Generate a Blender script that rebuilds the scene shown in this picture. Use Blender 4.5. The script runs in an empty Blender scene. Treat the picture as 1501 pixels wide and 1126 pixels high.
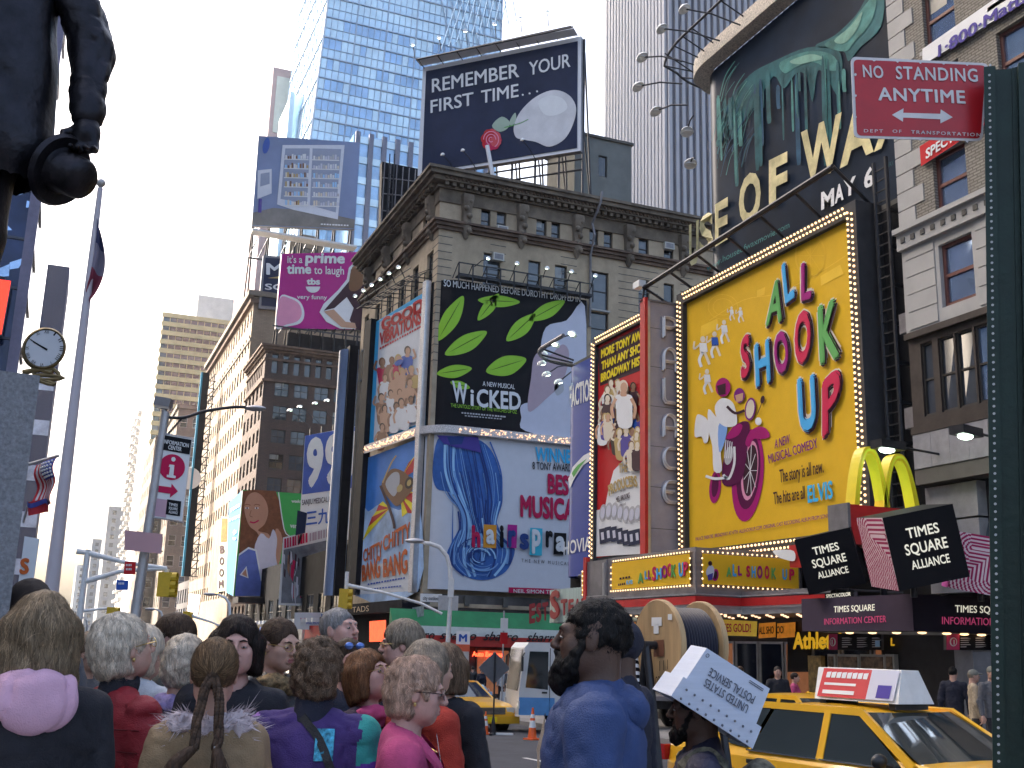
import bpy,bmesh,math,random
import numpy as np
from mathutils import Vector,Matrix,geometry
R=math.radians
V=Vector
random.seed(7)
rng=np.random.default_rng(7)
S=bpy.context.scene
COL=S.collection
F,PW,PH=1600.0,1501.0,1126.0
PITCH,YAW,ROLL=R(13.5),R(22.2),math.atan(.028)
CAM=V((0,0,1.75))
fwd=V((math.sin(YAW)*math.cos(PITCH),math.cos(YAW)*math.cos(PITCH),math.sin(PITCH)))
rt0=V((math.cos(YAW),-math.sin(YAW),0))
up0=rt0.cross(fwd)
rt=rt0*math.cos(ROLL)+up0*math.sin(ROLL)
up=up0*math.cos(ROLL)-rt0*math.sin(ROLL)
cd=bpy.data.cameras.new('camera')
cd.sensor_width=36;cd.lens=F/PW*36;cd.clip_start=.1;cd.clip_end=3000
cam=bpy.data.objects.new('camera',cd);COL.objects.link(cam)
cam.matrix_world=Matrix(((rt.x,up.x,-fwd.x,CAM.x),(rt.y,up.y,-fwd.y,CAM.y),(rt.z,up.z,-fwd.z,CAM.z),(0,0,0,1)))
S.camera=cam
SUN_EL,SUN_AZ=R(38),R(-40)
w=bpy.data.worlds.new("World");S.world=w;w.use_nodes=True
nt=w.node_tree
sky=nt.nodes.new('ShaderNodeTexSky');sky.sky_type='NISHITA';sky.sun_disc=False
sky.sun_elevation=SUN_EL;sky.sun_rotation=SUN_AZ;sky.air_density=1.0;sky.dust_density=9.0;sky.ozone_density=1.0
bg=nt.nodes['Background'];bg.inputs[1].default_value=.15
nt.links.new(sky.outputs[0],bg.inputs[0])
sl=bpy.data.lights.new('sun','SUN');sl.energy=2.2;sl.angle=R(.5);sl.color=(1,.96,.89)
so=bpy.data.objects.new('sun',sl);COL.objects.link(so)
sd=V((math.sin(SUN_AZ)*math.cos(SUN_EL),math.cos(SUN_AZ)*math.cos(SUN_EL),math.sin(SUN_EL)))
so.rotation_euler=(-sd).to_track_quat('-Z','Y').to_euler();so.location=(0,0,150)
S.view_settings.view_transform='Standard';S.view_settings.look='None'
S.view_settings.exposure=2.08;S.view_settings.gamma=1;S.view_settings.use_curve_mapping=False
S.cycles.max_bounces=6;S.cycles.diffuse_bounces=3;S.cycles.glossy_bounces=3;S.cycles.transmission_bounces=4
S.cycles.use_denoising=True
def ray(x,y):return fwd*F+rt*(x-PW/2)+up*(PH/2-y)
class Pl:
 """a plane in the place; at() gives the point of it that the photo shows at a pixel"""
 def __init__(s,p,n):
  s.p=V(p);s.n=V(n).normalized()
  if s.n.dot(CAM-s.p)<0:s.n=-s.n
 def at(s,x,y,off=0):
  d=ray(x,y)
  return CAM+d*((s.p-CAM).dot(s.n)/d.dot(s.n))+s.n*off
 def q(s,c,off=0):return[s.at(x,y,off)for x,y in c]
def PX(x):return Pl((x,0,0),(1,0,0))
def PY(y):return Pl((0,y,0),(0,1,0))
def PZ(z):return Pl((0,0,z),(0,0,1))
def dist(x,y,r):
 """the point seen at a pixel, r metres away horizontally"""
 d=ray(x,y);return CAM+d*(r/math.hypot(d.x,d.y))
def gz(y):return-.024*min(max(y-4,0),75)
MATS={}
def mat(name,col,rough=.6,metal=0,var=.12,vs=3.0,bump=0,bs=40,emit=0,spec=.5,coat=0,stretch=None,dirt=0):
 if name in MATS:return MATS[name]
 m=bpy.data.materials.new(name);m.use_nodes=True
 n=m.node_tree.nodes;L=m.node_tree.links;b=n['Principled BSDF']
 c=(col[0],col[1],col[2],1)
 b.inputs['Roughness'].default_value=rough;b.inputs['Metallic'].default_value=metal
 b.inputs['Specular IOR Level'].default_value=spec
 if coat:b.inputs['Coat Weight'].default_value=coat;b.inputs['Coat Roughness'].default_value=.06
 tc=n.new('ShaderNodeTexCoord');mp=n.new('ShaderNodeMapping');L.new(tc.outputs['Object'],mp.inputs[0])
 if stretch:mp.inputs['Scale'].default_value=stretch
 nz=n.new('ShaderNodeTexNoise');nz.inputs['Scale'].default_value=vs;nz.inputs['Detail'].default_value=6
 nz.inputs['Roughness'].default_value=.62
 L.new(mp.outputs[0],nz.inputs['Vector'])
 rp=n.new('ShaderNodeMapRange');rp.inputs[1].default_value=.3;rp.inputs[2].default_value=.7
 rp.inputs[3].default_value=1-var;rp.inputs[4].default_value=1+var
 L.new(nz.outputs['Fac'],rp.inputs[0])
 mx=n.new('ShaderNodeVectorMath');mx.operation='SCALE';mx.inputs[0].default_value=c[:3]
 L.new(rp.outputs[0],mx.inputs['Scale'])
 out=mx.outputs[0]
 if dirt:
  n2=n.new('ShaderNodeTexNoise');n2.inputs['Scale'].default_value=vs*.23;n2.inputs['Detail'].default_value=8
  mp2=n.new('ShaderNodeMapping');mp2.inputs['Scale'].default_value=(1,1,.25);L.new(tc.outputs['Object'],mp2.inputs[0]);L.new(mp2.outputs[0],n2.inputs['Vector'])
  r2=n.new('ShaderNodeMapRange');r2.inputs[1].default_value=.48;r2.inputs[2].default_value=.72;r2.inputs[3].default_value=1;r2.inputs[4].default_value=1-dirt
  L.new(n2.outputs['Fac'],r2.inputs[0])
  m2=n.new('ShaderNodeVectorMath');m2.operation='SCALE';L.new(out,m2.inputs[0]);L.new(r2.outputs[0],m2.inputs['Scale']);out=m2.outputs[0]
 L.new(out,b.inputs['Base Color'])
 if bump:
  nb=n.new('ShaderNodeTexNoise');nb.inputs['Scale'].default_value=bs;nb.inputs['Detail'].default_value=5
  L.new(mp.outputs[0],nb.inputs['Vector'])
  bp=n.new('ShaderNodeBump');bp.inputs['Strength'].default_value=bump;bp.inputs['Distance'].default_value=.02
  L.new(nb.outputs['Fac'],bp.inputs['Height']);L.new(bp.outputs[0],b.inputs['Normal'])
 if emit:
  b.inputs['Emission Color'].default_value=c;b.inputs['Emission Strength'].default_value=emit
 MATS[name]=m
 return m
def brickmat(name,c1,c2,cm,sx,sy,axis='XZ',rough=.85,bump=.4,mortar=.02,off=.5,dirt=.25):
 """courses laid in metres: brick width sx, height sy; axis = the two world axes of the wall"""
 if name in MATS:return MATS[name]
 m=bpy.data.materials.new(name);m.use_nodes=True
 n=m.node_tree.nodes;L=m.node_tree.links;b=n['Principled BSDF']
 b.inputs['Roughness'].default_value=rough
 g=n.new('ShaderNodeNewGeometry');sp=n.new('ShaderNodeSeparateXYZ');L.new(g.outputs['Position'],sp.inputs[0])
 ad=n.new('ShaderNodeMath');ad.operation='ADD';L.new(sp.outputs[0],ad.inputs[0]);L.new(sp.outputs[1],ad.inputs[1])
 cb=n.new('ShaderNodeCombineXYZ');L.new(ad.outputs[0],cb.inputs[0]);L.new(sp.outputs[2],cb.inputs[1])
 br=n.new('ShaderNodeTexBrick');br.inputs['Scale'].default_value=1;br.inputs['Brick Width'].default_value=sx
 br.inputs['Row Height'].default_value=sy;br.inputs['Mortar Size'].default_value=mortar;br.inputs['Mortar Smooth'].default_value=.3
 br.offset=off;br.inputs['Color1'].default_value=(*c1,1);br.inputs['Color2'].default_value=(*c2,1);br.inputs['Mortar'].default_value=(*cm,1)
 L.new(cb.outputs[0],br.inputs['Vector'])
 nz=n.new('ShaderNodeTexNoise');nz.inputs['Scale'].default_value=.35;nz.inputs['Detail'].default_value=9;nz.inputs['Roughness'].default_value=.7
 sc=n.new('ShaderNodeMapping');sc.inputs['Scale'].default_value=(1,1,.3);L.new(g.outputs['Position'],sc.inputs[0]);L.new(sc.outputs[0],nz.inputs['Vector'])
 rp=n.new('ShaderNodeMapRange');rp.inputs[1].default_value=.35;rp.inputs[2].default_value=.7;rp.inputs[3].default_value=1.1;rp.inputs[4].default_value=1-dirt
 L.new(nz.outputs['Fac'],rp.inputs[0])
 mx=n.new('ShaderNodeVectorMath');mx.operation='SCALE';L.new(br.outputs['Color'],mx.inputs[0]);L.new(rp.outputs[0],mx.inputs['Scale'])
 L.new(mx.outputs[0],b.inputs['Base Color'])
 bp=n.new('ShaderNodeBump');bp.inputs['Strength'].default_value=bump;bp.inputs['Distance'].default_value=.03;bp.invert=True
 L.new(br.outputs['Fac'],bp.inputs['Height']);L.new(bp.outputs[0],b.inputs['Normal'])
 MATS[name]=m
 return m
def tag(o,label=None,cat=None,group=None,kind=None):
 if label:o['label']=label
 if cat:o['category']=cat
 if group:o['group']=group
 if kind:o['kind']=kind
 return o
def thing(name,label,cat,loc=(0,0,0),rz=0,group=None):
 o=bpy.data.objects.new(name,None);o.empty_display_size=.3;COL.objects.link(o)
 o.location=loc;o.rotation_euler=(0,0,rz)
 return tag(o,label,cat,group)
def root_of(o):
 while o.parent is not None:o=o.parent
 return o
def dup(o,parent=None):
 c=o.copy();COL.objects.link(c)
 if parent is not None:c.parent=parent
 for ch in o.children:dup(ch,c)
 return c
def place(o,loc,rz=0,label=None,group=None):
 o.location=loc;o.rotation_euler=(0,0,rz)
 if label:o['label']=label
 if group:o['group']=group
 return o
class MB:
 """collects shapes, then links them as one mesh object"""
 def __init__(s):s.v=[];s.f=[];s.m=[]
 def add(s,vs,fs,m):
  b=len(s.v);s.v+=[tuple(p)for p in vs];s.f+=[tuple(i+b for i in f)for f in fs];s.m+=[m]*len(fs);return s
 def quad(s,a,b,c,d,m):return s.add([a,b,c,d],[(0,1,2,3)],m)
 def bx(s,x0,y0,z0,x1,y1,z1,m):
  return s.obox(V((x0,y0,z0)),V((x1-x0,0,0)),V((0,y1-y0,0)),V((0,0,z1-z0)),m)
 def obox(s,o,a,b,c,m):
  o=V(o);a=V(a);b=V(b);c=V(c)
  vs=[o,o+a,o+a+b,o+b,o+c,o+a+c,o+a+b+c,o+b+c]
  fs=[(0,3,2,1),(4,5,6,7),(0,1,5,4),(1,2,6,5),(2,3,7,6),(3,0,4,7)]
  if a.cross(b).dot(c)<0:fs=[f[::-1]for f in fs]
  return s.add(vs,fs,m)
 def cb(s,c,size,m,rz=0,ry=0,rx=0):
  M=Matrix.Rotation(rz,3,'Z')@Matrix.Rotation(ry,3,'Y')@Matrix.Rotation(rx,3,'X')
  a,b,d=M@V((size[0],0,0)),M@V((0,size[1],0)),M@V((0,0,size[2]))
  return s.obox(V(c)-(a+b+d)/2,a,b,d,m)
 def tube(s,pts,r,m,n=8,caps=True):
  pts=[V(p)for p in pts];k=len(pts)
  rs=list(r)if isinstance(r,(list,tuple))else[r]*k
  vs=[];fs=[];prev=None
  for i,p in enumerate(pts):
   t=((pts[min(i+1,k-1)]-pts[max(i-1,0)])or V((0,0,1))).normalized()
   if prev is None:
    a=t.cross(V((0,0,1))if abs(t.z)<.9 else V((1,0,0))).normalized()
   else:
    a=(prev-t*prev.dot(t)).normalized()
   prev=a;bb=t.cross(a)
   for j in range(n):
    an=2*math.pi*j/n;vs.append(p+a*(rs[i]*math.cos(an))+bb*(rs[i]*math.sin(an)))
  for i in range(k-1):
   for j in range(n):
    fs.append((i*n+j,i*n+(j+1)%n,(i+1)*n+(j+1)%n,(i+1)*n+j))
  if caps:fs.append(tuple(range(n))[::-1]);fs.append(tuple((k-1)*n+j for j in range(n)))
  return s.add(vs,fs,m)
 def lathe(s,prof,c,m,n=24,axis='Z',M=None):
  vs=[];fs=[];c=V(c)
  for r,z in prof:
   for j in range(n):
    an=2*math.pi*j/n;p=V((r*math.cos(an),r*math.sin(an),z))
    if axis=='X':p=V((p.z,p.x,p.y))
    if axis=='Y':p=V((p.y,p.z,p.x))
    if M is not None:p=M@p
    vs.append(c+p)
  k=len(prof)
  for i in range(k-1):
   for j in range(n):fs.append((i*n+j,i*n+(j+1)%n,(i+1)*n+(j+1)%n,(i+1)*n+j))
  fs.append(tuple(range(n))[::-1]);fs.append(tuple((k-1)*n+j for j in range(n)))
  return s.add(vs,fs,m)
 def ell(s,c,r,m,nu=14,nv=8,M=None):
  pr=[];c=V(c);vs=[];fs=[]
  for i in range(nv+1):
   a=math.pi*i/nv
   for j in range(nu):
    b=2*math.pi*j/nu;p=V((r[0]*math.sin(a)*math.cos(b),r[1]*math.sin(a)*math.sin(b),-r[2]*math.cos(a)))
    vs.append(c+(M@p if M is not None else p))
  for i in range(nv):
   for j in range(nu):fs.append((i*nu+j,i*nu+(j+1)%nu,(i+1)*nu+(j+1)%nu,(i+1)*nu+j))
  return s.add(vs,fs,m)
 def prism(s,pts,ext,m,mside=None):
  """a flat outline pushed along ext"""
  pts=[V(p)for p in pts];ext=V(ext);n=len(pts)
  tri=geometry.tessellate_polygon([pts])
  s.add(pts,tri,m);s.add([p+ext for p in pts],[t[::-1]for t in tri],m)
  return s.add(pts+[p+ext for p in pts],[(i,(i+1)%n,n+(i+1)%n,n+i)for i in range(n)],mside or m)
 def poly(s,pts,m):
  pts=[V(p)for p in pts]
  return s.add(pts,geometry.tessellate_polygon([pts]),m)
 def grid(s,rows,m,closed=False):
  """rows of points skinned into a sheet"""
  n=len(rows[0]);vs=[p for r_ in rows for p in r_];fs=[]
  for i in range(len(rows)-1):
   for j in range(n if closed else n-1):
    fs.append((i*n+j,i*n+(j+1)%n,(i+1)*n+(j+1)%n,(i+1)*n+j))
  return s.add(vs,fs,m)
 def build(s,name,parent=None,smooth=False,ang=40,local=False):
  me=bpy.data.meshes.new(name)
  vs=s.v
  if parent is not None and not local:
   inv=root_of(parent).matrix_basis.inverted()
   vs=[inv@V(p)for p in s.v]
  me.from_pydata([tuple(p)for p in vs],[],s.f)
  ms=[]
  for m in s.m:
   if m not in ms:ms.append(m)
  for m in ms:me.materials.append(m)
  me.polygons.foreach_set('material_index',[ms.index(m)for m in s.m])
  me.update()
  if smooth:
   me.polygons.foreach_set('use_smooth',[True]*len(me.polygons))
   if ang<180:me.set_sharp_from_angle(angle=R(ang))
  if name in PRINTS and parent is not None:
   pan=next((c for c in parent.children if stem(c.name)=='panel'),None)
   if pan is not None:
    base=list(pan.data.materials);mp=[]
    for m in ms:
     if m not in base:pan.data.materials.append(m);base.append(m)
     mp.append(base.index(m))
    me.polygons.foreach_set('material_index',[mp[ms.index(m)]for m in s.m])
    b_=bmesh.new();b_.from_mesh(pan.data);b_.from_mesh(me);b_.to_mesh(pan.data);b_.free();bpy.data.meshes.remove(me)
    return pan
  o=bpy.data.objects.new(name,me);COL.objects.link(o)
  if parent is not None:o.parent=parent
  return o
PRINTS=('artwork','lettering','photo_print','picture')
def stem(n):return n.split('.')[0]
def sp(pts,n=6,closed=True):
 """a smooth curve through the points"""
 out=[];k=len(pts);P=[V(p)for p in pts]
 for i in range(k if closed else k-1):
  g=(lambda j:P[j%k])if closed else(lambda j:P[min(max(j,0),k-1)])
  a,b,c,d=g(i-1),g(i),g(i+1),g(i+2)
  for t in range(n):
   t=t/n
   out.append(.5*((2*b)+(c-a)*t+(2*a-5*b+4*c-d)*t*t+(3*b-a-3*c+d)*t**3))
 if not closed:out.append(P[-1])
 return[tuple(p)for p in out]
_tc={}
def glyphs(s,bold=0.0,shear=0.0,space=1.0):
 k=(s,bold,shear,space)
 if k not in _tc:
  cu=bpy.data.curves.new('t','FONT');cu.body=s;cu.size=1;cu.offset=bold;cu.shear=shear;cu.space_character=space;cu.resolution_u=3
  o=bpy.data.objects.new('t',cu)
  me=bpy.data.meshes.new_from_object(o)
  vs=np.array([tuple(v.co)[:2]for v in me.vertices]).reshape(-1,2);fs=[tuple(p.vertices)for p in me.polygons]
  bpy.data.objects.remove(o);bpy.data.curves.remove(cu);bpy.data.meshes.remove(me)
  _tc[k]=(vs,fs)
 return _tc[k]
def text(mb,s,BL,BR,TL,m,bold=.0,shear=0,space=1.0,base0=True,arc=0,wave=None):
 """letters whose box is spanned by three points: left and right end of the foot line, top left; bold = overprinted copies"""
 vs,fs=glyphs(s,0,shear,space)
 if len(vs)==0:return
 x0,x1=vs[:,0].min()-bold,vs[:,0].max()+bold;y0=(0 if base0 else vs[:,1].min())-bold;y1=vs[:,1].max()+bold
 BL,BR,TL=V(BL),V(BR),V(TL);U,T=BR-BL,TL-BL;n=U.cross(T).normalized()
 if n.dot(CAM-BL)<0:n=-n
 eps=max(.0004,min(.003,T.length*.004))if(BL-CAM).length>8 else .0002
 ring=[(0,0)]
 if bold:ring+=[(bold*math.cos(k*math.pi/4),bold*math.sin(k*math.pi/4))for k in range(8)]
 if bold>.045:ring+=[(bold*.5*math.cos(k*math.pi/2),bold*.5*math.sin(k*math.pi/2))for k in range(4)]
 for k,(du,dv)in enumerate(ring):
  out=[]
  for a,b in vs:
   u=(a+du-x0)/(x1-x0);v=(b+dv-y0)/(y1-y0)
   h=wave(u)if wave else 1.0
   out.append(BL+U*u+T*(v*h+arc*(1-(2*u-1)**2))+n*(eps*k))
  mb.add(out,fs,m)
def ptext(mb,pl,s,bl,br,tl,m,off=.02,**k):
 """the same on a plane, the three points read off the photo"""
 text(mb,s,pl.at(*bl,off),pl.at(*br,off),pl.at(*tl,off),m,**k)
def ppoly(mb,pl,pts,m,off=.01,smooth=0):
 if smooth:pts=[(p[0],p[1])for p in sp([(x,y,0)for x,y in pts],smooth)]
 mb.poly([pl.at(x,y,off)for x,y in pts],m)
def pline(mb,pl,pts,wpx,m,off=.012,smooth=4):
 """a drawn stroke of a width in pixels"""
 P=[V((x,y,0))for x,y in(sp([(x,y,0)for x,y in pts],smooth,False)if smooth else[(x,y,0)for x,y in pts])]if not smooth else[V(p)for p in sp([(x,y,0)for x,y in pts],smooth,False)]
 rows=[]
 for i,p in enumerate(P):
  t=(P[min(i+1,len(P)-1)]-P[max(i-1,0)]).normalized();n=V((-t.y,t.x,0))*wpx/2
  rows.append([pl.at(p.x+n.x,p.y+n.y,off),pl.at(p.x-n.x,p.y-n.y,off)])
 mb.grid(rows,m)
def ellpts(cx,cy,rx,ry,rot=0,n=24,a0=0,a1=360):
 o=[]
 for i in range(n+(a1-a0<360)):
  a=R(a0+(a1-a0)*i/n);x,y=rx*math.cos(a),ry*math.sin(a)
  o.append((cx+x*math.cos(rot)-y*math.sin(rot),cy+x*math.sin(rot)+y*math.cos(rot)))
 return o
_bm={}
def bulbparts(root,pts,r,m,name='bulb'):
 """countable little lamps: the hundred nearest are parts of their own, the rest one part"""
 pts=sorted((V(p)for p in pts),key=lambda p:(p-CAM).length);k=(r,m.name)
 if k not in _bm:o=MB().ell((0,0,0),(r,r,r),m,6,4).build(name);_bm[k]=o.data;bpy.data.objects.remove(o)
 off=root_of(root).matrix_basis.inverted()
 for p in pts[:100]:o=bpy.data.objects.new(name,_bm[k]);COL.objects.link(o);o.parent=root;o.location=off@p
 if len(pts)>100:
  mb=MB();[mb.ell(p,(r,r,r),m,6,4)for p in pts[100:]];tag(mb.build(name+'s',root),kind='stuff')
def figure(mb,pl,x,y,h,skin,hair,clothes,off,lean=0,arm=None):
 """a printed person: x, y = middle of the shoulders, h = height of head and trunk in pixels"""
 hd=h*.16;f=lambda p,m,o:ppoly(mb,pl,[(x+a*h+lean*(b)*h,y+b*h)for a,b in p],m,off+o,3)
 f([(-.2,.04),(-.08,-.02),(.08,-.02),(.2,.04),(.19,.35),(.15,.75),(-.15,.75),(-.19,.35)],clothes,0)
 f([(-.05,-.1),(.05,-.1),(.07,.02),(-.07,.02)],skin,.002)
 ppoly(mb,pl,ellpts(x-lean*.15*h,y-.2*h,hd*.72,hd,0,12),hair,off+.001);ppoly(mb,pl,ellpts(x-lean*.15*h+hd*.1,y-.18*h,hd*.52,hd*.78,0,12),skin,off+.004)
 for s in(-1,1):
  up=arm and random.random()<arm;pline(mb,pl,[(x+s*.18*h,y+.08*h),(x+s*.28*h,y+(.0 if up else .3)*h),(x+s*(.2 if up else .24)*h,y+(-.25 if up else .55)*h)],h*.075,skin,off+.003)
asphalt=mat('asphalt',(.036,.039,.052),.85,var=.3,vs=1.2,bump=.5,bs=60,dirt=.25)
paving=brickmat('paving',(.23,.22,.21),(.27,.26,.25),(.12,.12,.12),1.5,1.5,rough=.8,bump=.2,off=0)
curbm=mat('curb_stone',(.26,.25,.24),.8,var=.2,vs=4,bump=.3)
whiteline=mat('road_paint',(.6,.6,.58),.7,var=.35,vs=6)
limestone=mat('limestone',(.43,.34,.235),.85,var=.16,vs=1.5,bump=.35,bs=14,dirt=.3)
limelight=mat('pale_stone',(.37,.365,.355),.8,var=.1,vs=1.2,bump=.2,bs=10,dirt=.2)
groove=mat('stone_groove',(.1,.095,.085),.9)
cornicem=mat('weathered_cornice',(.17,.135,.1),.9,var=.4,vs=1.1,bump=.6,bs=9,dirt=.5)
rustm=mat('brown_sandstone',(.15,.1,.072),.9,var=.35,vs=1.4,bump=.5,bs=9,dirt=.4)
brownbrick=brickmat('brown_brick',(.105,.07,.055),(.085,.058,.048),(.06,.045,.04),.5,.16,bump=.3)
tanbrick=brickmat('tan_brick',(.36,.28,.2),(.3,.235,.17),(.23,.19,.15),.6,.2,bump=.3)
tanbrick2=brickmat('drab_brick',(.24,.2,.155),(.2,.17,.135),(.16,.14,.12),.6,.2,bump=.3)
buffbrick=brickmat('buff_brick',(.27,.25,.215),(.22,.2,.175),(.13,.12,.1),.24,.08,bump=.35)
greybrick=mat('grey_render',(.3,.3,.3),.85,var=.15,vs=.6,bump=.3,bs=4,dirt=.25)
palestucco=mat('pale_concrete',(.52,.5,.47),.85,var=.1,vs=.4,bump=.2,bs=3,dirt=.2)
yellowband=mat('cream_spandrel',(.62,.52,.27),.7,var=.12,vs=.5,dirt=.2)
darkmetal=mat('dark_metal',(.035,.035,.04),.45,metal=.6,var=.25,vs=5,bump=.15)
blackpaint=mat('black_panel',(.012,.012,.016),.6,var=.3,vs=2,spec=.15)
greymetal=mat('grey_metal',(.2,.19,.2),.45,metal=.3,var=.2,vs=2.5,bump=.15,dirt=.2)
silver=mat('silver_trim',(.55,.55,.56),.3,metal=.7,var=.12,vs=4)
whitemetal=mat('white_metal',(.7,.7,.69),.45,var=.1,vs=5,dirt=.15)
greypole=mat('galvanised_steel',(.42,.41,.42),.45,metal=.5,var=.14,vs=5,dirt=.1)
redpaint=mat('red_enamel',(.5,.022,.022),.35,var=.12,vs=4,dirt=.15)
bulb=mat('lit_bulb',(1,.62,.3),.4,emit=.62,var=0)
lamphead=mat('lamp_reflector',(.8,.8,.78),.35,var=.05)
lampglow=mat('lamp_lens',(.75,1,.78),.3,emit=4,var=0)
def glassm(name,col,rough=.06,var=.3,vs=.7,spec=.9):
 return mat(name,col,rough,var=var,vs=vs,spec=spec,bump=.02,bs=.8)
gdark=glassm('window_glass_dark',(.012,.014,.018));gmid=glassm('window_glass_mid',(.05,.06,.075));gblind=glassm('window_glass_blind',(.2,.2,.19),.15)
gsky=glassm('window_glass_blue',(.3,.42,.62),.03)  # blue sky reflection put into the glass colour
gsky.node_tree.nodes['Principled BSDF'].inputs['Metallic'].default_value=.75
for _g in(gdark,gmid):_g.node_tree.nodes['Principled BSDF'].inputs['Metallic'].default_value=.0
winframe=mat('window_frame_dark',(.03,.025,.022),.5,var=.1)
winframe_red=mat('window_frame_brown',(.13,.045,.035),.5,var=.15)
winframe_lt=mat('window_frame_pale',(.5,.48,.43),.6,var=.1)
def sheet(name,x0,x1,y0,y1,dz,m,kind='structure',step=4,parent=None):
 ys=list(np.arange(y0,y1,step))+[y1]
 mb=MB()
 mb.grid([[V((x0,y,gz(y)+dz)),V((x1,y,gz(y)+dz))]for y in ys],m)
 o=mb.build(name,parent);tag(o,kind=kind);return o
mb=MB();ys=[-120,-40,4,20,40,60,79,150,400,1500]
mb.grid([[V((x,y,gz(y)))for x in(-500,-60,-20,0,20,60,500)]for y in ys],asphalt)
tag(mb.build('road'),kind='structure')
def pavement(x0,x1,y0,y1):
 mb=MB();ys=sorted(set(list(np.arange(y0,y1,5))+[y1]))
 mb.grid([[V((x0,y,gz(y)+.13)),V((x1,y,gz(y)+.13))]for y in ys],paving)
 e=.16
 for xa,xb in((x0-e,x0),(x1,x1+e)):
  mb.grid([[V((xa,y,gz(y)-.02)),V((xa,y,gz(y)+.126)),V((xb,y,gz(y)+.126)),V((xb,y,gz(y)-.02))]for y in ys],curbm)
 for ya,yb in((y0-e,y0),(y1,y1+e)):
  g=gz((ya+yb)/2);mb.bx(x0-e,ya,g-.3,x1+e,yb,g+.125,curbm)
 tag(mb.build('pavement'),kind='structure')
pavement(14.6,70,-20,45.6);pavement(14.6,70,60.4,128);pavement(14.6,70,143,300);pavement(-26,5.2,-20,13.5);pavement(-30,-3,70,130);pavement(14.6,70,315,560)
mb=MB()
def roadline(x0,x1,y0,y1):
 ys=list(np.arange(y0,y1,2))+[y1]
 mb.grid([[V((x0,y,gz(y)+.005)),V((x1,y,gz(y)+.005))]for y in ys],whiteline)
for i in range(9):roadline(1+i*1.5,1.6+i*1.5,43.2,46.2)
for y in range(18,42,8):roadline(9.0,9.12,y,y+3)
roadline(-2,14,41.2,41.6);roadline(-2,14.4,58.8,59.1);roadline(-2,14.4,55.4,55.7)
for y in range(62,180,9):roadline(9.0,9.12,y,y+3);roadline(4,4.12,y,y+3)
tag(mb.build('road_markings'),kind='structure')
_wm={}
def winmesh(w_,h_,style,variant):
 """one window: frame, meeting rail and glass, hinged on its lower left corner, outside towards -Y"""
 k=(round(w_,2),round(h_,2),style,variant)
 if k in _wm:return _wm[k]
 fr,gl,t=WST[style]
 g=gl[variant%len(gl)]
 mb=MB();d=.06
 mb.bx(0,-d,0,t,d,h_,fr).bx(w_-t,-d,0,w_,d,h_,fr).bx(t,-d,0,w_-t,d,t*1.3,fr).bx(t,-d,h_-t,w_-t,d,h_,fr)
 if style!='plain':
  mb.bx(t,-d*.8,h_*.5-t/2,w_-t,d*.8,h_*.5+t/2,fr)
 if style in('wide','triple'):mb.bx(w_/2-t/2,-d*.7,t*1.3,w_/2+t/2,d*.7,h_-t,fr)
 gb=MB();gb.quad((t,0,t),(w_-t,0,t),(w_-t,0.012*((variant%3)-1),h_-t),(t,0,h_-t),g)
 if variant%4==3 and style!='plain':
  hh=h_*(.35+.1*(variant%3));gb.quad((t,-.008,h_-hh),(w_-t,-.008,h_-hh),(w_-t,-.008,h_-t),(t,-.008,h_-t),gblind)
 _wm[k]=(mb,gb);return _wm[k]
WST={'sash':(winframe,[gdark,gmid,gdark,gdark,gmid],.07),'pale':(winframe_lt,[gdark,gmid,gdark],.07),'red':(winframe_red,[gsky,gsky],.09),'plain':(winframe,[gmid,gdark],.06),'wide':(winframe,[gdark,gmid,gmid],.07),'sky':(winframe,[gsky,gmid,gsky,gdark],.05)}
_wo={}
def window(root,p,ang,w_,h_,style,pane=True):
 v=random.randrange(6)
 k=(round(w_,2),round(h_,2),style,v,pane)
 loc=root.matrix_basis.inverted()@V(p)
 if k in _wo:
  a,b=_wo[k];o=bpy.data.objects.new('window',a);COL.objects.link(o)
  if b:q=bpy.data.objects.new('pane',b);COL.objects.link(q);q.parent=o
 else:
  f,g=winmesh(w_,h_,style,v)
  if pane:
   o=f.build('window');q=g.build('pane');q.parent=o;_wo[k]=(o.data,q.data)
  else:
   mb=MB();mb.add(f.v,f.f,None);mb.m[-len(f.f):]=f.m;mb.add(g.v,g.f,None);mb.m[-len(g.f):]=g.m
   o=mb.build('window');_wo[k]=(o.data,None)
 o.parent=root;o.location=loc;o.rotation_euler=(0,0,ang)
 return o
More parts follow.
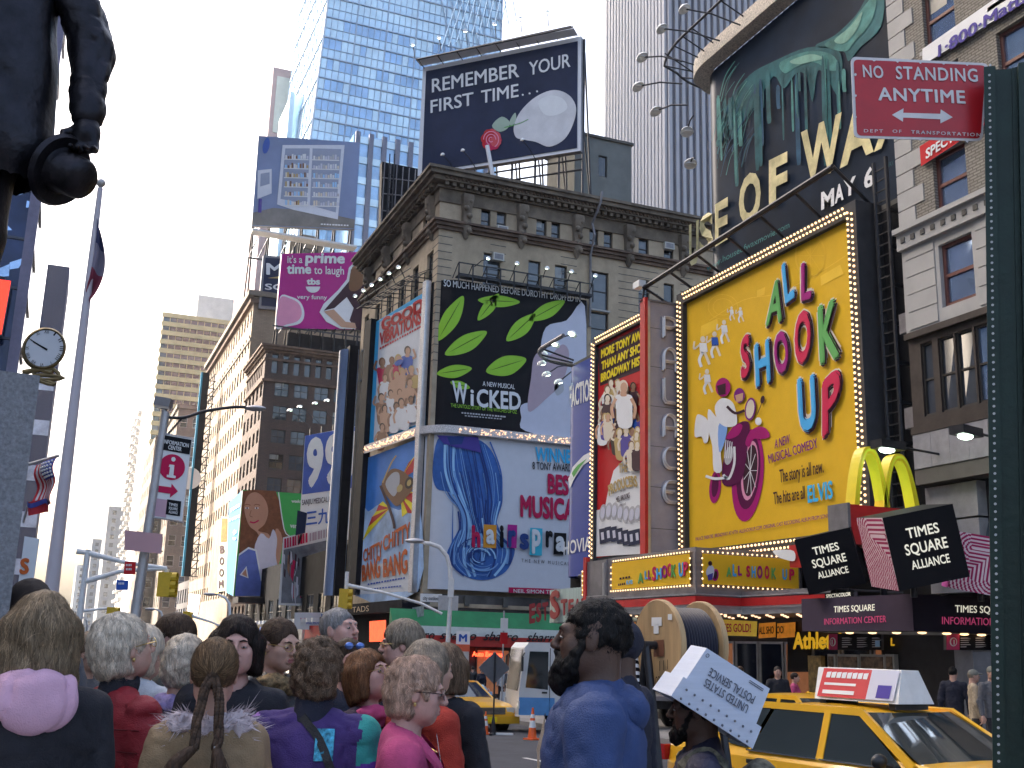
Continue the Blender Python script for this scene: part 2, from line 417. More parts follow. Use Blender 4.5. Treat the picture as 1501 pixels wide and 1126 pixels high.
def facade(root,p0,U,width,z0,z1,cols,rows,m,style='sash',depth=.22,sill=None,pane=True,name='wall',skip=(),extra=None,maxwin=100):
 """a wall seen from outside: p0 its lower left corner, U to the right; windows sit in real openings"""
 U=V(U).normalized();N=U.cross(V((0,0,1)));Z=V((0,0,1));p0=V((p0[0],p0[1],0))
 us=sorted({0,width}|{a for c in cols for a in c});vs=sorted({z0,z1}|{a for r_ in rows for a in r_})
 mb=MB();P=lambda u,v,d=0:p0+U*u+Z*v+N*d
 hole=lambda u,v:any(a<u<b for a,b in cols)and any(a<v<b for a,b in rows)and not any(abs(u-su)<.3 and abs(v-sv)<.3 for su,sv in skip)
 for i in range(len(us)-1):
  for j in range(len(vs)-1):
   if not hole((us[i]+us[i+1])/2,(vs[j]+vs[j+1])/2):
    mb.quad(P(us[i],vs[j]),P(us[i+1],vs[j]),P(us[i+1],vs[j+1]),P(us[i],vs[j+1]),m)
 ang=math.atan2(U.y,U.x);k=0;far=MB()
 for a,b in cols:
  for c,d in rows:
   if not hole((a+b)/2,(c+d)/2):continue
   mb.quad(P(a,c),P(a,d),P(a,d,-depth),P(a,c,-depth),m);mb.quad(P(b,c),P(b,c,-depth),P(b,d,-depth),P(b,d),m)
   mb.quad(P(a,d),P(b,d),P(b,d,-depth),P(a,d,-depth),m);mb.quad(P(a,c),P(a,c,-depth),P(b,c,-depth),P(b,c),m)
   if sill:mb.obox(P(a-.08,c-.12,-.02),U*(b-a+.16),N*.14,Z*.12,sill)
   window(root,P(a,c,-depth+.07),ang,b-a,d-c,style,pane and k<60);k+=1
 if extra:extra(mb,P,U,N)
 return mb.build(name,root)
def even(n,width,w_,m0=None):
 """n openings of width w_ spread over a wall"""
 g=(width-n*w_)/(n)if m0 is None else(width-2*m0-n*w_)/(n-1)
 s0=g/2 if m0 is None else m0
 return[(s0+i*(w_+g),s0+i*(w_+g)+w_)for i in range(n)]
def slab(root,x0,y0,x1,y1,z0,z1,m,name='roof'):
 return MB().bx(x0,y0,z0,x1,y1,z1,m).build(name,root)
def boxbuilding(name,label,x0,y0,x1,y1,z1,m,cw,cs,rows,ww=1.3,style='sash',group='buildings along the avenue',z0=-2,pane=False,roofm=None,depth=.2,sill=None,cat='building'):
 """a block on the street grid: cw windows on the west wall, cs on the south wall"""
 r=thing(name,label,cat,(x0,y0,z0),group=group)
 wd=y1-y0
 facade(r,(x0,y1),(0,-1,0),wd,z0,z1,even(cw,wd,ww)if cw else[],rows,m,style,pane=pane,depth=depth,sill=sill)
 facade(r,(x0,y0),(1,0,0),x1-x0,z0,z1,even(cs,x1-x0,ww)if cs else[],rows,m,style,pane=pane,depth=depth,sill=sill)
 mb=MB();mb.quad((x1,y0,z0),(x1,y1,z0),(x1,y1,z1),(x1,y0,z1),m);mb.quad((x1,y1,z0),(x0,y1,z0),(x0,y1,z1),(x1,y1,z1),m)
 mb.build('rear_wall',r)
 mb=MB();mb.quad((x0,y0,z1),(x1,y0,z1),(x1,y1,z1),(x0,y1,z1),roofm or groove)
 mb.build('roof',r)
 return r
GY=-1.55
cx0,cy0=20.45,63.35
PS=PY(cy0)
cb=thing('corner_building','old limestone office block with heavy carved cornice behind the four large show boards','building',(cx0,cy0,GY),group='buildings along the avenue')
ZT=PS.at(690,262).z
ztop=PS.at(672,300).z;zled=PS.at(670,340).z
def zc(x,y):return PS.at(x,y).z
wr1=(zc(712,340),zc(712,305));wr2=(zc(722,430),zc(722,372));wr3=(zc(879,505),zc(879,458))
def xcol(a,b,y):return(PS.at(a,y).x-cx0,PS.at(b,y).x-cx0)
cols1=[xcol(705,719,322),xcol(728,742,326),xcol(786,801,345),xcol(808,821,350),xcol(864,877,352),xcol(885,898,356),xcol(936,951,368),xcol(973,987,374),xcol(1008,1018,385)]
cols2=[xcol(708,733,400),xcol(774,792,410),xcol(813,831,415),xcol(867,892,425),xcol(936,952,430),xcol(973,988,435)]
WS=42
facade(cb,(cx0,cy0),(1,0,0),WS,zled+.6,ztop,cols1,[wr1],limestone,'sash',depth=.3,sill=limelight)
facade(cb,(cx0,cy0),(1,0,0),WS,GY,zled,cols2,[wr2,wr3,(wr3[0]-4.2,wr3[1]-4.2)],limestone,'sash',depth=.3,sill=limelight)
wl=19
cw=even(8,wl,.95);cw=[(a+.5*(-1)**i,b+.5*(-1)**i)for i,(a,b)in enumerate(cw)]
facade(cb,(cx0,cy0+wl),(0,-1,0),wl,zled+.6,ztop,cw,[wr1],limestone,'sash',depth=.3,sill=limelight)
facade(cb,(cx0,cy0+wl),(0,-1,0),wl,GY,zled,even(6,wl,1.3),[wr2,wr3],limestone,'sash',depth=.3,sill=limelight)
mb=MB()
z=wr2[0]-5
while z<zled-.3:
 for a,b in((0,.95),(3.6,4.7),(8.7,9.9),(13.1,16.2),(18,19)):mb.bx(cx0+a,cy0-.012,z,cx0+b,cy0+.02,z+.05,groove)
 mb.bx(cx0-.012,cy0,z,cx0+.02,cy0+1.2,z+.05,groove)
 z+=.52
mb.build('rusticated_joints',cb)
mb=MB()
for k,(o,h0,h1)in enumerate(((.18,0,.22),(.34,.22,.44),(.5,.44,.6))):
 mb.bx(cx0-o,cy0-o,zled+h0,cx0+WS,cy0-.001,zled+h1-.004,rustm);mb.bx(cx0-o,cy0-.001,zled+h0,cx0-.001,cy0+wl,zled+h1-.004,rustm)
mb.build('belt_course',cb)
mb=MB()
H=ZT-ztop
for o,a,b in((.1,0,.45),(.3,.45,.55),(.75,.62,.76),(1.05,.76,.9),(1.2,.9,1.0)):
 mb.bx(cx0-o,cy0-o,ztop+a*H,cx0+WS,cy0-.001,ztop+b*H-.004,cornicem);mb.bx(cx0-o,cy0-.001,ztop+a*H,cx0-.001,cy0+wl,ztop+b*H-.004,cornicem)
mb.bx(cx0,cy0,ztop,cx0+WS,cy0+wl,ztop+H*.95,cornicem)
for i in range(int(WS/.5)):mb.bx(cx0+.1+i*.5,cy0-.62,ztop+.5*H,cx0+.36+i*.5,cy0-.1,ztop+.62*H,cornicem)
for i in range(int(wl/.5)):mb.bx(cx0-.62,cy0+.1+i*.5,ztop+.5*H,cx0-.1,cy0+.36+i*.5,ztop+.62*H,cornicem)
for i in range(int(WS/.28)):mb.bx(cx0+.05+i*.28,cy0-.85,ztop+.68*H,cx0+.19+i*.28,cy0-.72,ztop+.76*H,rustm)
mb.build('cornice',cb)
def bracket(p,U,N):
 mb=MB();p=V(p);Z=V((0,0,1));Hh=3.0
 pr=[(0,.55),(-.3,.62),(-.7,.5),(-1.1,.34),(-1.7,.3),(-2.2,.42),(-2.6,.3),(-3.0,.06)]
 w0=[.42,.45,.4,.34,.32,.36,.3,.12]
 rows=[]
 for(dz,o),ww in zip(pr,w0):
  rows.append([p+U*(-ww)+Z*dz,p+U*(-ww*.8)+N*o*.8+Z*dz,p+U*(-ww*.3)+N*o+Z*(dz-.05),p+U*(ww*.3)+N*o+Z*(dz-.05),p+U*ww*.8+N*o*.8+Z*dz,p+U*ww+Z*dz])
 mb.grid(rows,cornicem)
 for k in range(5):
  mb.ell(p+Z*(-.5-.5*k)+N*(.42-.03*k)+U*(.12*(-1)**k),(.2,.2,.2),cornicem,8,5)
 o=mb.build('carved_bracket',cb,True);return o
for px in(684,765,846,921,1000):
 bracket((PS.at(px,300).x,cy0-.02,ztop+.35*H),V((1,0,0)),V((0,-1,0)))
for k in range(4):bracket((cx0-.02,cy0+1.3+k*5.2,ztop+.35*H),V((0,-1,0)),V((-1,0,0)))
mb=MB();mb.tube([(PS.at(863,480).x,cy0-.15,zc(863,480)),(PS.at(864,390).x,cy0-.15,zc(864,375)),(PS.at(864,340).x,cy0-.8,zled+1.2),(PS.at(865,320).x,cy0-.35,zled+2.2),(PS.at(868,292).x,cy0-1.3,ZT-.5),(PS.at(870,285).x,cy0-1.3,ZT+.3)],.09,greymetal)
mb.build('drain_pipe',cb,True)
for px,py in((735,338),(729,378),(979,362)):
 p=PS.at(px,py);MB().bx(p.x-.38,cy0-.28,p.z-.25,p.x+.38,cy0+.12,p.z+.25,winframe_lt).bx(p.x-.3,cy0-.285,p.z-.18,p.x+.3,cy0-.27,p.z+.18,greymetal).build('air_conditioner',cb)
MB().bx(cx0+.05,cy0+.4,ZT-.6,cx0+WS,cy0+wl,ZT-.4,groove).build('roof',cb)
mb=MB();mb.quad((cx0+WS,cy0,GY),(cx0+WS,cy0+wl,GY),(cx0+WS,cy0+wl,ZT-.5),(cx0+WS,cy0,ZT-.5),limestone);mb.quad((cx0,cy0+wl,GY),(cx0,cy0+wl,ZT-.5),(cx0+WS,cy0+wl,ZT-.5),(cx0+WS,cy0+wl,GY),limestone);mb.build('rear_wall',cb)
pb=PY(cy0+4)
a,b=pb.at(843,195),pb.at(925,280)
r=thing('roof_house','grey rendered roof house with one dark window beside the night blue billboard','roof house',(a.x,cy0+4,ZT-.4))
c1=pb.at(877,258);c2=pb.at(890,230)
facade(r,(a.x,cy0+4),(1,0,0),b.x-a.x,ZT-.4,pb.at(925,214).z,[(c1.x-a.x,c2.x-a.x)],[(c1.z,c2.z)],mat('roof_house_render',(.17,.18,.17),.9,var=.15,vs=.8,dirt=.3,bump=.2,bs=6),'plain')
mb=MB();m_=MATS['roof_house_render'];zt=pb.at(925,214).z
mb.quad((a.x,cy0+4,ZT-.4),(a.x,cy0+9,ZT-.4),(a.x,cy0+9,zt),(a.x,cy0+4,zt),m_).quad((b.x,cy0+4,ZT-.4),(b.x,cy0+9,ZT-.4),(b.x,cy0+9,zt),(b.x,cy0+4,zt),m_).quad((a.x,cy0+9,ZT-.4),(b.x,cy0+9,ZT-.4),(b.x,cy0+9,zt),(a.x,cy0+9,zt),m_)
mb.build('side_walls',r);MB().bx(a.x-.15,cy0+3.85,zt,b.x+.15,cy0+9.15,zt+.2,groove).build('roof',r)
def sig(n):return n
sb=thing('restaurant','restaurant with green white and red awning beneath the blue wave board','restaurant',(cx0,cy0-.3,GY))
PB=PY(62.0)
green=mat('green_awning',(.02,.22,.07),.6,var=.15,vs=2,dirt=.2);awhite=mat('white_awning',(.66,.68,.62),.6,dirt=.1);ared=mat('red_awning',(.5,.03,.02),.6,var=.12,dirt=.15)
xa,xb=PB.at(575,930).x,PB.at(850,930).x+8
za,zb_,zc_,zd=PB.at(700,896).z,PB.at(700,920).z,PB.at(700,933).z,PB.at(700,948).z
mb=MB()
for o0,o1,z0_,z1_,m_ in((.05,.75,za,zb_,green),(.75,.8,zb_,zc_,awhite),(.8,.8,zc_,zd,ared)):
 mb.quad((xa,62.0+.8-o1,z1_),(xb,62.8-o1,z1_),(xb,62.8-o0,z0_),(xa,62.8-o0,z0_),m_)
mb.poly([(xa,62.75,za),(xa,62.0,zb_),(xa,62.0,zd),(xa,62.75,zd)],green)
mb.build('awning',sb)
mb=MB();blackt=mat('black_lettering',(.012,.012,.014),.5)
for x0_,x1_ in((590,636),(644,697),(708,758),(771,820),(832,882)):
 y_=938+.024*(x0_-640)
 ptext(mb,Pl((0,61.98,0),(0,1,0)),'sbarro',(x0_,y_-1),(x1_,y_+.3),(x0_+2.5,y_-14),blackt,bold=.012,shear=.25,off=.02)
mb.build('lettering',sb)
mb=MB();x1_=PB.at(850,930).x+8
mb.bx(cx0,63.0,PB.at(700,895).z,x1_,63.3,PB.at(700,872).z,mat('dirty_beam',(.1,.09,.085),.85,var=.4,vs=1,dirt=.4));mb.bx(cx0,62.9,PB.at(700,891).z,x1_,63.0,PB.at(700,885).z,limestone)
for k in range(8):mb.bx(cx0+2.5*k,62.75,PB.at(700,888).z,cx0+2.5*k+.3,63.0,PB.at(700,874).z,groove)
mb.build('beam',sb)
interior=mat('shop_interior_warm',(.32,.12,.05),.6,var=.6,vs=.9,emit=.12)
mb=MB();mb.bx(cx0+.2,63.05,GY,x1_,63.3,zd+.3,mat('shop_wall_dark',(.06,.035,.03),.6,var=.4,vs=1.5))
mb.build('back_wall',sb)
for k in range(7):
 xx=cx0+.8+k*2.6
 f=MB().bx(xx,62.95,GY+.4,xx+2.2,63.04,zd-.1,winframe).build('window',sb);MB().bx(xx+.1,62.93,GY+.5,xx+2.1,62.945,zd-.2,interior if k%3!=2 else gdark).build('pane',f)
mb=MB();ptext(mb,Pl((0,62.6,0),(0,1,0)),'Auto Express',(692,962),(736,963),(692,955),mat('red_neon',(1,.06,.02),.4,emit=2.2,var=0),bold=.01,shear=.1);mb.build('neon_sign',sb)
av=thing('dark_shop','dark shop with a small red lit window on the avenue left of the restaurant','shop front',(cx0-.3,cy0+8,GY))
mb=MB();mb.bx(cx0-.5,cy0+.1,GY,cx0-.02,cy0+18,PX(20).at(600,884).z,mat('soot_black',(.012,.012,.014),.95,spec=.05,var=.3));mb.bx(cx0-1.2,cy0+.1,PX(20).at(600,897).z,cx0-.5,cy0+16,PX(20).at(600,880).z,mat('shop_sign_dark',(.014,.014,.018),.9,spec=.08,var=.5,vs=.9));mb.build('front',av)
pa=Pl((cx0-.52,0,0),(1,0,0))
mb=MB();ppoly(mb,pa,[(542,911),(566,909),(566,940),(542,941)],mat('red_lit_window',(1,.07,.012),.5,emit=.5,var=.5,vs=3),.02);mb.build('lit_window',av)
pa2=Pl((cx0-1.22,0,0),(1,0,0))
mb=MB();ptext(mb,pa2,'TADS',(517,898),(541,896),(517,890),mat('dull_gold',(.45,.3,.18),.5),off=.02);ppoly(mb,pa,[(590,893),(622,888),(622,903),(590,910)],mat('blue_grey_poster',(.2,.25,.3),.4,var=.6,vs=2),.03);mb.build('lettering',av)
class Curv:
 """a wall that turns a rounded corner: flat plane, then an upright cylinder"""
 def __init__(s,flat,test,c,r):s.f=flat;s.t=test;s.c=c;s.r=r;s.n=flat.n
 def at(s,x,y,off=0):
  p=s.f.at(x,y,off)
  if s.t(p):return p
  d=ray(x,y);a=d.x**2+d.y**2;ox,oy=CAM.x-s.c[0],CAM.y-s.c[1];rr=s.r+off
  b=2*(ox*d.x+oy*d.y);cc=ox*ox+oy*oy-rr*rr;D=max(b*b-4*a*cc,0)
  return CAM+d*((-b-math.sqrt(D))/(2*a))
def clipx(poly,x0,x1):
 for s,xx in((1,x0),(-1,x1)):
  out=[]
  for i in range(len(poly)):
   a,b=poly[i-1],poly[i];ia,ib=s*(a[0]-xx)>=0,s*(b[0]-xx)>=0
   if ia!=ib:
    t=(xx-a[0])/(b[0]-a[0]);out.append((xx,a[1]+t*(b[1]-a[1])))
   if ib:out.append(b)
  poly=out
  if not poly:break
 return poly
def cpoly(mb,pl,pts,m,off=.02,step=5,smooth=0):
 """a drawn outline laid over a curved board in upright strips"""
 if smooth:pts=[(p[0],p[1])for p in sp([(x,y,0)for x,y in pts],smooth)]
 x=min(p[0]for p in pts);xm=max(p[0]for p in pts)
 while x<xm:
  c=clipx(pts,x,min(x+step,xm))
  if len(c)>2:mb.poly([pl.at(a,b,off)for a,b in c],m)
  x+=step
def board(root,pl,c,th,face,back=None,name='panel'):
 pts=pl.q(c);mb=MB();n=len(pts);e=-pl.n*th;b=back or greymetal
 mb.poly(pts,face);mb.poly([p+e for p in pts],b);mb.add(pts+[p+e for p in pts],[(i,(i+1)%n,n+(i+1)%n,n+i)for i in range(n)],b)
 return mb.build(name,root)
def band(root,pl,c,w_px,th,m,name='frame',closed=True,off=.05):
 """a raised moulding along an outline"""
 mb=MB();P=[pl.at(x,y)for x,y in c];k=len(P)
 for i in range(k if closed else k-1):
  a,b=P[i],P[(i+1)%k];u=(b-a).normalized();t=pl.n.cross(u)*w_px/2
  mb.obox(a-u*w_px/2*1-t-pl.n*.01,(b-a)+u*w_px,t*2,pl.n*(off+.01),m)
 return mb.build(name,root)
def bulbs(root,pl,c,step,r,m=None,closed=True,off=.08,jit=0,name='bulb_border'):
 P=[pl.at(x,y,off)for x,y in c];k=len(P);q=[]
 for i in range(k if closed else k-1):
  a,b=P[i],P[(i+1)%k];n=max(1,int((b-a).length/step));q+=[a+(b-a)*(j/n)for j in range(n)]
 bulbparts(root,q,r,m or bulb)
def floodlight(root,base,head,lit=False,r=.16,down=True):
 base,head=V(base),V(head);mid=(base+head)/2+V((0,0,.12))
 a=MB().tube([base,mid,head],.03,darkmetal,6).build('lamp_arm',root,True)
 d=(head-base).normalized();M=Matrix(((d.x,-d.y,0),(d.y,d.x,0),(0,0,1)))
 hd=MB().lathe([(.02,.14),(r*.55,.12),(r,.02),(r*1.05,-.03)],head,lamphead,12,M=Matrix.Rotation(.5,3,V((0,0,1)).cross(d))if abs(d.z)<.95 else None).ell(head+V((0,0,-.02)),(r*.8,r*.8,.05),lampglow if lit else lamphead,10,5).build('lamp_head',a,True)
 return a
def fineprint(mb,pl,a,b,hpx,m,off=.05):
 """print too small to read: short strokes in a row"""
 n=max(4,int(math.hypot(b[0]-a[0],b[1]-a[1])/4));random.seed(n)
 for k in range(n):
  t0=k/n;t1=t0+random.uniform(.55,.9)/n;f=lambda t,d:(a[0]+(b[0]-a[0])*t,a[1]+(b[1]-a[1])*t+d)
  ppoly(mb,pl,[f(t0,0),f(t1,0),f(t1,-hpx),f(t0,-hpx)],m,off)
def col(n,c,r=.55,**k):return mat('print_'+n,c,r,var=k.pop('var',.04),vs=k.pop('vs',1.5),spec=.12,**k)
P_black=col('black',(.009,.009,.012));P_lime=col('lime',(.29,.56,.05));P_pale=col('pale_lilac',(.56,.57,.66));P_rose=col('dusty_rose',(.45,.35,.4))
P_white=col('white',(.72,.73,.74));P_red=col('red',(.5,.02,.025));P_sky=col('sky_blue',(.05,.4,.75));P_dblue=col('deep_blue',(.03,.1,.42));P_grey=col('grey',(.45,.45,.47))
P_cyan=col('cyan',(.06,.47,.8));P_crim=col('crimson',(.5,.015,.08));P_yel=col('golden_yellow',(.75,.455,.025),var=.05);P_navy=col('night_blue',(.012,.02,.06),.35)
P_skin=col('skin_tan',(.55,.33,.22));P_skin2=col('skin_deep',(.3,.16,.1));P_hair=col('dark_hair',(.04,.025,.02));P_brn=col('brown',(.2,.1,.05));P_cream=col('cream',(.7,.62,.5))
P_yl2=col('bright_yellow',(.85,.68,.02));P_pink=col('pink',(.72,.3,.45));P_mag=col('magenta',(.42,.02,.24));P_green=col('leaf_green',(.12,.4,.1));P_purp=col('purple',(.2,.02,.2));P_gold=col('dull_gold',(.5,.36,.14))
P_lb=col('light_blue',(.35,.6,.85));P_ink=col('ink',(.05,.02,.03));P_yline=col('yellow_tint',(.85,.55,.05))
FS=PY(62.8)
CS=Curv(FS,lambda p:p.x>22,(22,64.5),1.7)
def curved_panel(root,yt,yb,x1,m,name='panel'):
 zt,zb=[FS.at(750,y).z for y in(yt,yb)]
 pts=[(20.3+1.7*(1-math.cos(a)),64.5-1.7*math.sin(a))for a in np.linspace(0,math.pi/2,12)]+[(x1,62.8)]
 mb=MB();mb.grid([[V((x,y,zb)),V((x,y,zt))]for x,y in pts],m)
 mb.grid([[V((x+.3,y+.5,zt)),V((x+.3,y+.5,zb))]for x,y in pts],blackpaint)
 mb.grid([[V((x,y,zt)),V((x+.3,y+.5,zt))]for x,y in pts],greymetal);mb.grid([[V((x,y,zb)),V((x+.3,y+.5,zb))]for x,y in pts],greymetal)
 mb.quad((x1,62.8,zb),(x1+.3,63.3,zb),(x1+.3,63.3,zt),(x1,62.8,zt),greymetal)
 return mb.build(name,root,True,30)
y_mid,y_bot=635,870.5
rw=thing('billboard','black board with lime green shapes, upper right of the four boards on the limestone building','billboard',(25,62.8,15),group='show boards on the corner building')
curved_panel(rw,423,637,30.86,P_black)
mb=MB()
def leafshape(x,y,l,w_,a):
 ca,sa=math.cos(a),math.sin(a);o=[(0,0),(.25,.75),(.55,1),(.85,.55),(1,0),(.85,-.5),(.55,-.9),(.25,-.7)]
 return[(x+l*u*ca-w_*v*sa,y+l*u*sa+w_*v*ca)for u,v in o]
for x,y,l,w_,a in((641,500,76,13,-1.05),(652,520,70,13,-.5),(700,470,50,9,-.9),(640,548,52,10,-.15),(742,500,58,12,-.75),(712,545,62,15,-.3),(775,470,60,11,-.5),(700,440,62,9,.05),(660,560,30,6,.3)):
 cpoly(mb,CS,leafshape(x,y,l,w_,a),P_lime,.03,smooth=4)
 cpoly(mb,CS,leafshape(x+l*.08*math.cos(a),y+l*.08*math.sin(a),l*.85,.5,a),P_black,.036)
for pts,m_ in(([(857,449),(858,600),(857,647),(770,632),(764,612),(764,594),(788,585),(800,560),(792,520),(800,480),(830,470)],P_pale),([(782,525),(796,512),(806,521),(824,505),(834,520),(824,560),(800,585),(777,604),(773,590),(778,555)],P_rose),([(812,566),(822,556),(826,572),(816,580)],P_grey)):
 cpoly(mb,CS,pts,m_,.045 if m_ is not P_pale else .035,smooth=4)
mb.build('artwork',rw)
mb=MB()
ptext(mb,FS,'SO MUCH HAPPENED BEFORE DOROTHY DROPPED IN.',(650,420),(852,444),(650,410),P_white,.06,bold=.006)
ptext(mb,FS,'A NEW MUSICAL',(707,566),(754,571),(707,559),P_white,.06,bold=.008)
ptext(mb,FS,'W',(663,589),(685,594),(662,558),P_white,.06,bold=.03);ptext(mb,FS,'i',(689,595),(694,596),(689,571),P_white,.06,bold=.025);ptext(mb,FS,'CKED',(698,597),(763,602),(698,570),P_white,.06,bold=.03)
ptext(mb,FS,'THE UNTOLD STORY OF THE WITCHES OF OZ',(660,597),(757,607),(660,591.5),P_lime,.07,bold=.01)
fineprint(mb,FS,(676,606.5),(741,612.5),2.2,P_grey,.06);fineprint(mb,FS,(681,610.5),(736,615.5),1.6,P_grey,.06)
mb.build('lettering',rw)
zt=FS.at(700,416).z
mb=MB()
mb.bx(21.5,62.2,zt+.25,31,62.27,zt+.33,darkmetal).bx(21.5,62.2,zt+1.0,31,62.27,zt+1.07,darkmetal).bx(21.5,62.2,zt+.15,31,62.8,zt+.22,darkmetal)
for k in range(11):mb.bx(21.5+k*.95,62.2,zt-.2,21.58+k*.95,62.27,zt+1.07,darkmetal);mb.tube([(21.5+k*.95,62.25,zt+1.0),(21.5+k*.95,63.3,zt+.3)],.03,darkmetal,5)
mb.build('catwalk',rw)
for px,py in((716,379),(758,386),(802,393),(838,398),(873,404)):
 h=PY(61.6).at(px,py);floodlight(rw,(h.x-.7 if px<740 else h.x,62.25,zt+.9),h,True)
rh=thing('billboard','white board with big blue wave and red words, lower right of the four corner boards','billboard',(26,62.8,5),group='show boards on the corner building')
P_hs=col('board_white',(.62,.63,.68));P_b1=col('wave_blue',(.05,.14,.42),var=.3,vs=.8);P_b2=col('wave_light',(.2,.38,.68));P_b3=col('wave_dark',(.03,.06,.22));P_vio=col('violet',(.08,.06,.3));P_or=col('orange',(.7,.3,.04));P_teal=col('teal',(.05,.45,.6))
curved_panel(rh,645,868.5,34,P_hs)
mb=MB()
blob=[(641,645),(660,640),(700,644),(722,664),(734,700),(736,735),(728,765),(733,790),(752,800),(753,815),(741,838),(716,850),(690,848),(668,835),(655,815),(662,795),(674,770),(672,740),(660,722),(640,716),(634,690)]
cpoly(mb,CS,blob,P_b1,.03,smooth=4)
random.seed(3)
WL=[(643,650),(641,690),(652,722),(670,748),(672,776),(660,800),(659,826),(676,845)];WR=[(716,650),(732,694),(735,735),(727,768),(733,788),(750,803),(748,826),(728,845)]
for k in range(90):
 s=random.random();a,b=sorted((random.randrange(0,6),random.randrange(2,8)));b=max(b,a+2)
 pts=[(l[0]*(1-s)+r_[0]*s+random.uniform(-2,2),l[1]*(1-s)+r_[1]*s+random.uniform(-2,2))for l,r_ in list(zip(WL,WR))[a:b+1]]
 pline(mb,CS,pts,random.choice((.5,.8,1.2,2.2,3.5)),random.choice((P_b2,P_b3,P_lb,P_b1,P_b2,P_b3)),.045+.0006*k,6)
for k in range(26):
 rr=4+34*random.random();a0=random.uniform(0,250);pline(mb,FS,ellpts(703+random.uniform(-2,2),816,rr,rr*.78,.3,12,a0,a0+random.uniform(60,140)),random.choice((.7,1.2,2)),random.choice((P_b2,P_lb,P_b3,P_b3)),.11+.001*k)
cpoly(mb,CS,[(640,638),(700,641),(704,664),(668,656),(650,650)],P_vio,.12);cpoly(mb,CS,[(655,640),(680,640),(676,652),(660,652)],P_b3,.13)
for px in range(0,8):pass
mb.poly([FS.at(*q,.06)for q in((745,861),(836,864),(836,872),(745,869))],P_crim)
for a,b,m_ in(((708,769,727,803),None,P_or),((743,769,757,803),None,P_mag),((776,774,794,814),None,P_teal),((811,781,829,813),None,P_black)):
 x0_,y0_,x1_,y1_=a;mb.poly(FS.q(((x0_,y0_),(x1_,y0_+1),(x1_-1,y1_+1),(x0_-1,y1_)),.13),m_)
mb.build('artwork',rh)
mb=MB()
ptext(mb,FS,'WINNER!',(784,676),(849,681),(784,655),P_cyan,.05,bold=.04);ptext(mb,FS,'8 TONY AWARDS!',(780,688),(843,692),(780,677),P_black,.05,bold=.012)
ptext(mb,FS,'BEST',(802,724),(846,728),(802,694),P_crim,.05,bold=.05);ptext(mb,FS,'MUSICAL',(762,758),(853,765),(762,725),P_crim,.05,bold=.05)
for ch,x0_,x1_,yb_,yt_,m_ in(('h',690,703,803,770,P_crim),('a',711,724,798,776,P_white),('i',731,737,803,770,P_black),('r',743,755,803,777,P_b3),('s',760,774,806,782,P_b3),('p',778,791,812,776,P_white),('r',798,809,803,778,P_black),('a',813,827,809,786,P_white),('y',834,846,812,780,P_crim)):
 ptext(mb,FS,ch,(x0_,yb_),(x1_,yb_+.5),(x0_,yt_),m_,.16,bold=.05,base0=False)
ptext(mb,FS,'THE NEW MUSICAL',(764,824),(834,829),(764,819),P_black,.05,space=1.6);ptext(mb,FS,'NEIL SIMON THEATRE',(752,869),(834,871.5),(752,863.5),P_white,.08,bold=.01)
mb.build('lettering',rh)
stud=mat('studded_trim',(.62,.58,.56),.4,var=.6,vs=22,bump=.8,bs=30)
trim=thing('studded_trim','silver studded cross shaped moulding with tiny bulbs between the four corner boards','moulding',(20.3,62.6,15))
zm0,zm1=FS.at(750,645).z-.05,FS.at(750,632.5).z
path=[(20.3+1.7*(1-math.cos(a)),64.5-1.7*math.sin(a))for a in np.linspace(0,math.pi/2,12)]+[(31.3,62.8)]
mb=MB();out=[]
for x,y in path:
 d=V((x-22,y-64.5,0)).normalized()if x<22 else V((0,-1,0));o=V((x,y,0))+d*.35;out.append(o)
 if x==31.3:pass
rows=[]
for o,(x,y)in zip(out,path):rows.append([V((x,y,zm0)),V((o.x,o.y,zm0+.06)),V((o.x,o.y,zm1-.06)),V((x,y,zm1))])
mb.grid(rows,stud)
GV0=V((20.3,64.1,0));GVd=V((-.136,.99,0)).normalized();GV=Pl(GV0,GVd.cross(V((0,0,1))))
def gvp(t,z,o=0):return GV0+GVd*t+V((0,0,z))+GV.n*o
for t0,t1,z0_,z1_ in((-.05,.5,GV.at(620,868).z,GV.at(632,418).z+.3),(.5,9.3,zm0,zm1)):
 mb.grid([[gvp(t0,z0_,0),gvp(t0,z1_,0)],[gvp(t0+.02,z0_,.34),gvp(t0+.02,z1_,.34)],[gvp(t1-.02,z0_,.34),gvp(t1-.02,z1_,.34)],[gvp(t1,z0_,0),gvp(t1,z1_,0)]],stud)
mb.build('moulding',trim)
tb=mat('tiny_bulb',(1,.6,.35),.4,emit=.5,var=0);tp_=[]
for k in range(150):
 t=random.uniform(.6,9.1);tp_.append(gvp(t,random.uniform(zm0+.1,zm1-.1),.37))
for k in range(130):
 tp_.append(V((random.uniform(22,31),62.8-.38,random.uniform(zm0+.1,zm1-.1))))
bulbparts(trim,tp_,.035,tb)
mb=MB();mb.obox(gvp(-.12,GV.at(620,868).z,0),GVd*.07,GV.n*.36,V((0,0,GV.at(632,418).z-GV.at(620,868).z+.2)),silver);mb.build('edge_strip',trim)
rg=thing('billboard','bright blue board with photo of tanned bathers, upper left of four corner boards','billboard',(19.6,68,15),group='show boards on the corner building')
board(rg,GV,[(535,655),(623,626),(631,423),(546,475)],.4,P_sky,blackpaint)
mb=MB()
ppoly(mb,GV,[(548,645),(613,622),(622,437),(557,472)],P_white,.03)
random.seed(11)
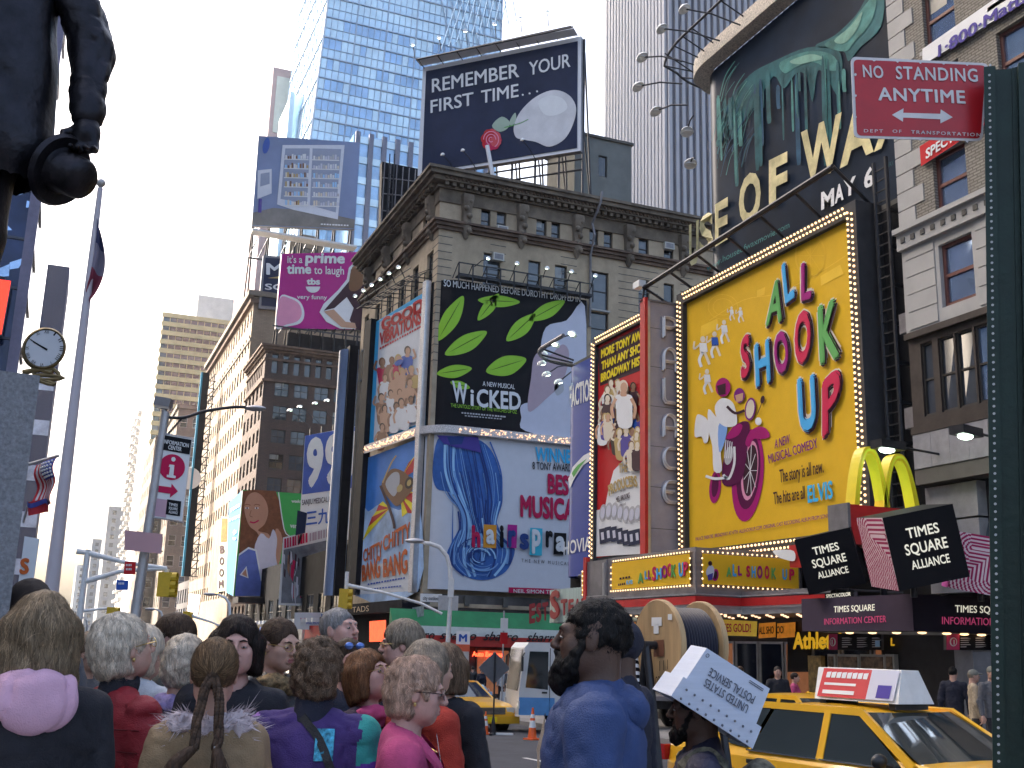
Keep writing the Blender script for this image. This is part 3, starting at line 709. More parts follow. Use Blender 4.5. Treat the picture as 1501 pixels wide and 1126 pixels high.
for i in range(17):
 t=i/16;r_=i//4;x=562+(i%4)*13+random.uniform(-3,3)+(r_%2)*5;y=531+r_*24-(x-585)*.35+random.uniform(-4,4)
 if y<508:y+=14
 figure(mb,GV,x,y,random.uniform(34,44),random.choice((P_skin,P_skin2,P_skin)),random.choice((P_hair,P_brn,P_gold)),random.choice((P_skin,P_skin2,P_skin,P_dblue,P_crim,P_white)),.05+.006*i,random.uniform(-.15,.15),.5)
ppoly(mb,GV,ellpts(601,600,13,6,-.4),P_black,.12);ppoly(mb,GV,ellpts(600,598,11,4.5,-.4),P_grey,.125);ppoly(mb,GV,[(584,628),(598,620),(596,600),(586,606)],P_crim,.115);ppoly(mb,GV,[(598,624),(610,619),(612,604),(600,608)],P_vio,.116);ppoly(mb,GV,ellpts(612,560,8,10,.3),P_gold,.117);ppoly(mb,GV,ellpts(587,532,7,4,-.5),P_dblue,.118)
mb.build('photo_print',rg)
mb=MB()
ptext(mb,GV,'GOOD',(560,487),(622,456),(560,471),P_red,.05,bold=.06,wave=lambda u:1.0+.28*abs(2*u-1));ptext(mb,GV,'VIBRATIONS',(557.5,508),(619,475),(558,488),P_red,.052,bold=.045)
fineprint(mb,GV,(557.5,513),(619,480),3,P_red);fineprint(mb,GV,(560,649),(600,634),2,P_gold)
mb.build('lettering',rg)
rc=thing('billboard','sky blue board with red and yellow striped kite, lower left of four corner boards','billboard',(19.6,68,5),group='show boards on the corner building')
P_c2=col('cloud_blue',(.45,.6,.8),var=.5,vs=.35);P_c1=col('board_blue',(.07,.25,.68),var=.25,vs=.3)
board(rc,GV,[(521,874),(612,868),(622,640),(531,674)],.4,P_c1,blackpaint)
mb=MB();ppoly(mb,GV,[(522,873),(613,867),(617,752),(600,740),(585,748),(560,738),(540,750),(527,742)],P_c2,.02,3)
ppoly(mb,GV,[(526,830),(612,820),(612,866),(522,872)],P_white,.024,0)
def fan(c,pts,off):
 for i in range(len(pts)-1):ppoly(mb,GV,[c,pts[i],pts[i+1]],P_red if i%2 else P_yl2,off)
fan((572,745),[(532,793),(540,773),(546,758),(552,750),(556,740),(562,735)],.04);fan((588,726),[(590,758),(598,752),(607,753),(606,738),(608,722),(600,720)],.04);fan((586,705),[(592,700),(600,678),(606,672),(613,663),(606,692)],.04)
ppoly(mb,GV,[(560,712),(572,690),(585,688),(600,698),(606,716),(596,730),(584,742),(574,735)],P_brn,.05,4);ppoly(mb,GV,[(566,710),(576,694),(586,694),(586,712),(578,728)],P_grey,.055,4)
ppoly(mb,GV,ellpts(587,716,4,6,.4),P_gold,.06);ppoly(mb,GV,ellpts(601,708,6,9,.3),P_hair,.06);ppoly(mb,GV,ellpts(601,708,3,5,.3),P_gold,.065);pline(mb,GV,[(559,712),(570,740),(578,765),(579,775)],4,P_ink,.057);pline(mb,GV,[(562,708),(574,680),(582,668)],2,P_gold,.057)
mb.build('artwork',rc)
mb=MB();P_orr=col('orange_red',(.6,.13,.03))
wv=lambda u:1+.35*u
ptext(mb,GV,'CHITTY',(534,824),(562,817),(534,806),P_orr,.07,bold=.03,wave=wv);ptext(mb,GV,'CHITTY',(563,808),(603,794),(563,787),P_orr,.07,bold=.03,wave=wv)
ptext(mb,GV,'BANG',(532,853),(559,847),(532,829),P_orr,.07,bold=.04,wave=wv);ptext(mb,GV,'BANG',(563,847),(599,841),(563,820),P_orr,.07,bold=.04,wave=wv)
fineprint(mb,GV,(540,858),(596,848),2.4,P_dblue);fineprint(mb,GV,(541,865),(590,860),2,P_dblue)
mb.build('lettering',rc)
mb=MB()
mb.obox(gvp(8.7,GV.at(525,872).z,-.1),GVd*1.1,GV.n*.5,V((0,0,GV.at(545,472).z-GV.at(525,872).z)),blackpaint)
fr=mb.build('side_frame',rg)
zg=GV.at(631,423).z
mb=MB()
for k in range(9):
 t=.6+k*1.0;mb.tube([gvp(t,zg+.1,-.3),gvp(t,zg+1.6,-.3)],.04,darkmetal,5);mb.tube([gvp(t,zg+.9,-.3),gvp(t,zg+.7,1.4)],.035,darkmetal,5);mb.tube([gvp(t,zg+1.6,-.3),gvp(t,zg+.75,1.2)],.025,darkmetal,5)
for o,h in((-.3,1.6),(-.3,.6),(1.4,.7),(.6,.85),(1.35,1.2)):mb.tube([gvp(.3,zg+h,o),gvp(9,zg+h,o)],.04,darkmetal,5)
mb.build('lamp_gantry',rg)
for k in range(6):floodlight(rg,gvp(1+k*1.45,zg+.7,1.4),gvp(1+k*1.45,zg+1.35,1.9),True)
d_=V((.70,-.71,0)).normalized();NB=Pl((26,68.5,0),d_.cross(V((0,0,1))))
ph=thing('billboard','night blue rooftop billboard with pale oval pebble and red rose on the corner building','billboard',(26,68.5,31),group='rooftop billboards')
P_wf=col('frame_white',(.72,.72,.74));P_nb=col('gradient_blue',(.02,.03,.07),var=.5,vs=.12)
cph=[(612,258),(851,221),(852,53),(620,99)]
board(ph,NB,cph,.5,P_wf,greymetal)
board(ph,NB,[(619,253),(846,217),(847,61),(625,105)],-.06,P_nb,P_nb,'picture')
mb=MB()
ptext(mb,NB,'REMEMBER',(634,137),(762,114),(634,117),P_white,.1,bold=.012);ptext(mb,NB,'YOUR',(776,112),(837,99),(776,92),P_white,.1,bold=.012);ptext(mb,NB,'FIRST',(632,167),(695,155),(632,148),P_white,.1,bold=.012);ptext(mb,NB,'TIME',(706,153),(761,143),(706,134),P_white,.1,bold=.012)
for x,y in((767,140),(777,138),(788,135)):ppoly(mb,NB,ellpts(x,y,1.5,1.5,0,8),P_white,.1)
mb.build('lettering',ph)
mb=MB();P_peb=col('pebble_pale',(.6,.6,.62),var=.2,vs=.35)
ppoly(mb,NB,[(754,186),(764,164),(786,143),(812,133),(834,140),(845,158),(841,182),(828,205),(806,216),(786,209),(770,206),(757,202)],P_peb,.1,5);ppoly(mb,NB,[(790,150),(808,141),(826,146),(832,160),(815,170),(798,168)],P_white,.105,5)
ppoly(mb,NB,[(722,185),(736,172),(748,180),(744,190),(732,194)],col('leaf_pale',(.35,.45,.36)),.1,4);ppoly(mb,NB,[(748,178),(756,166),(757,178),(750,186)],MATS['print_leaf_pale'],.1,4);pline(mb,NB,[(740,188),(762,182),(775,176)],1.5,P_green,.1)
for i in range(9):
 a=i*2.4;ppoly(mb,NB,ellpts(721+7*math.cos(a),206+8*math.sin(a),8.5,8,a,10),(P_crim,P_red,col('rose_red',(.6,.08,.1)))[i%3],.11+.003*i)
for i in range(3):pline(mb,NB,ellpts(721,206,3+4*i,3.5+4.2*i,0,12,40+70*i,300+60*i),1.2,P_pink,.15)
mb.build('artwork',ph)
T_=NB.at(612,258)
mb=MB();zb_=T_.z-.1;za_=NB.at(852,53).z
A_,B_=NB.at(616,258),NB.at(851,221);bk=-NB.n
for k in range(8):
 p=A_+(B_-A_)*(k/7);q=p+bk*2.6
 mb.tube([(p.x+bk.x*.5,p.y+bk.y*.5,ZT-.4),(p.x+bk.x*.5,p.y+bk.y*.5,za_)],.09,darkmetal,6);mb.tube([(q.x,q.y,ZT-.4),(p.x+bk.x*.6,p.y+bk.y*.6,za_-1)],.07,darkmetal,6);mb.tube([(q.x,q.y,ZT-.3),(p.x+bk.x*.6,p.y+bk.y*.6,zb_+2)],.06,darkmetal,6)
for h in(.4,1.2):mb.tube([A_+bk*.5+V((0,0,-h)),B_+bk*.5+V((0,0,-h))],.07,darkmetal,6)
mb.build('steel_support',ph)
mb=MB();zt_=za_+.35
mb.tube([NB.at(617,94,.7),NB.at(842,46,.7)],.06,darkmetal,6);mb.tube([NB.at(620,98,1.1),NB.at(846,52,1.1)],.06,darkmetal,6);mb.quad(NB.at(618,98,.1),NB.at(848,53,.1),NB.at(848,52,1.0),NB.at(618,97,1.0),P_wf)
for k in range(9):
 x=622+k*28;y=97-5.9*k;mb.tube([NB.at(x,y+3,0),NB.at(x,y,1.1)],.04,darkmetal,5)
mb.build('catwalk',ph)
for x,y in((622,84),(660,74),(698,65),(740,55),(777,47),(816,38)):
 e=NB.at(x-4,y+12,1.1);floodlight(ph,e,NB.at(x,y,1.9),True)
for x,y in((663,240),(692,234),(778,219)):floodlight(ph,NB.at(x+10,y+18,.4),NB.at(x,y,1.6))
mb=MB();mb.obox(NB.at(613,278,.1),(NB.at(660,270,.1)-NB.at(613,278,.1)),V((0,0,.75)),bk*.2,P_wf);ptext(mb,NB,'city outdoor',(617,275),(650,269.5),(617,270),P_black,.14,bold=.01);mb.build('maker_plate',ph)
mb=MB();mb.tube([(NB.at(724,250).x,NB.at(724,250).y-1.2,ZT),NB.at(724,224,1.2)],.16,P_wf,8);mb.build('white_vent_pipe',ph)
db=thing('billboard','back of a black rooftop billboard with ladder between the glass tower and the limestone cornice','billboard',(24,76,30),group='rooftop billboards')
DB=PY(78);c_=[(556,400),(612,400),(616,248),(560,237)]
board(db,DB,c_,.6,blackpaint,blackpaint)
mb=MB()
for k in range(14):mb.tube([DB.at(567,258+10*k,.3),DB.at(574,259+10*k,.3)],.03,darkmetal,5)
for x in(567,574):mb.tube([DB.at(x+3,228,.3),DB.at(x-6,400,.3)],.05,darkmetal,5)
for k in range(6):mb.tube([DB.at(563+k*9,240+2*k,.2),DB.at(558+k*9,330,.2)],.05,greymetal,5)
for h in(262,285,310):mb.tube([DB.at(560,h,.2),DB.at(614,h+6,.2)],.05,greymetal,5)
mb.build('ladder',db)
P20=PX(20)
def z20(x,y):return P20.at(x,y).z
def y20(x,y):return P20.at(x,y).y
tb_=thing('theatre_building','dark low theatre front behind the golden yellow motorcycle board','building',(20.4,22,GY),group='buildings along the avenue')
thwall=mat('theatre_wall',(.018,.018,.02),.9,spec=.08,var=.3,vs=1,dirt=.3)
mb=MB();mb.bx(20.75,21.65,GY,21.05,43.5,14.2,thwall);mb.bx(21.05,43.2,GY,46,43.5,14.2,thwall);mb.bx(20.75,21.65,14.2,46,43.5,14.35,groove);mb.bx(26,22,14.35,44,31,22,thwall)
mb.build('wall',tb_)
for k in range(5):
 MB().bx(21.5+k*4,43.5,2+0*k,23.2+k*4,43.6,4.4,winframe).build('window',tb_)
WX=PX(21.5)
WC=Curv(WX,lambda p:p.y<32.6,(23.1,32.6),1.6)
wx=thing('billboard','huge dark teal billboard with melting pale drips and the date May 6','billboard',(21.5,28,10),group='rooftop billboards')
zwb,zwt=WX.at(1318,350).z,WX.at(1015,130).z
yS=WX.at(1322,200).y
P_wax=col('deep_teal',(.008,.018,.038),.3,var=.6,vs=.25);P_w1=col('wax_teal',(.022,.1,.115),.35,var=.6,vs=.8);P_w2=col('pale_teal',(.06,.2,.19),.35,var=.5,vs=1.2);P_w3=col('wax_highlight',(.17,.34,.28),.35,var=.3,vs=2);P_wb=col('drip_blue',(.018,.07,.13),.35,var=.4)
pts=[(21.5,yS),(21.5,32.6)]+[(23.1-1.6*math.cos(a),32.6+1.6*math.sin(a))for a in np.linspace(.1,math.pi*.6,14)]
mb=MB();mb.grid([[V((x,y,zwb)),V((x,y,zwt))]for x,y in pts],P_wax);mb.grid([[V((x+.35,y-.1,zwt)),V((x+.35,y-.1,zwb))]for x,y in pts],blackpaint);mb.grid([[V((x,y,zwb)),V((x+.35,y-.1,zwb))]for x,y in pts],blackpaint);mb.grid([[V((x,y,zwt)),V((x+.35,y-.1,zwt))]for x,y in pts],blackpaint)
mb.build('panel',wx,True,30)
mb=MB()
def wp(p,m,o=.03,s=4):cpoly(mb,WC,p,m,o,12,s)
wp([(1098,112),(1140,88),(1185,70),(1226,72),(1236,95),(1230,140),(1215,118),(1200,104),(1192,150),(1183,112),(1168,108),(1150,130),(1135,112),(1112,150),(1090,178),(1078,190),(1084,150)],P_w1)
wp([(1145,92),(1185,76),(1220,80),(1232,100),(1218,104),(1196,92),(1170,98),(1152,108)],P_w2,.045);wp([(1160,90),(1190,80),(1210,86),(1195,90),(1172,95)],P_w3,.06)
wp([(1196,68),(1225,52),(1256,22),(1275,-8),(1296,-10),(1292,40),(1262,70),(1245,90),(1236,74)],P_w1,.03);wp([(1210,66),(1240,46),(1268,10),(1286,-8),(1280,30),(1254,62),(1240,76)],P_w2,.045);wp([(1225,60),(1248,40),(1266,18),(1258,44),(1240,64)],P_w3,.06)
wp([(1100,112),(1075,140),(1058,178),(1052,215),(1062,200),(1072,170),(1094,140),(1110,128)],P_w1,.035)
random.seed(5)
for k in range(34):
 x=random.uniform(1052,1240);y=80+abs(x-1190)*.45+random.uniform(-5,40);l=random.uniform(25,150);w_=random.uniform(.6,2.6)
 wp([(x-w_,y),(x+w_,y),(x+w_*.8+l*.03,y+l*.7),(x+w_*1.2+l*.03,y+l*.95),(x+l*.03,y+l),(x-w_+l*.02,y+l*.9)],random.choice((P_wb,P_w1,P_w1,P_w2)),.05+.001*k,3)
for k in range(40):
 x=random.uniform(1048,1100);y=random.uniform(110,230);pline(mb,WC,[(x+18,y-22),(x+4,y),(x-4,y+30)],random.uniform(.5,1.3),random.choice((P_w1,P_w2,P_wb)),.06)
mb.build('artwork',wx)
mb=MB();P_wl1=col('letter_green',(.12,.34,.12),var=.6,vs=.7);P_wl=col('letter_cream',(.62,.55,.3),var=.45,vs=1.0)
def wtxt(s,bl,br,tl,m,bold=.02,off=.06,**k):
 vs,fs=glyphs(s,min(bold,.035));x0,x1=vs[:,0].min(),vs[:,0].max();y1=vs[:,1].max();o=[]
 for a,b in vs:
  u,v=(a-x0)/(x1-x0),max(b,0)/y1;o.append(WC.at(bl[0]+(br[0]-bl[0])*u+(tl[0]-bl[0])*v,bl[1]+(br[1]-bl[1])*u+(tl[1]-bl[1])*v,off))
 mb.add(o,fs,m)
for ch,x0_,x1_,yb,yt,sl_ in(('U',1010,1024,392,330,0),('S',1025,1045,374,318,0),('E',1048,1070,362,300,0),('O',1086,1118,332,262,0),('F',1130,1157,308,236,0),('W',1177,1237,276,195,0),('A',1234,1284,248,170,0),('X',1284,1330,224,140,0)):
 dy=-(x1_-x0_)*.5
 if ch=='U':dy=-8
 wtxt(ch,(x0_,yb),(x1_,yb+dy),(x0_,yt),P_wl,.035,.085);
for ch,x0_,x1_,yb in(('M',1207,1226,309),('A',1227,1240,300),('Y',1240,1258,291)):wtxt(ch,(x0_,yb),(x1_,yb-7),(x0_,yb-26),P_white,.04,.09)
wtxt('6',(1270,278),(1284,272),(1270,249),P_white,.04,.09)
wtxt('www.houseofwaxmovie.com',(1036,398),(1160,334),(1036,389),P_w2,.005,.08);wtxt('WAX',(1302,247),(1313,243),(1302,240),P_w1,0,.08)
mb.build('lettering',wx)
rim=mat('perforated_rim',(.5,.44,.36),.5,var=.55,vs=16,bump=.5,bs=25)
mb=MB();rr=[[V((x,y,zwt+.05)),V((x-.55*(1 if x<22 else max(0,(23.1-x)/1.6)),y+(0 if y<32.6 else .55*(y-32.6)/1.6),zwt+.12)),V((x-.55*(1 if x<22 else max(0,(23.1-x)/1.6)),y+(0 if y<32.6 else .55*(y-32.6)/1.6),zwt+.75)),V((x,y,zwt+.8))]for x,y in pts]
mb.grid(rr,rim);mb.build('rim',wx)
o_=[V((x-1.5*(1 if x<22 else max(-.2,(23.1-x)/1.6)),y+(0 if y<32.6 else 1.5*(y-32.6)/1.6),zwt+1.0))for x,y in pts]
mb=MB();mb.tube(o_,.05,darkmetal,8);mb.build('curved_rail',wx,True)
mb=MB()
for k in range(0,len(o_)):mb.tube([o_[k],V((pts[k][0],pts[k][1],zwt+.4))],.03,darkmetal,5)if k%2 else None
for k in range(6):yy=yS+1+k*2;mb.tube([(20,yy,zwt+1),(21.5,yy,zwt+.4)],.03,darkmetal,5)
mb.build('rail_strut',wx)
for(x,y),(bx_,by_)in(((1003,13),(1085,37)),((970,42),(1055,60)),((941,84),(1000,90)),((935,127),(1000,123)),((961,163),(1008,154)),((1007,193),(1016,170)),((1012,240),(1018,232))):
 h=dist(x,y,37);b=V(o_[6]);bb=dist(bx_,by_,36.2);floodlight(wx,bb,h,False,.23)
ay=thing('billboard','golden yellow theatre board with motorcycle picture and coloured title, framed by lit bulbs','billboard',(20,28,5))
A_=[(1010,810),(1262,766),(1246.5,321),(1009,445)]
y0_,y1_=23.55,32.5;z0_,z1_=5.06,13.95
ao=[(20,y1_,z0_),(20,y0_,z0_),(20,y0_,z1_),(20,y1_,z1_)]
mb=MB();mb.quad(*ao,P_yel);mb.build('panel',ay)
mb=MB();fr_=mat('board_casing',(.05,.052,.058),.6,var=.2,vs=2,spec=.2)
g=.42
mb.bx(20.02,y0_-g,z0_-.35,20.74,y1_+g,z1_+g,fr_)
for a,b,c,d in((y0_-g,y0_,z0_-.35,z1_+g),(y1_,y1_+g,z0_-.35,z1_+g),(y0_,y1_,z1_,z1_+g),(y0_,y1_,z0_-.35,z0_)):mb.bx(19.82,a,c,20.02,b,d,fr_)
mb.build('casing',ay)
random.seed(2);bq=[]
def bl_(a,b,n,w_):
 a,b=V(a),V(b);bq.extend(a+(b-a)*((i+.5*(s>0))/n)+w_*s for i in range(n)for s in(-1,1))
wz=V((0,0,.09));wy=V((0,.09,0))
bl_((19.77,y0_-.2,z0_),(19.77,y0_-.2,z1_+.2),52,wy);bl_((19.77,y1_+.2,z0_),(19.77,y1_+.2,z1_+.2),52,wy);bl_((19.77,y0_,z1_+.22),(19.77,y1_,z1_+.22),52,wz);bl_((19.77,y0_,z0_-.18),(19.77,y1_,z0_-.18),46,wz)
bulbparts(ay,bq,.04,bulb)
mb=MB();A=P20
def ap(p,m,o=.01,s=0):ppoly(mb,A,p,m,o,s)
for r_ in(21,19.8):pline(mb,A,[(1188+(a-1188)*1.05,b)for a,b in ellpts(1188,375,r_,r_*1.55,0,26,0,359)],.8,P_yline,.008)
for k in range(8):a=k*math.pi/4;pline(mb,A,[(1188,375),(1188+21*math.cos(a),375+31*math.sin(a))],.6,P_yline,.008,1)
ap([(1203,405),(1232,388),(1237,402),(1204,419)],P_yline,.012);ap([(1028,478),(1052,467),(1053,482),(1027,496)],P_yline,.012);ap([(1110,426),(1122,421),(1121,432),(1110,436)],P_yline,.012)
for r_ in(12,18):pline(mb,A,ellpts(1060,450,r_*1.2,r_,0,20,0,359),.7,P_yline,.008)
pline(mb,A,[(1040,470),(1090,440),(1140,430),(1200,400),(1240,375)],1,P_yline,.008)
random.seed(4)
for x,y,h in((1073,460,20),(1086,462,22),(1062,487,34),(1048,506,38),(1031,516,44),(1037,560,36)):
 ap(ellpts(x,y-h*.42,h*.09,h*.11,0,8),P_cream,.02);ap([(x-h*.12,y-h*.3),(x+h*.12,y-h*.3),(x+h*.16,y),(x-h*.1,y+h*.05)],random.choice((P_white,P_white,P_dblue)),.018);pline(mb,A,[(x,y),(x-h*.12,y+h*.25),(x-h*.05,y+h*.5)],h*.1,P_white,.018);pline(mb,A,[(x+h*.05,y),(x+h*.14,y+h*.22),(x+h*.22,y+h*.42)],h*.09,P_cream,.018);pline(mb,A,[(x-h*.1,y-h*.25),(x-h*.3,y-h*.1),(x-h*.28,y-h*.35)],h*.06,P_cream,.018)
P_mg=col('bike_magenta',(.36,.015,.15));P_mg2=col('bike_dark',(.1,.01,.06));P_blu=col('jean_blue',(.22,.38,.72))
ap(ellpts(1097,697,23,68,.09,30),P_mg,.02);ap(ellpts(1098,692,17,55,.09,30),P_mg2,.024);ap(ellpts(1100,690,12,44,.1,26),P_pink,.028);ap(ellpts(1101,690,10,38,.1,24),P_ink,.03)
for k in range(9):a=k*.698;pline(mb,A,[(1101,690),(1101+10*math.cos(a),690+38*math.sin(a))],.9,P_white,.034,1)
ap(ellpts(1049,714,8.5,24,.1,20),P_mg,.02);ap(ellpts(1049,712,5,17,.1,18),P_mg2,.024)
ap([(1094,650),(1100,634),(1112,626),(1124,628),(1130,640),(1118,644),(1106,644),(1100,655)],P_mg,.04,4)
ap([(1066,640),(1078,626),(1090,618),(1100,622),(1098,650),(1090,700),(1076,712),(1060,708),(1062,670)],P_mg2,.036,4);ap([(1066,640),(1080,622),(1090,624),(1084,638),(1070,644)],P_mg,.042,3)
pline(mb,A,[(1062,696),(1070,702),(1078,680),(1078,655)],3.5,P_white,.046);pline(mb,A,[(1036,698),(1050,702),(1068,700)],4,P_white,.046);ap(ellpts(1070,668,6,14,.2,14),P_grey,.044)
for k in range(4):pline(mb,A,[(1066+3*k,645+k),(1064+3*k,672)],1.3,P_white,.05,1)
ap([(1040,600),(1052,612),(1064,622),(1066,640),(1058,660),(1060,690),(1048,690),(1046,655),(1040,630)],P_white,.048,3);ap([(1055,625),(1066,612),(1068,630),(1062,655),(1056,662)],P_blu,.054,3)
ap([(1050,596),(1060,584),(1074,588),(1080,600),(1082,622),(1066,626),(1054,616)],P_white,.056,4);ap([(1022,612),(1028,608),(1040,618),(1040,645),(1034,650),(1030,640),(1020,640)],P_white,.05,3)
ap(ellpts(1062,568,11,14,.05,18),P_mg,.06);ap([(1053,566),(1066,562),(1066,578),(1056,580)],P_ink,.064);ap(ellpts(1086,580,8,11,.05,16),P_purp,.06);ap([(1080,580),(1092,576),(1091,588),(1082,590)],P_skin,.064)
pline(mb,A,[(1068,596),(1080,606),(1094,602)],4,P_ink,.066);ap(ellpts(1102,600,8,17,.12,18),P_purp,.058);ap(ellpts(1102,600,6,14,.12,18),P_cream,.064);ap(ellpts(1120,586,3,6,.2,10),P_ink,.06);pline(mb,A,[(1112,608),(1117,596),(1120,588)],1,P_ink,.058)
ap(ellpts(1114,618,5,6,0,10),P_white,.06)
mb.build('artwork',ay)
mb=MB();P_lg=col('title_green',(.14,.42,.12));P_lb2=col('title_blue',(.08,.42,.78));P_lm=col('title_magenta',(.36,.02,.2));P_lr=col('title_red',(.62,.03,.09))
def tl(ch,BL,BR,TL,m,o=.06):
 for k,(bo,off,mm)in enumerate(((.1,0,P_cream),(.065,.012,P_ink),(.05,.024,m))):
  dx=1.2 if k==1 else 0;pts_=((BL[0]+dx,BL[1]+dx),(BR[0]+dx,BR[1]+dx),(TL[0]+dx,TL[1]+dx));e=(2.6,1.2,0)[k]
  u=V((pts_[1][0]-pts_[0][0],pts_[1][1]-pts_[0][1],0)).normalized()*e;t=V((pts_[2][0]-pts_[0][0],pts_[2][1]-pts_[0][1],0)).normalized()*e
  q=lambda p,a,b:(p[0]+a*u.x+b*t.x,p[1]+a*u.y+b*t.y)
  ptext(mb,A,ch,q(pts_[0],-1,-1),q(pts_[1],1,-1),q(pts_[2],-1,1),mm,o+off,bold=bo)
tl('A',(1126,481),(1151,472),(1130,416),P_lg);tl('L',(1155,449),(1170,438),(1149,389),P_lb2);tl('L',(1178,444),(1194,440),(1178,387),P_lm)
tl('S',(1090,560),(1104,550),(1089,497),P_lr);tl('H',(1112,570),(1135,561),(1109,506),P_lb2);tl('O',(1140,551),(1162,546),(1137,489),P_lm);tl('O',(1168,537),(1193,531),(1169,459),P_lr);tl('K',(1206,537),(1236,525),(1202,450),P_lg)
tl('U',(1176,636),(1203,630),(1172,556),P_lb2);tl('P',(1209,646),(1237,620),(1209,560),P_lr)
ptext(mb,A,'A NEW',(1138,658),(1160,650),(1138,645),P_purp,.06,bold=.015);ptext(mb,A,'MUSICAL COMEDY',(1130,680),(1202,656),(1128,667),P_purp,.06,bold=.012)
ptext(mb,A,'The story is all new.',(1146,708),(1210,693),(1145,689),P_ink,.06,bold=.008);ptext(mb,A,'The hits are all',(1137,740),(1183,731),(1136,722),P_ink,.06,bold=.008);ptext(mb,A,'ELVIS',(1187,738),(1224,731),(1186,712),P_cyan,.06,bold=.03)
ptext(mb,A,'PALACE THEATRE  BROADWAY AT 47TH  ALLSHOOKUP.COM  ORIGINAL CAST RECORDING ALBUM FROM SONY BMG',(1022,793),(1228,757),(1022,788),P_purp,.06,bold=.008)
mb.build('lettering',ay)
mb=MB()
L0,L1=V((19.2,34.2,z1_+1.0)),V((19.2,y0_-.3,z1_+1.35))
mb.tube([L0,L1],.09,darkmetal,8)
for k in range(7):p=L0+(L1-L0)*(k/6);mb.tube([p,V((20.5,p.y,z1_+.4))],.05,darkmetal,6)
mb.build('light_bar',ay)
MB().cb(L0+V((-.1,.2,.15)),(.28,.5,.25),lamphead).tube([L0,L0+V((0,.1,-.4))],.04,darkmetal).build('camera_box',ay)
ld=thing('ladder','dark steel ladder standing upright beside the yellow theatre board','ladder',(20.3,22.6,z0_))
mb=MB();LP=PX(20.3)
for yy in(22.35,22.85):mb.tube([(20.3,yy,4.4),(20.3,yy,z1_+1.5)],.06,rustm if 0 else darkmetal,6)
mb.build('rail',ld)
for k in range(34):MB().tube([(20.3,22.35,4.6+k*.32),(20.3,22.85,4.6+k*.32)],.025,darkmetal,5).build('rung',ld)
for k in range(9):MB().bx(20.25,22.3,5+k*1.1,20.7,22.36,5.1+k*1.1,darkmetal).build('wall_bracket',ld)
MB().bx(20.3,21.75,10.2,20.7,22.2,10.75,greymetal).build('junction_box',ld);MB().bx(20.3,21.75,7.6,20.7,22.2,8.15,greymetal).build('junction_box',ld)
bs_=thing('blade_sign','tall grey upright theatre blade sign with tubular letters and red edge','sign',(19.2,33.6,4.5))
yb_=33.25;BP=PY(yb_)
zl0,zl1=BP.at(950,817).z,BP.at(953,442).z;xl=BP.at(945,640).x
gb=mat('blade_grey',(.33,.31,.335),.6,metal=0,var=.15,vs=1.2,dirt=.2)
MB().bx(xl+.12,yb_,zl0,20.75,yb_+.36,zl1,gb).build('body',bs_)
mb=MB();mb.bx(xl,yb_+.1,zl0,xl+.12,yb_+.34,zl1+.1,redpaint);mb.bx(xl-.02,yb_-.06,zl0,xl+.1,yb_+.1,zl1+.12,redpaint);mb.bx(xl+.1,yb_-.05,zl0,xl+.2,yb_,zl1,silver)
mb.bx(xl,yb_-.05,zl1,20.7,yb_+.36,zl1+.08,greymetal).build('red_edge',bs_)
lw=.055;lm=mat('polished_tube',(.62,.62,.63),.35,metal=.35,var=.05)
def strokes(ch):
 arc=lambda cx,cy,rx,ry,a0,a1,n=10:[(cx+rx*math.cos(R(a0+(a1-a0)*i/n)),cy+ry*math.sin(R(a0+(a1-a0)*i/n)))for i in range(n+1)]
 return{'P':[[(0,0),(0,1),(.5,1)]+arc(.5,.75,.5,.25,90,-90)+[(0,.5)]],'A':[[(0,0),(0,.6)]+arc(.5,.6,.5,.4,180,0)+[(1,0)],[(0,.4),(1,.4)]],'L':[[(0,1),(0,0.15),(.15,0),(1,0)]],'C':[[(1,1)]+arc(.5,.5,.5,.5,90,270)+[(1,0)]],'E':[[(1,1)]+arc(.5,.5,.5,.5,90,270)+[(1,0)],[(0.05,.5),(.8,.5)]]}[ch]
for ch,yt,yb in(('P',467,496),('A',512,544),('L',557,591),('A',609,641),('C',658,687),('E',707,737)):
 a=BP.at(970,yb,.1);b=BP.at(988,yb,.1);t=BP.at(970,yt,.1);U=V((b.x-a.x,0,0));Z=V((0,0,t.z-a.z));mb=MB()
 for st in strokes(ch):
  q=[a+U*u+Z*v for u,v in st]
  for dx in(0,.09):mb.tube([p+V((0,-dx*.3,0))+(V((dx*.6,0,dx*.6)))for p in q],.035,lm,6)
  mb.tube([p+V((.03,.05,.03))for p in q],.075,gb,6)
 mb.build('letter',bs_,True)
mb=MB();[mb.bx(xl+.15,yb_-.004,z,20.7,yb_,z+.02,groove)for z in np.linspace(zl0+1,zl1-1,6)];mb.build('seams',bs_)
rp_=thing('billboard','tall red and white show panel with lit bulb border behind the grey blade sign','billboard',(20,37,5))
RP=PX(20.0);z0,z1=RP.at(874,818).z,RP.at(876,508).z;ya,yb2=RP.at(942,640).y-1.8,RP.at(876,640).y
mb=MB();mb.quad((20,yb2,z0),(20,ya,z0),(20,ya,z1),(20,yb2,z1),P_red);mb.build('panel',rp_)
mb=MB();mb.bx(20.02,ya,z0-.3,20.74,yb2+.3,z1+.35,fr_);mb.bx(19.85,yb2,z0-.3,20.02,yb2+.3,z1+.35,fr_);mb.bx(19.85,ya,z1,20.02,yb2,z1+.35,fr_);mb.build('casing',rp_)
bq.clear();bl_((19.8,yb2+.15,z0),(19.8,yb2+.15,z1+.2),50,wy);bl_((19.8,ya,z1+.2),(19.8,yb2,z1+.2),30,wz);bulbparts(rp_,bq,.04,bulb)
mb=MB()
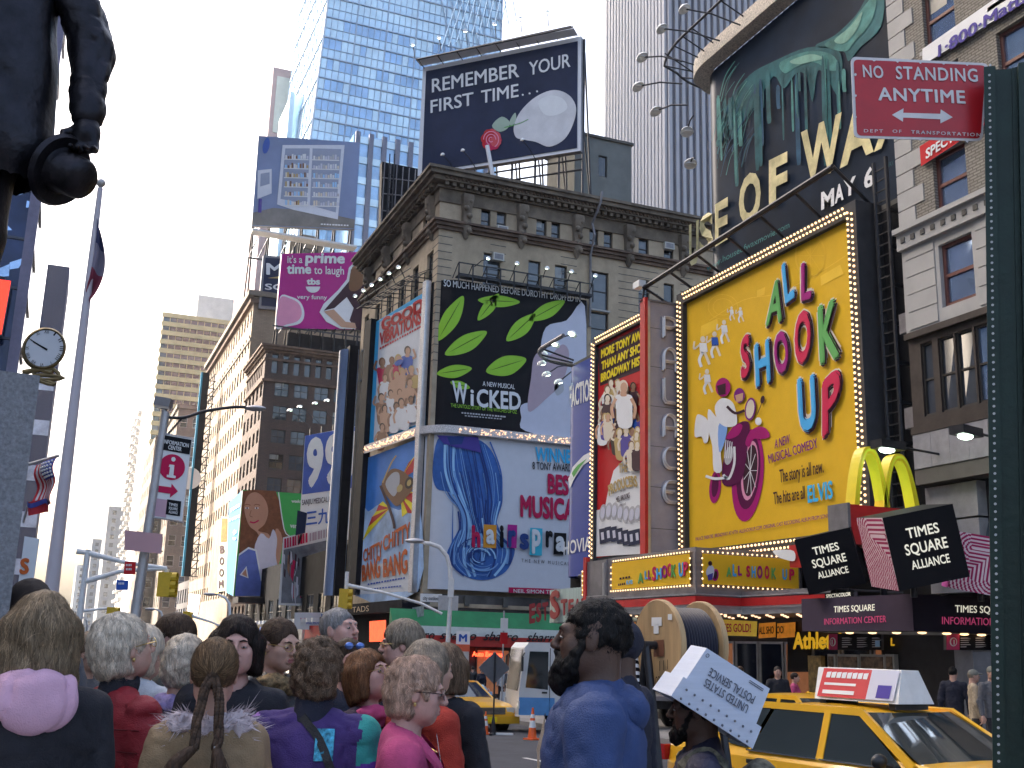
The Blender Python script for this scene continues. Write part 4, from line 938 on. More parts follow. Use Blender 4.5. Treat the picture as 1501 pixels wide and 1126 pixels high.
ppoly(mb,RP,[(876,512),(942,478),(942,542),(880,566)],P_ink,.01);ppoly(mb,RP,[(874,816),(942,812),(942,680),(930,672),(915,674),(900,690),(892,720),(887,746),(875,748)],P_white,.02);
random.seed(8)
for k in range(26):
 x=random.uniform(884,940);y=575+(k//6)*22+random.uniform(-6,6);c_=random.choice((P_cream,P_hair,P_gold,P_white,P_dblue,P_vio,P_ink))
 if y<668:figure(mb,RP,x,y,random.uniform(34,44),random.choice((P_skin,P_cream,P_skin2)),random.choice((P_hair,P_brn,P_gold)),c_,.04+.005*k,random.uniform(-.1,.1),.45)
figure(mb,RP,920,580,62,P_skin,P_cream,P_white,.18,.05,0)
for k in range(7):
 x=882+k*8.5;y=752-3*math.sin(k);ppoly(mb,RP,ellpts(x+3,y,5.5,13,.1,14),P_grey,.03+.002*k);ppoly(mb,RP,ellpts(x+3,y,3.5,9,.1,12),P_pale,.05+.001*k);ppoly(mb,RP,[(x-2,y+24),(x+7,y+22),(x+8,y+44),(x-1,y+46)],P_navy,.06+.001*k);ppoly(mb,RP,[(x+1,y+29),(x+5,y+28),(x+6,y+39),(x+2,y+40)],P_pale,.07+.001*k)
mb.build('artwork',rp_)
mb=MB()
for i,s in enumerate(('MORE TONY AWARDS','THAN ANY SHOW IN','BROADWAY HISTORY')):ptext(mb,RP,s,(883+i*.5-(i==2)*1.5,526+i*17.5),(962,488+i*19),(883+i*.5-(i==2)*1.5,513+i*17.5),P_yl2,.05,bold=.05)
ptext(mb,RP,'THE',(909,694),(922,692),(909,680),P_gold,.06,bold=.03);ptext(mb,RP,'PRODUCERS',(895,728),(937,714),(893,712),P_gold,.06,bold=.035,arc=.25);ptext(mb,RP,'the new',(911,722),(919,720),(911,718),P_ink,.06);ptext(mb,RP,'MEL BROOKS',(905,737),(925,730),(905,729),P_ink,.06,bold=.015);ptext(mb,RP,'musical',(911,742),(919,740),(911,738),P_ink,.06)
mb.build('lettering',rp_)
bw=thing('billboard','tall rounded deep blue banner with white words and green swoosh at the theatre corner','billboard',(20,41.5,4))
BX=PX(20.05);BC=Curv(BX,lambda p:p.y<42.0,(21.15,42.0),1.1)
bz0,bz1=BX.at(868,842).z,BX.at(866,524).z
P_bb=col('banner_blue',(.03,.06,.3),.3,var=.1,vs=.4)
q_=[(20.05,yb2+.35),(20.05,42.0)]+[(21.15-1.1*math.cos(a),42+1.1*math.sin(a))for a in np.linspace(.1,math.pi*.62,12)]
mb=MB();mb.grid([[V((x,y,bz0)),V((x,y,bz1))]for x,y in q_],P_bb);mb.grid([[V((x+.3,y-.1,bz1)),V((x+.3,y-.1,bz0))]for x,y in q_],P_bb);mb.grid([[V((x,y,bz1)),V((x+.3,y-.1,bz1))]for x,y in q_],P_bb);mb.build('panel',bw,True,30)
mb=MB();WC0=WC;WC=BC
wtxt('FACTION',(834,598),(871,585),(834,566),P_white,.03,.03);wtxt('HOVIA',(826,814),(867,806),(826,794),P_white,.02,.03)
mb.build('lettering',bw);mb=MB()
cpoly(mb,BC,[(833,702),(840,685),(856,668),(871,660),(871,672),(856,682),(844,700),(835,716)],P_white,.03,4);cpoly(mb,BC,[(838,694),(848,682),(862,672),(852,684),(842,700)],P_green,.04,4)
WC=WC0;mb.build('artwork',bw)
zr=bz1+.7;mb=MB();mb.tube([(18.6,yb2+.5,zr)]+[(21-2.4*math.cos(a),42+2.4*math.sin(a),zr)for a in np.linspace(.1,math.pi*.7,12)],.09,greymetal,8)
for a in np.linspace(.15,1.9,5):mb.tube([(21-2.4*math.cos(a),42+2.4*math.sin(a),zr),(21.1-1*math.cos(a),42+1*math.sin(a),zr-.4)],.045,darkmetal,5)
mb.build('curved_rail',bw,True)
for k,(x,y)in enumerate(((839,490),(814,505),(796,519),(794,533),(801,549),(819,560))):
 a=.2+k*.33;floodlight(bw,(21-2.4*math.cos(a),42+2.4*math.sin(a),zr),dist(x,y,47.6),True,.22)
sh=thing('restaurant_sign','pleated pale green restaurant sign with dark red letters over the corner pavement','sign',(19.5,41,3))
fl=mat('pleated_sign',(.5,.58,.5),.5,var=.2,vs=2,stretch=(6,6,.2))
st0,st1=PX(18.9).at(840,912).z,PX(18.9).at(840,862).z
path_=[(18.9,34.2),(18.9,39.5)]+[(20.4-1.5*math.cos(a),41+1.6*math.sin(a))for a in np.linspace(0,math.pi*.5,8)]+[(26,42.7)]
rows=[];acc=[]
for i in range(len(path_)-1):
 a,b=V((*path_[i],0)),V((*path_[i+1],0));n=max(1,int((b-a).length/.14))
 acc+=[a+(b-a)*(j/n)for j in range(n)]
for i,p in enumerate(acc):
 t=(acc[min(i+1,len(acc)-1)]-acc[max(i-1,0)]).normalized();nn=V((-t.y,t.x,0))*(.07 if i%2 else 0);rows.append([V((p.x,p.y,st0))+nn,V((p.x,p.y,st1))+nn])
mb=MB();mb.grid(rows,fl);mb.grid([[V((p.x,p.y,st0)),V((p.x+1,p.y-.6,st0))]for p in acc],greymetal);mb.grid([[V((p.x,p.y,st1)),V((p.x+1,p.y-.6,st1))]for p in acc],greymetal);mb.build('pleated_face',sh)
mb=MB();SR=PX(18.75);P_dr=mat('dark_red_letter',(.28,.015,.02),.4,var=.1)
for ch,x0_,x1_,yb,yt in(('S',808,822,905,864),('T',824,834,900,878),('E',836,845,898,878),('A',847,858,897,878),('K',860,868,896,877)):
 pass
for ch,x0_,x1_,yb,yt in(('E',776,785,915,886),('S',786,794,913,885),('T',795,804,911,884)):
 ptext(mb,Pl((20,42.6,0),(.5,.9,0)),ch,(x0_,yb),(x1_,yb-2),(x0_,yt),P_dr,.1,bold=.05)
for ch,x0_,x1_,yb,yt in(('S',807,822,908,866),('T',823,833,903,879),('E',834,842,901,879),('A',843,852,899,878),('K',853,862,897,877)):
 ptext(mb,SR,ch,(x0_,yb),(x1_,yb-1),(x0_,yt),P_dr,.02,bold=.05)
mb.build('lettering',sh)
mb=MB();[mb.tube([(19.2+.3*k,39+.5*k,st1),(19+.3*k,38.8+.5*k,st1+.4)],.05,darkmetal,5)for k in range(8)];[mb.ell((19+.3*k,38.8+.5*k,st1+.42),(.18,.18,.1),darkmetal,8,5)for k in range(8)];mb.tube([(19,37.5,st1+.15),(21.6,42.6,st1+.15)],.08,darkmetal);mb.build('lamp_row',sh)
mq=thing('theatre_marquee','grey theatre marquee with golden yellow bulb lit fascia and red band','marquee',(18,29,2))
M1=PX(16.5);M2=PY(26.5)
mz0,mz1=M1.at(1020,858).z,M1.at(1020,808).z;mzr0,mzr1=M1.at(1016,886).z,M1.at(1016,874).z;mzb=M1.at(1016,898).z
MB().bx(16.55,26.55,mz0-.15,20.0,31.9,mz1+.12,greymetal).build('fascia_box',mq)
mb=MB();cas=greymetal
mb.bx(16.5,26.5,mz1,16.55,31.5,mz1+.12,cas).bx(16.5,26.5,mz0-.12,16.55,31.5,mz0,cas).bx(16.49,26.5,mz0,16.55,26.62,mz1,cas).build('trim',mq)
mb=MB();mb.quad(M1.at(895,894-26,.02),M1.at(1019,857,.02),M1.at(1019,815,.02),M1.at(895,833,.02),P_yel)if 0 else None
yl=M1.at(898,840).y
fa=thing('_x',None,None)if 0 else None
pan=MB();pan.quad((16.47,yl,mz0+.05),(16.47,26.75,mz0+.05),(16.47,26.75,mz1-.05),(16.47,yl,mz1-.05),P_yel);pan.quad((16.7,26.47,mz0+.05),(19.95,26.47,mz0+.05),(19.95,26.47,mz1-.05),(16.7,26.47,mz1-.05),P_yel);pan.build('panel',mq)
mb=MB();M1b=PX(16.47);M2b=PY(26.47)
for pl_,items in((M1b,(('A',936,944,856,840,P_lg),('L',946,950,850,837,P_lb2),('L',951,955,850,836,P_lm),('S',957,963,852,831,P_lr),('H',963,971,850,833,P_lb2),('O',971,979,848,829,P_lm),('O',979,986,846,826,P_lr),('K',985,992,847,828,P_green),('U',996,1003,846,825,P_lb2),('P',1003,1010,845,824,P_lr))),(M2b,(('A',1064,1072,846,831,P_lg),('L',1073,1079,845,827,P_lb2),('L',1081,1087,844,829,P_lm),('S',1093,1099,846,829,P_lr),('H',1101,1107,847,830,P_lb2),('O',1109,1117,848,829,P_lm),('O',1120,1127,849,829,P_lr),('K',1130,1137,849,832,P_lg),('U',1146,1153,850,834,P_lb2),('P',1156,1164,851,834,P_lr)))):
 for ch,x0_,x1_,yb,yt,m_ in items:
  ptext(mb,pl_,ch,(x0_,yb),(x1_,yb-(.8 if pl_ is M1b else-.3)),(x0_,yt),m_,.02,bold=.05)
fineprint(mb,M1b,(909,850),(926,847),3,P_ink,.02);fineprint(mb,M1b,(907,859),(918,857),3,P_ink,.02);ptext(mb,M1b,'ELVIS',(919,857),(928,856),(919,851),P_cyan,.02,bold=.03)
mb.build('lettering',mq)
mb=MB()
ppoly(mb,M2b,ellpts(1048,843,5,9,.1,14),P_mg,.02);ppoly(mb,M2b,ellpts(1048,843,2.6,6,.1,12),P_ink,.03);ppoly(mb,M2b,[(1034,838),(1040,828),(1046,834),(1044,848),(1037,846)],P_pale,.03,3);ppoly(mb,M2b,ellpts(1040,826,3,3.6),P_ink,.035);ppoly(mb,M2b,[(1036,843),(1044,840),(1043,850),(1037,851)],P_vio,.04)
mb.build('artwork',mq)
bq=[]
for a,b in(((16.44,26.75,mz0),(16.44,yl,mz0)),((16.44,26.75,mz1),(16.44,yl,mz1)),((16.44,26.7,mz0),(16.44,26.7,mz1)),((16.44,yl,mz0),(16.44,yl,mz1)),((16.7,26.44,mz0),(20,26.44,mz0)),((16.7,26.44,mz1),(20,26.44,mz1)),((16.68,26.44,mz0),(16.68,26.44,mz1))):
 a,b=V(a),V(b);n=int((b-a).length/.16);bq+=[a+(b-a)*(i/n)for i in range(n)]
bulbparts(mq,bq,.028,bulb)
def ring(mb,z0,z1,o,m):
 mb.bx(16.5-o,26.5-o,z0,16.62,33.4,z1,m);mb.bx(16.62,26.5-o,z0,18.0,26.62,z1,m);mb.bx(18-o,22.5,z0,18.12,26.5-o,z1,m)
mb=MB();ring(mb,mzr0,mzr1,.06,redpaint);mb.build('red_band',mq)
mb=MB();ring(mb,mzr1,mz0-.12,.03,greymetal);ring(mb,mzb,mzr0,.02,silver);ring(mb,mzr1+.03,mzr1+.07,.08,silver);ring(mb,mzr0-.06,mzr0-.03,.08,silver);mb.bx(16.62,26.62,mzb+.02,20.7,33.4,mzb+.06,cas);mb.bx(18.12,22.5,mzb+.02,20.7,26.62,mzb+.06,cas);mb.bx(18.1,22.5,mz0-.2,20.2,26.5,mz0-.15,cas);mb.build('lower_band',mq)
mb=MB();x_=16.5;mb.bx(x_,31.9,mzr1,16.56,33.4,mz1+.1,greymetal);mb.bx(x_-.05,33.3,mzr0-.02,16.6,33.5,mz1+.25,redpaint);mb.bx(x_-.02,31.9,mz0-.2,16.57,33.3,mz0-.1,silver);mb.bx(x_-.03,32.0,mz0-.1,x_,32.12,mz1,silver);mb.bx(16.56,31.9,mz1+.04,20,33.45,mz1+.1,cas);mb.build('end_frame',mq)
mb=MB();random.seed(6)
for x in np.arange(16.9,20.4,.6):
 for y in np.arange(22.8 if x>18.2 else 26.8,33,.7):mb.ell((x,y,mzb),(.06,.06,.03),tb,6,3)
mb.build('soffit_lamps',mq)
sm=thing('small_sign','small yellow bulb edged show sign on the far corner of the theatre marquee','sign',(19,35.5,4))
SP=Pl((17.4,34.6,0),(.35,1,0));board(sm,SP,[(853,873),(868,875),(868,834),(853,837)],.3,P_yel,greymetal)
mb=MB();ppoly(mb,SP,ellpts(862,858,3,6,.1,12),P_mg,.02);ppoly(mb,SP,[(858,846),(863,845),(863,856),(858,857)],P_ink,.03);ppoly(mb,SP,ellpts(859,851,2,4),P_white,.04);mb.build('artwork',sm)
bulbs(sm,SP,[(853.5,872),(867.5,874),(867.5,835),(853.5,838)],.14,.03,None,True,.05)
lb=thing('theatre_lobby','dark glazed theatre entrance with lit orange title panels under the marquee','entrance',(20.3,28,-.6))
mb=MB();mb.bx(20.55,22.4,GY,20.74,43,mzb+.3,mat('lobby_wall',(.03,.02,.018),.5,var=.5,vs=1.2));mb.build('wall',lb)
LB=PX(20.5);lit=mat('lit_orange_panel',(.75,.26,.02),.5,emit=.08,var=.25,vs=3);gold_l=mat('lit_gold_panel',(.7,.45,.05),.5,emit=.06,var=.15,vs=3)
for c_,m_,p_ in(([(1112,936),(1137,934),(1137,912),(1112,914)],lit,LB),([(1139,936),(1166,934),(1166,912),(1139,914)],lit,LB),([(904,929),(932,926),(932,906),(904,909)],lit,LB),([(1040,931),(1109,933),(1110,911),(1040,907)],gold_l,PX(18.3))):board(lb,p_,c_,.06,m_,darkmetal,'lit_panel')
mb=MB();ptext(mb,LB,'ALL SHO',(1114,930),(1136,929),(1114,919),P_ink,.04,bold=.02);ptext(mb,LB,'OOK UP',(1140,929),(1164,928),(1140,918),P_ink,.04,bold=.02);ptext(mb,PX(18.28),'IT TAKES GOLD!',(1042,926),(1102,927),(1042,914),P_crim,.03,bold=.02);ptext(mb,LB,'GIDDY',(906,922),(926,920),(906,912),P_ink,.04,bold=.01)
mb.build('lettering',lb)
for k in range(8):
 y=22.8+k*1.3;f=MB().bx(20.44,y,-.9,20.52,y+.07,2.1,silver).bx(20.44,y+1.15,-.9,20.52,y+1.22,2.1,silver).bx(20.44,y+.07,2.03,20.52,y+1.15,2.1,silver).build('door',lb);MB().bx(20.47,y+.07,-.8,20.49,y+1.15,2.03,gdark if k%3 else interior).build('pane',f)
ST=thing('stone_building','pale grey stone and brick office building with blue reflecting windows at the right edge','building',(20,21.6,GY),group='buildings along the avenue')
def zs(x,y):return z20(x,y)
YN=21.62;u20=lambda x,y:YN-y20(x,y)
wA=(u20(1378,400),u20(1428,400));ww_=wA[1]-wA[0];gap=2.35
wcols=[(wA[0]+k*gap,wA[1]+k*gap)for k in range(6)]
wrows_up=[(zs(1375,316),zs(1375,226)),(zs(1372,195),zs(1372,105)),(zs(1373,66),zs(1373,-22))]
dzr=wrows_up[1][0]-wrows_up[0][0];wrows_up+=[(wrows_up[2][0]+dzr*k,wrows_up[2][1]+dzr*k)for k in(1,2,3)]
zled2=zs(1320,358)
facade(ST,(20,YN),(0,-1,0),22,zled2+.2,wrows_up[-1][1]+3,wcols,wrows_up,buffbrick,'red',depth=.25,sill=limelight)
wr_l=(zs(1380,452),zs(1380,358));zb1=zs(1332,497)
facade(ST,(20,YN),(0,-1,0),22,zb1,zled2-.25,wcols,[wr_l],limelight,'red',depth=.25)
mb=MB()
mb.bx(19.86,-.4,zled2-.25,20.25,YN+.02,zled2+.2,limelight);mb.bx(19.74,-.4,zled2+.2,20.0,YN+.05,zled2+.34,limelight)
for k in range(60):mb.bx(19.83,YN-.3-k*.36,zled2-.08,19.86,YN-.16-k*.36,zled2+.06,groove)
mb.build('ornament_band',ST)
def blocks(name,ua,ub,z0,z1,h,m=limelight,o=.035):
 mb=MB();z=z0
 while z<z1-.1:
  mb.bx(20-o,YN-ub,z+.012,19.999,YN-ua,min(z+h-.02,z1),m);z+=h
 mb.build(name,ST)
blocks('quoins',0,.62,zled2+.36,wrows_up[-1][1]+2,.52)
mb=MB();z=zled2+.36;i=0
while z<wrows_up[-1][1]+2:
 if i%2:mb.bx(19.965,YN-.95,z+.02,19.999,YN-.62,z+.49,limelight)
 z+=.52;i+=1
mb.build('quoins',ST)
for k in range(-1,6):
 a=(wcols[k][1]if k>=0 else 0)+.14;b=wcols[k+1][0]-.14 if k<5 else 22
 blocks('stone_courses',a,b,zb1+.2,zled2-.3,.48,limelight,.03)
zb2=zs(1332,637);dk=mat('bronze_cladding',(.045,.036,.032),.5,metal=.4,var=.3,vs=3)
wb=[(u20(1350,560),u20(1367,560)),(u20(1376,560),u20(1399,560)),(u20(1402,560),u20(1428,560)),(u20(1431,560),u20(1452,560))]
wb+=[(a+3.6,b+3.6)for a,b in wb]+[(a+7.2,b+7.2)for a,b in wb]
facade(ST,(20.05,YN),(0,-1,0),22,zb2,zb1,wb,[(zs(1360,612)+.05,zs(1360,500))],dk,'sky',depth=.18,name='bay_wall')
mb=MB();mb.bx(19.9,-.4,zb1-.05,20.3,YN,zb1+.12,dk);mb.bx(19.95,-.4,zb2-.05,20.3,YN,zb2+.15,dk);mb.build('bronze_moulding',ST)
zb3=zs(1335,690)
mb=MB();pm=mat('grey_marble',(.25,.25,.27),.35,var=.25,vs=2)
for k in range(14):mb.bx(19.97,YN-.02-(k+1)*.62,zb3,20.2,YN-.03-k*.62,zb2-.06,pm)
mb.bx(20.0,-.4,zb3-.4,22,YN,zb3-.01,groove);
for k in range(3):mb.bx(20.3,YN-1.7,zb3-.45-k*.9,20.6,YN,zb3-1.3-k*.9,pm)
mb.build('marble_panels',ST)
mb=MB();
for k in range(9):y=YN-1.9-k*.75;mb.obox(V((20.9,y,zb3-.4)),V((-.5,0,-1.5)),V((0,-.09,0)),V((.1,0,0)),silver)
mb.bx(20.3,-.4,zb3-2.0,20.5,YN-1.7,zb3-1.85,silver);mb.bx(20.3,-.4,zb3-2.7,20.5,YN-1.7,zb3-2.6,silver);mb.build('canted_mullions',ST)
mb=MB();mb.quad((20.45,0,zb3-1.9),(20.45,YN-1.7,zb3-1.9),(20.95,YN-1.7,zb3-.4),(20.95,0,zb3-.4),gmid);mb.quad((20.45,0,zb3-3.6),(20.45,YN-1.7,zb3-3.6),(20.45,YN-1.7,zb3-2),(20.45,0,zb3-2),mat('shop_glass_warm',(.06,.03,.02),.1,var=.6,vs=1.5));mb.build('canted_glass',ST)
mb=MB();mb.bx(20.6,-.4,GY,21,YN,zb2,mat('dark_entrance',(.018,.016,.02),.6,var=.4));mb.quad((20,YN,zb1),(40,YN,zb1),(40,YN,wrows_up[-1][1]+3),(20,YN,wrows_up[-1][1]+3),buffbrick);mb.quad((20.6,YN,GY),(40,YN,GY),(40,YN,zb1),(20.6,YN,zb1),thwall);mb.bx(19.8,-.4,wrows_up[-1][1]+3,40,YN,wrows_up[-1][1]+3.6,limelight);mb.build('rear_wall',ST)
mb=MB();mb.bx(19.2,19.3,gz(19)+.1,19.75,19.85,2.3,pm);mb.bx(19.15,19.25,gz(19)+.1,19.8,19.9,gz(19)+.5,pm);mb.build('column',ST)
def wallsign(label,c,m,txt,tm,off=.12,bold=.03):
 r=thing('wall_sign',label,'sign',(19.9,P20.at(*c[0]).y,P20.at(*c[0]).z));pl_=PX(20-off)
 a=[pl_.at(*q)for q in c];z0,z1=min(a[0].z,a[1].z),a[3].z;board(r,pl_,c,.06,m,greymetal)
 mb=MB();[ptext(mb,pl_,s,b1,b2,t1,tm,.02,bold=bold)for s,b1,b2,t1 in txt];mb.build('lettering',r);return r
wallsign('long white banner with dark telephone number lettering across the stone building',[(1365,90),(1560,-22),(1560,-60),(1352,78)][0:4]if 0 else[(1352,96),(1530,-16),(1530,-52),(1352,72)],P_white,[('1·800·Mattress',(1376,85),(1552,-27),(1376,67))],P_vio)
wallsign('red sign reading SPEC with white letters above a blue window of the stone building',[(1350,244),(1470,166),(1470,136),(1348,215)],P_red,[('SPECTACULAR',(1358,234),(1462,166),(1358,219))],P_white)
wallsign('red sign with dark letters at the right edge of the photo on the stone building',[(1470,182),(1560,125),(1560,95),(1470,150)],P_red,[('CO',(1482,164),(1502,152),(1482,148))],P_vio)
for lab,hx,hy,ex,ey in(('dark wall lamp with glowing lens over the yellow arches',1300,660,1377,666),('dark wall lamp with glowing lens on the pale stone right of the arches',1415,640,1458,641)):
 e=P20.at(ex,ey);h=PX(18.2 if hx<1350 else 18.8).at(hx,hy);r=thing('wall_lamp',lab,'lamp',e,group='wall lamps on the stone building')
 MB().tube([e,(h.x+.3,h.y,h.z+.12),h+V((.1,0,.1))],.03,darkmetal,6).build('lamp_arm',r)
 d=(e-h);d.z=0;d.normalize();M=Matrix(((d.x,-d.y,0),(d.y,d.x,0),(0,0,1)));s_=V((-d.y,d.x,0))
 MB().obox(h-d*.35-s_*.18+V((0,0,.02)),d*.8,s_*.36,V((0,0,.2)),darkmetal).build('lamp_housing',r);MB().ell(h+V((0,0,0)),(.22,.15,.07),lampglow,12,6,M).build('lens',r)
im=thing('information_canopy','dark purple information centre canopy with pale and pink lettering','canopy',(18.5,20.5,2.2))
I1,I2=PX(17),PY(18.68);iz0,iz1=2.30,3.07
imW=mat('canopy_purple_lit',(.06,.044,.07),.6,var=.15,vs=1,spec=.15);imS=mat('canopy_dark',(.016,.012,.019),.6,var=.15,vs=1,spec=.15)  # light put into colour: lit purple on the west face, shaded copy south
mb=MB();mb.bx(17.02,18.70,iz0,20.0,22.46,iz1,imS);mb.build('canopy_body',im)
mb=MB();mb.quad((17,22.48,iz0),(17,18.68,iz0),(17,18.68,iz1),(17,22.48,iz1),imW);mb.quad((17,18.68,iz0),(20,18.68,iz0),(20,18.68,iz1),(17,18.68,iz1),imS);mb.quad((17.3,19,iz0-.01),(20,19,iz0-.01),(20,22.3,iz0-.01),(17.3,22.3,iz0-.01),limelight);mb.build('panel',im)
mb=MB();P_let=mat('pale_letter',(.75,.72,.6),.5,emit=.15,var=.03);P_pkl=mat('pink_letter',(.5,.06,.16),.5,emit=.1,var=.05)
ptext(mb,I1,'TIMES SQUARE',(1223,898),(1283,895),(1223,889),P_let,.015,bold=.008);ptext(mb,I1,'INFORMATION CENTER',(1209,916),(1300,912),(1209,907),P_pkl,.015,bold=.004)
ptext(mb,I2,'TIMES SQUARE',(1399,897.5),(1481,900),(1399,887),P_let,.015,bold=.008);ptext(mb,I2,'INFORMATION CENTER',(1380,915),(1502,918),(1380,904),P_pkl,.015,bold=.004)
mb.build('lettering',im)
mb=MB();[mb.ell((17.7+.0*k,19.2+.8*k,iz0-.02),(.1,.1,.03),bulb,8,4)for k in range(4)];[mb.ell((18.3+.5*k,19.1,iz0-.02),(.1,.1,.03),bulb,8,4)for k in range(3)];mb.build('soffit_lamps',im)
pp=thing('name_plate','small black name plate with white letters under the left black cube','sign',(17.2,21.4,iz1))
mb=MB();q=PX(17.15);board(pp,q,[(1209,879),(1252,876),(1252,867),(1209,870)],.1,P_black);mb=MB();ptext(mb,q,'SPECTACOLOR',(1212,877),(1248,873.5),(1212,871.5),P_let,.02,bold=.03);mb.build('lettering',pp);MB().tube([(17.25,21,iz1-.02),(17.25,21,iz1+.2)],.03,darkmetal).build('foot',pp)
P_strip=col('stripe_pink',(.75,.62,.66));P_str2=col('stripe_red',(.35,.02,.1));P_pkside=col('pink_side',(.5,.1,.36))
def cube(label,c,a,b,g,s,front,left,txt=None):
 r=thing('cube_sign',label,'sign',(c[0],c[1],iz1),group='tilted cube signs on the canopy')
 M=Matrix.Rotation(a,3,'Z')@Matrix.Rotation(b,3,'Y')@Matrix.Rotation(g,3,'X');c=V(c);h=s/2
 mb=MB();e=[M@V(v)for v in((s,0,0),(0,s,0),(0,0,s))];o=c-(e[0]+e[1]+e[2])/2
 mb.obox(o,*e,P_black);
 def face(u0,v0,u1,v1,side,m,off):
  pass
 fo,fu,fn=(o,e[0],-(M@V((0,1,0))));lo_,lu,ln=(o+e[1],-e[1],-(M@V((1,0,0))))
 for(p,u,n,kind)in((fo,fu,fn,front),(lo_,lu,ln,left)):
  if kind=='black':continue
  q=lambda x,y,of=.006:p+u*x+e[2]*y+n*of
  mb.poly([q(0,0),q(1,0),q(1,1),q(0,1)],P_strip if kind=='stripe' else P_pkside)
  if kind=='stripe':
   segs=(((.95,.74),(.42,.74)),((.42,.74),(.64,.46)),((.64,.46),(.72,.0)))if left=='stripe' else(((.3,.76),(1.05,.76)),((.7,.76),(.7,.25)))
   n_=60;band_=MB()if 0 else mb
   for i_ in range(n_):
    for j_ in range(n_):
     px_,py_=(i_+.5)/n_,(j_+.5)/n_;dm=9
     for(ax_,ay_),(bx_,by_)in segs:
      dx,dy=bx_-ax_,by_-ay_;t=max(0,min(1,((px_-ax_)*dx+(py_-ay_)*dy)/(dx*dx+dy*dy)));dm=min(dm,math.hypot(px_-ax_-t*dx,py_-ay_-t*dy))
     if int(dm/.031+.4)%2:mb.quad(q(i_/n_,j_/n_,.01),q((i_+1)/n_,j_/n_,.01),q((i_+1)/n_,(j_+1)/n_,.01),q(i_/n_,(j_+1)/n_,.01),P_str2)
 if txt:
  q=lambda x,y,of=.012:fo+fu*x+e[2]*y+fn*of
  for s_,x0,x1,y,h_ in txt:text(mb,s_,q(x0,y),q(x1,y),q(x0,y+h_),P_let,bold=.016)
 mb.build('cube_body',r)
 MB().tube([(c.x,c.y,iz1-.1),(c.x,c.y,c.z-s*.4)],.07,darkmetal,8).build('post',r)
TT=(('TIMES',.27,.73,.66,.14),('SQUARE',.2,.8,.44,.15),('ALLIANCE',.24,.78,.24,.12))
cube('left black cube sign with pale lettering tilted on the dark purple canopy',(17.35,21.7,4.0),-.80,-.213,.148,1.33,'black','black',TT)
cube('middle and largest cube sign, black front with lettering and pink striped left side',(16.6,18.276-.1,4.025),-.373,-.222,.115,1.5,'black','stripe',TT)
cube('right pink striped cube sign partly behind the green sign post',(18.55,18.3,3.76),-.643,.182,.092,1.22,'stripe','pink')
ar=thing('arch_sign','yellow double arch sign on a red box above the tilted cubes','sign',(18.4,21.2,4))
AP=PY(21.3);a0,a1,am=AP.at(1247,740),AP.at(1340,742),AP.at(1294,742);top=AP.at(1272,656).z
ymat=mat('arch_yellow',(.75,.6,.02),.35,var=.1,vs=2,dirt=.1);yin=mat('arch_neon_yellow',(.62,.7,.03),.4,emit=.08,var=.05)
def arch(xa,xb,z0,z1):
 n=22;W_=(xb-xa);mb=MB();ro,ri=[],[]
 for i in range(n+1):
  t=-1+2*i/n;t=math.copysign(abs(t)**.8,t);ro.append((xa+W_/2+W_/2*t,z0+(z1-z0)*(1-abs(t)**2.6)));ri.append((xa+W_/2+(W_/2-.15)*t,z0+(z1-.18-z0)*(1-abs(t)**2.6)))
 for(x,z),(xi,zi),(x2,z2),(xi2,zi2)in zip(ro,ri,ro[1:],ri[1:]):
  f=21.15;b=21.5
  mb.quad((x,f,z),(x2,f,z2),(xi2,f,zi2),(xi,f,zi),ymat);mb.quad((x,b,z),(xi,b,zi),(xi2,b,zi2),(x2,b,z2),ymat);mb.quad((x,f,z),(x,b,z),(x2,b,z2),(x2,f,z2),ymat);mb.quad((xi,f,zi),(xi2,f,zi2),(xi2,b,zi2),(xi,b,zi),yin)
  m1=((x+xi)/2,(z+zi)/2);m2=((x2+xi2)/2,(z2+zi2)/2);mb.quad((m1[0],f-.03,m1[1]+.03),(m2[0],f-.03,m2[1]+.03),(m2[0],f-.03,m2[1]-.03),(m1[0],f-.03,m1[1]-.03),yin)
 for(x,z),(xi,zi)in((ro[0],ri[0]),(ro[-1],ri[-1])):mb.quad((x,21.15,z),(xi,21.15,zi),(xi,21.5,zi),(x,21.5,z),ymat)
 return mb
zA=a0.z
arch(a0.x,am.x+.1,zA,top).build('arch',ar,True,35);arch(am.x-.1,a1.x+.05,zA,top-.1).build('arch',ar,True,35)
mb=MB();z1r=zA-.02;mb.bx(a0.x-.2,21.1,z1r-.95,a1.x,21.8,z1r,redpaint);mb.bx(a0.x-.28,21.08,z1r-.95,a0.x-.2,21.82,z1r+.03,greymetal);mb.build('panel',ar)
mb=MB();text(mb,"McDonald's",(a0.x+.25,21.08,z1r-.62),(a1.x-.1,21.08,z1r-.62),(a0.x+.25,21.08,z1r-.3),P_white,bold=.02);mb.build('lettering',ar)
MB().tube([(a0.x+1,21.45,iz1-.1),(a0.x+1,21.45,z1r-.9)],.08,darkmetal).build('post',ar)
wg=thing('wing_sign','small red sign with white wing shape behind the left black cube','sign',(18.6,24,3.4))
WG=PX(18.7);board(wg,WG,[(1158,832),(1178,832),(1178,797),(1156,800)],.2,redpaint,redpaint);mb=MB();ppoly(mb,WG,[(1135,808),(1148,806),(1166,808),(1167,822),(1155,821),(1142,816)],P_white,.05,3);mb.build('artwork',wg);MB().tube([(18.8,WG.at(1168,820).y,iz1),(18.8,WG.at(1168,820).y,WG.at(1168,832).z)],.05,darkmetal).build('post',wg)
ib=PX(19.9)
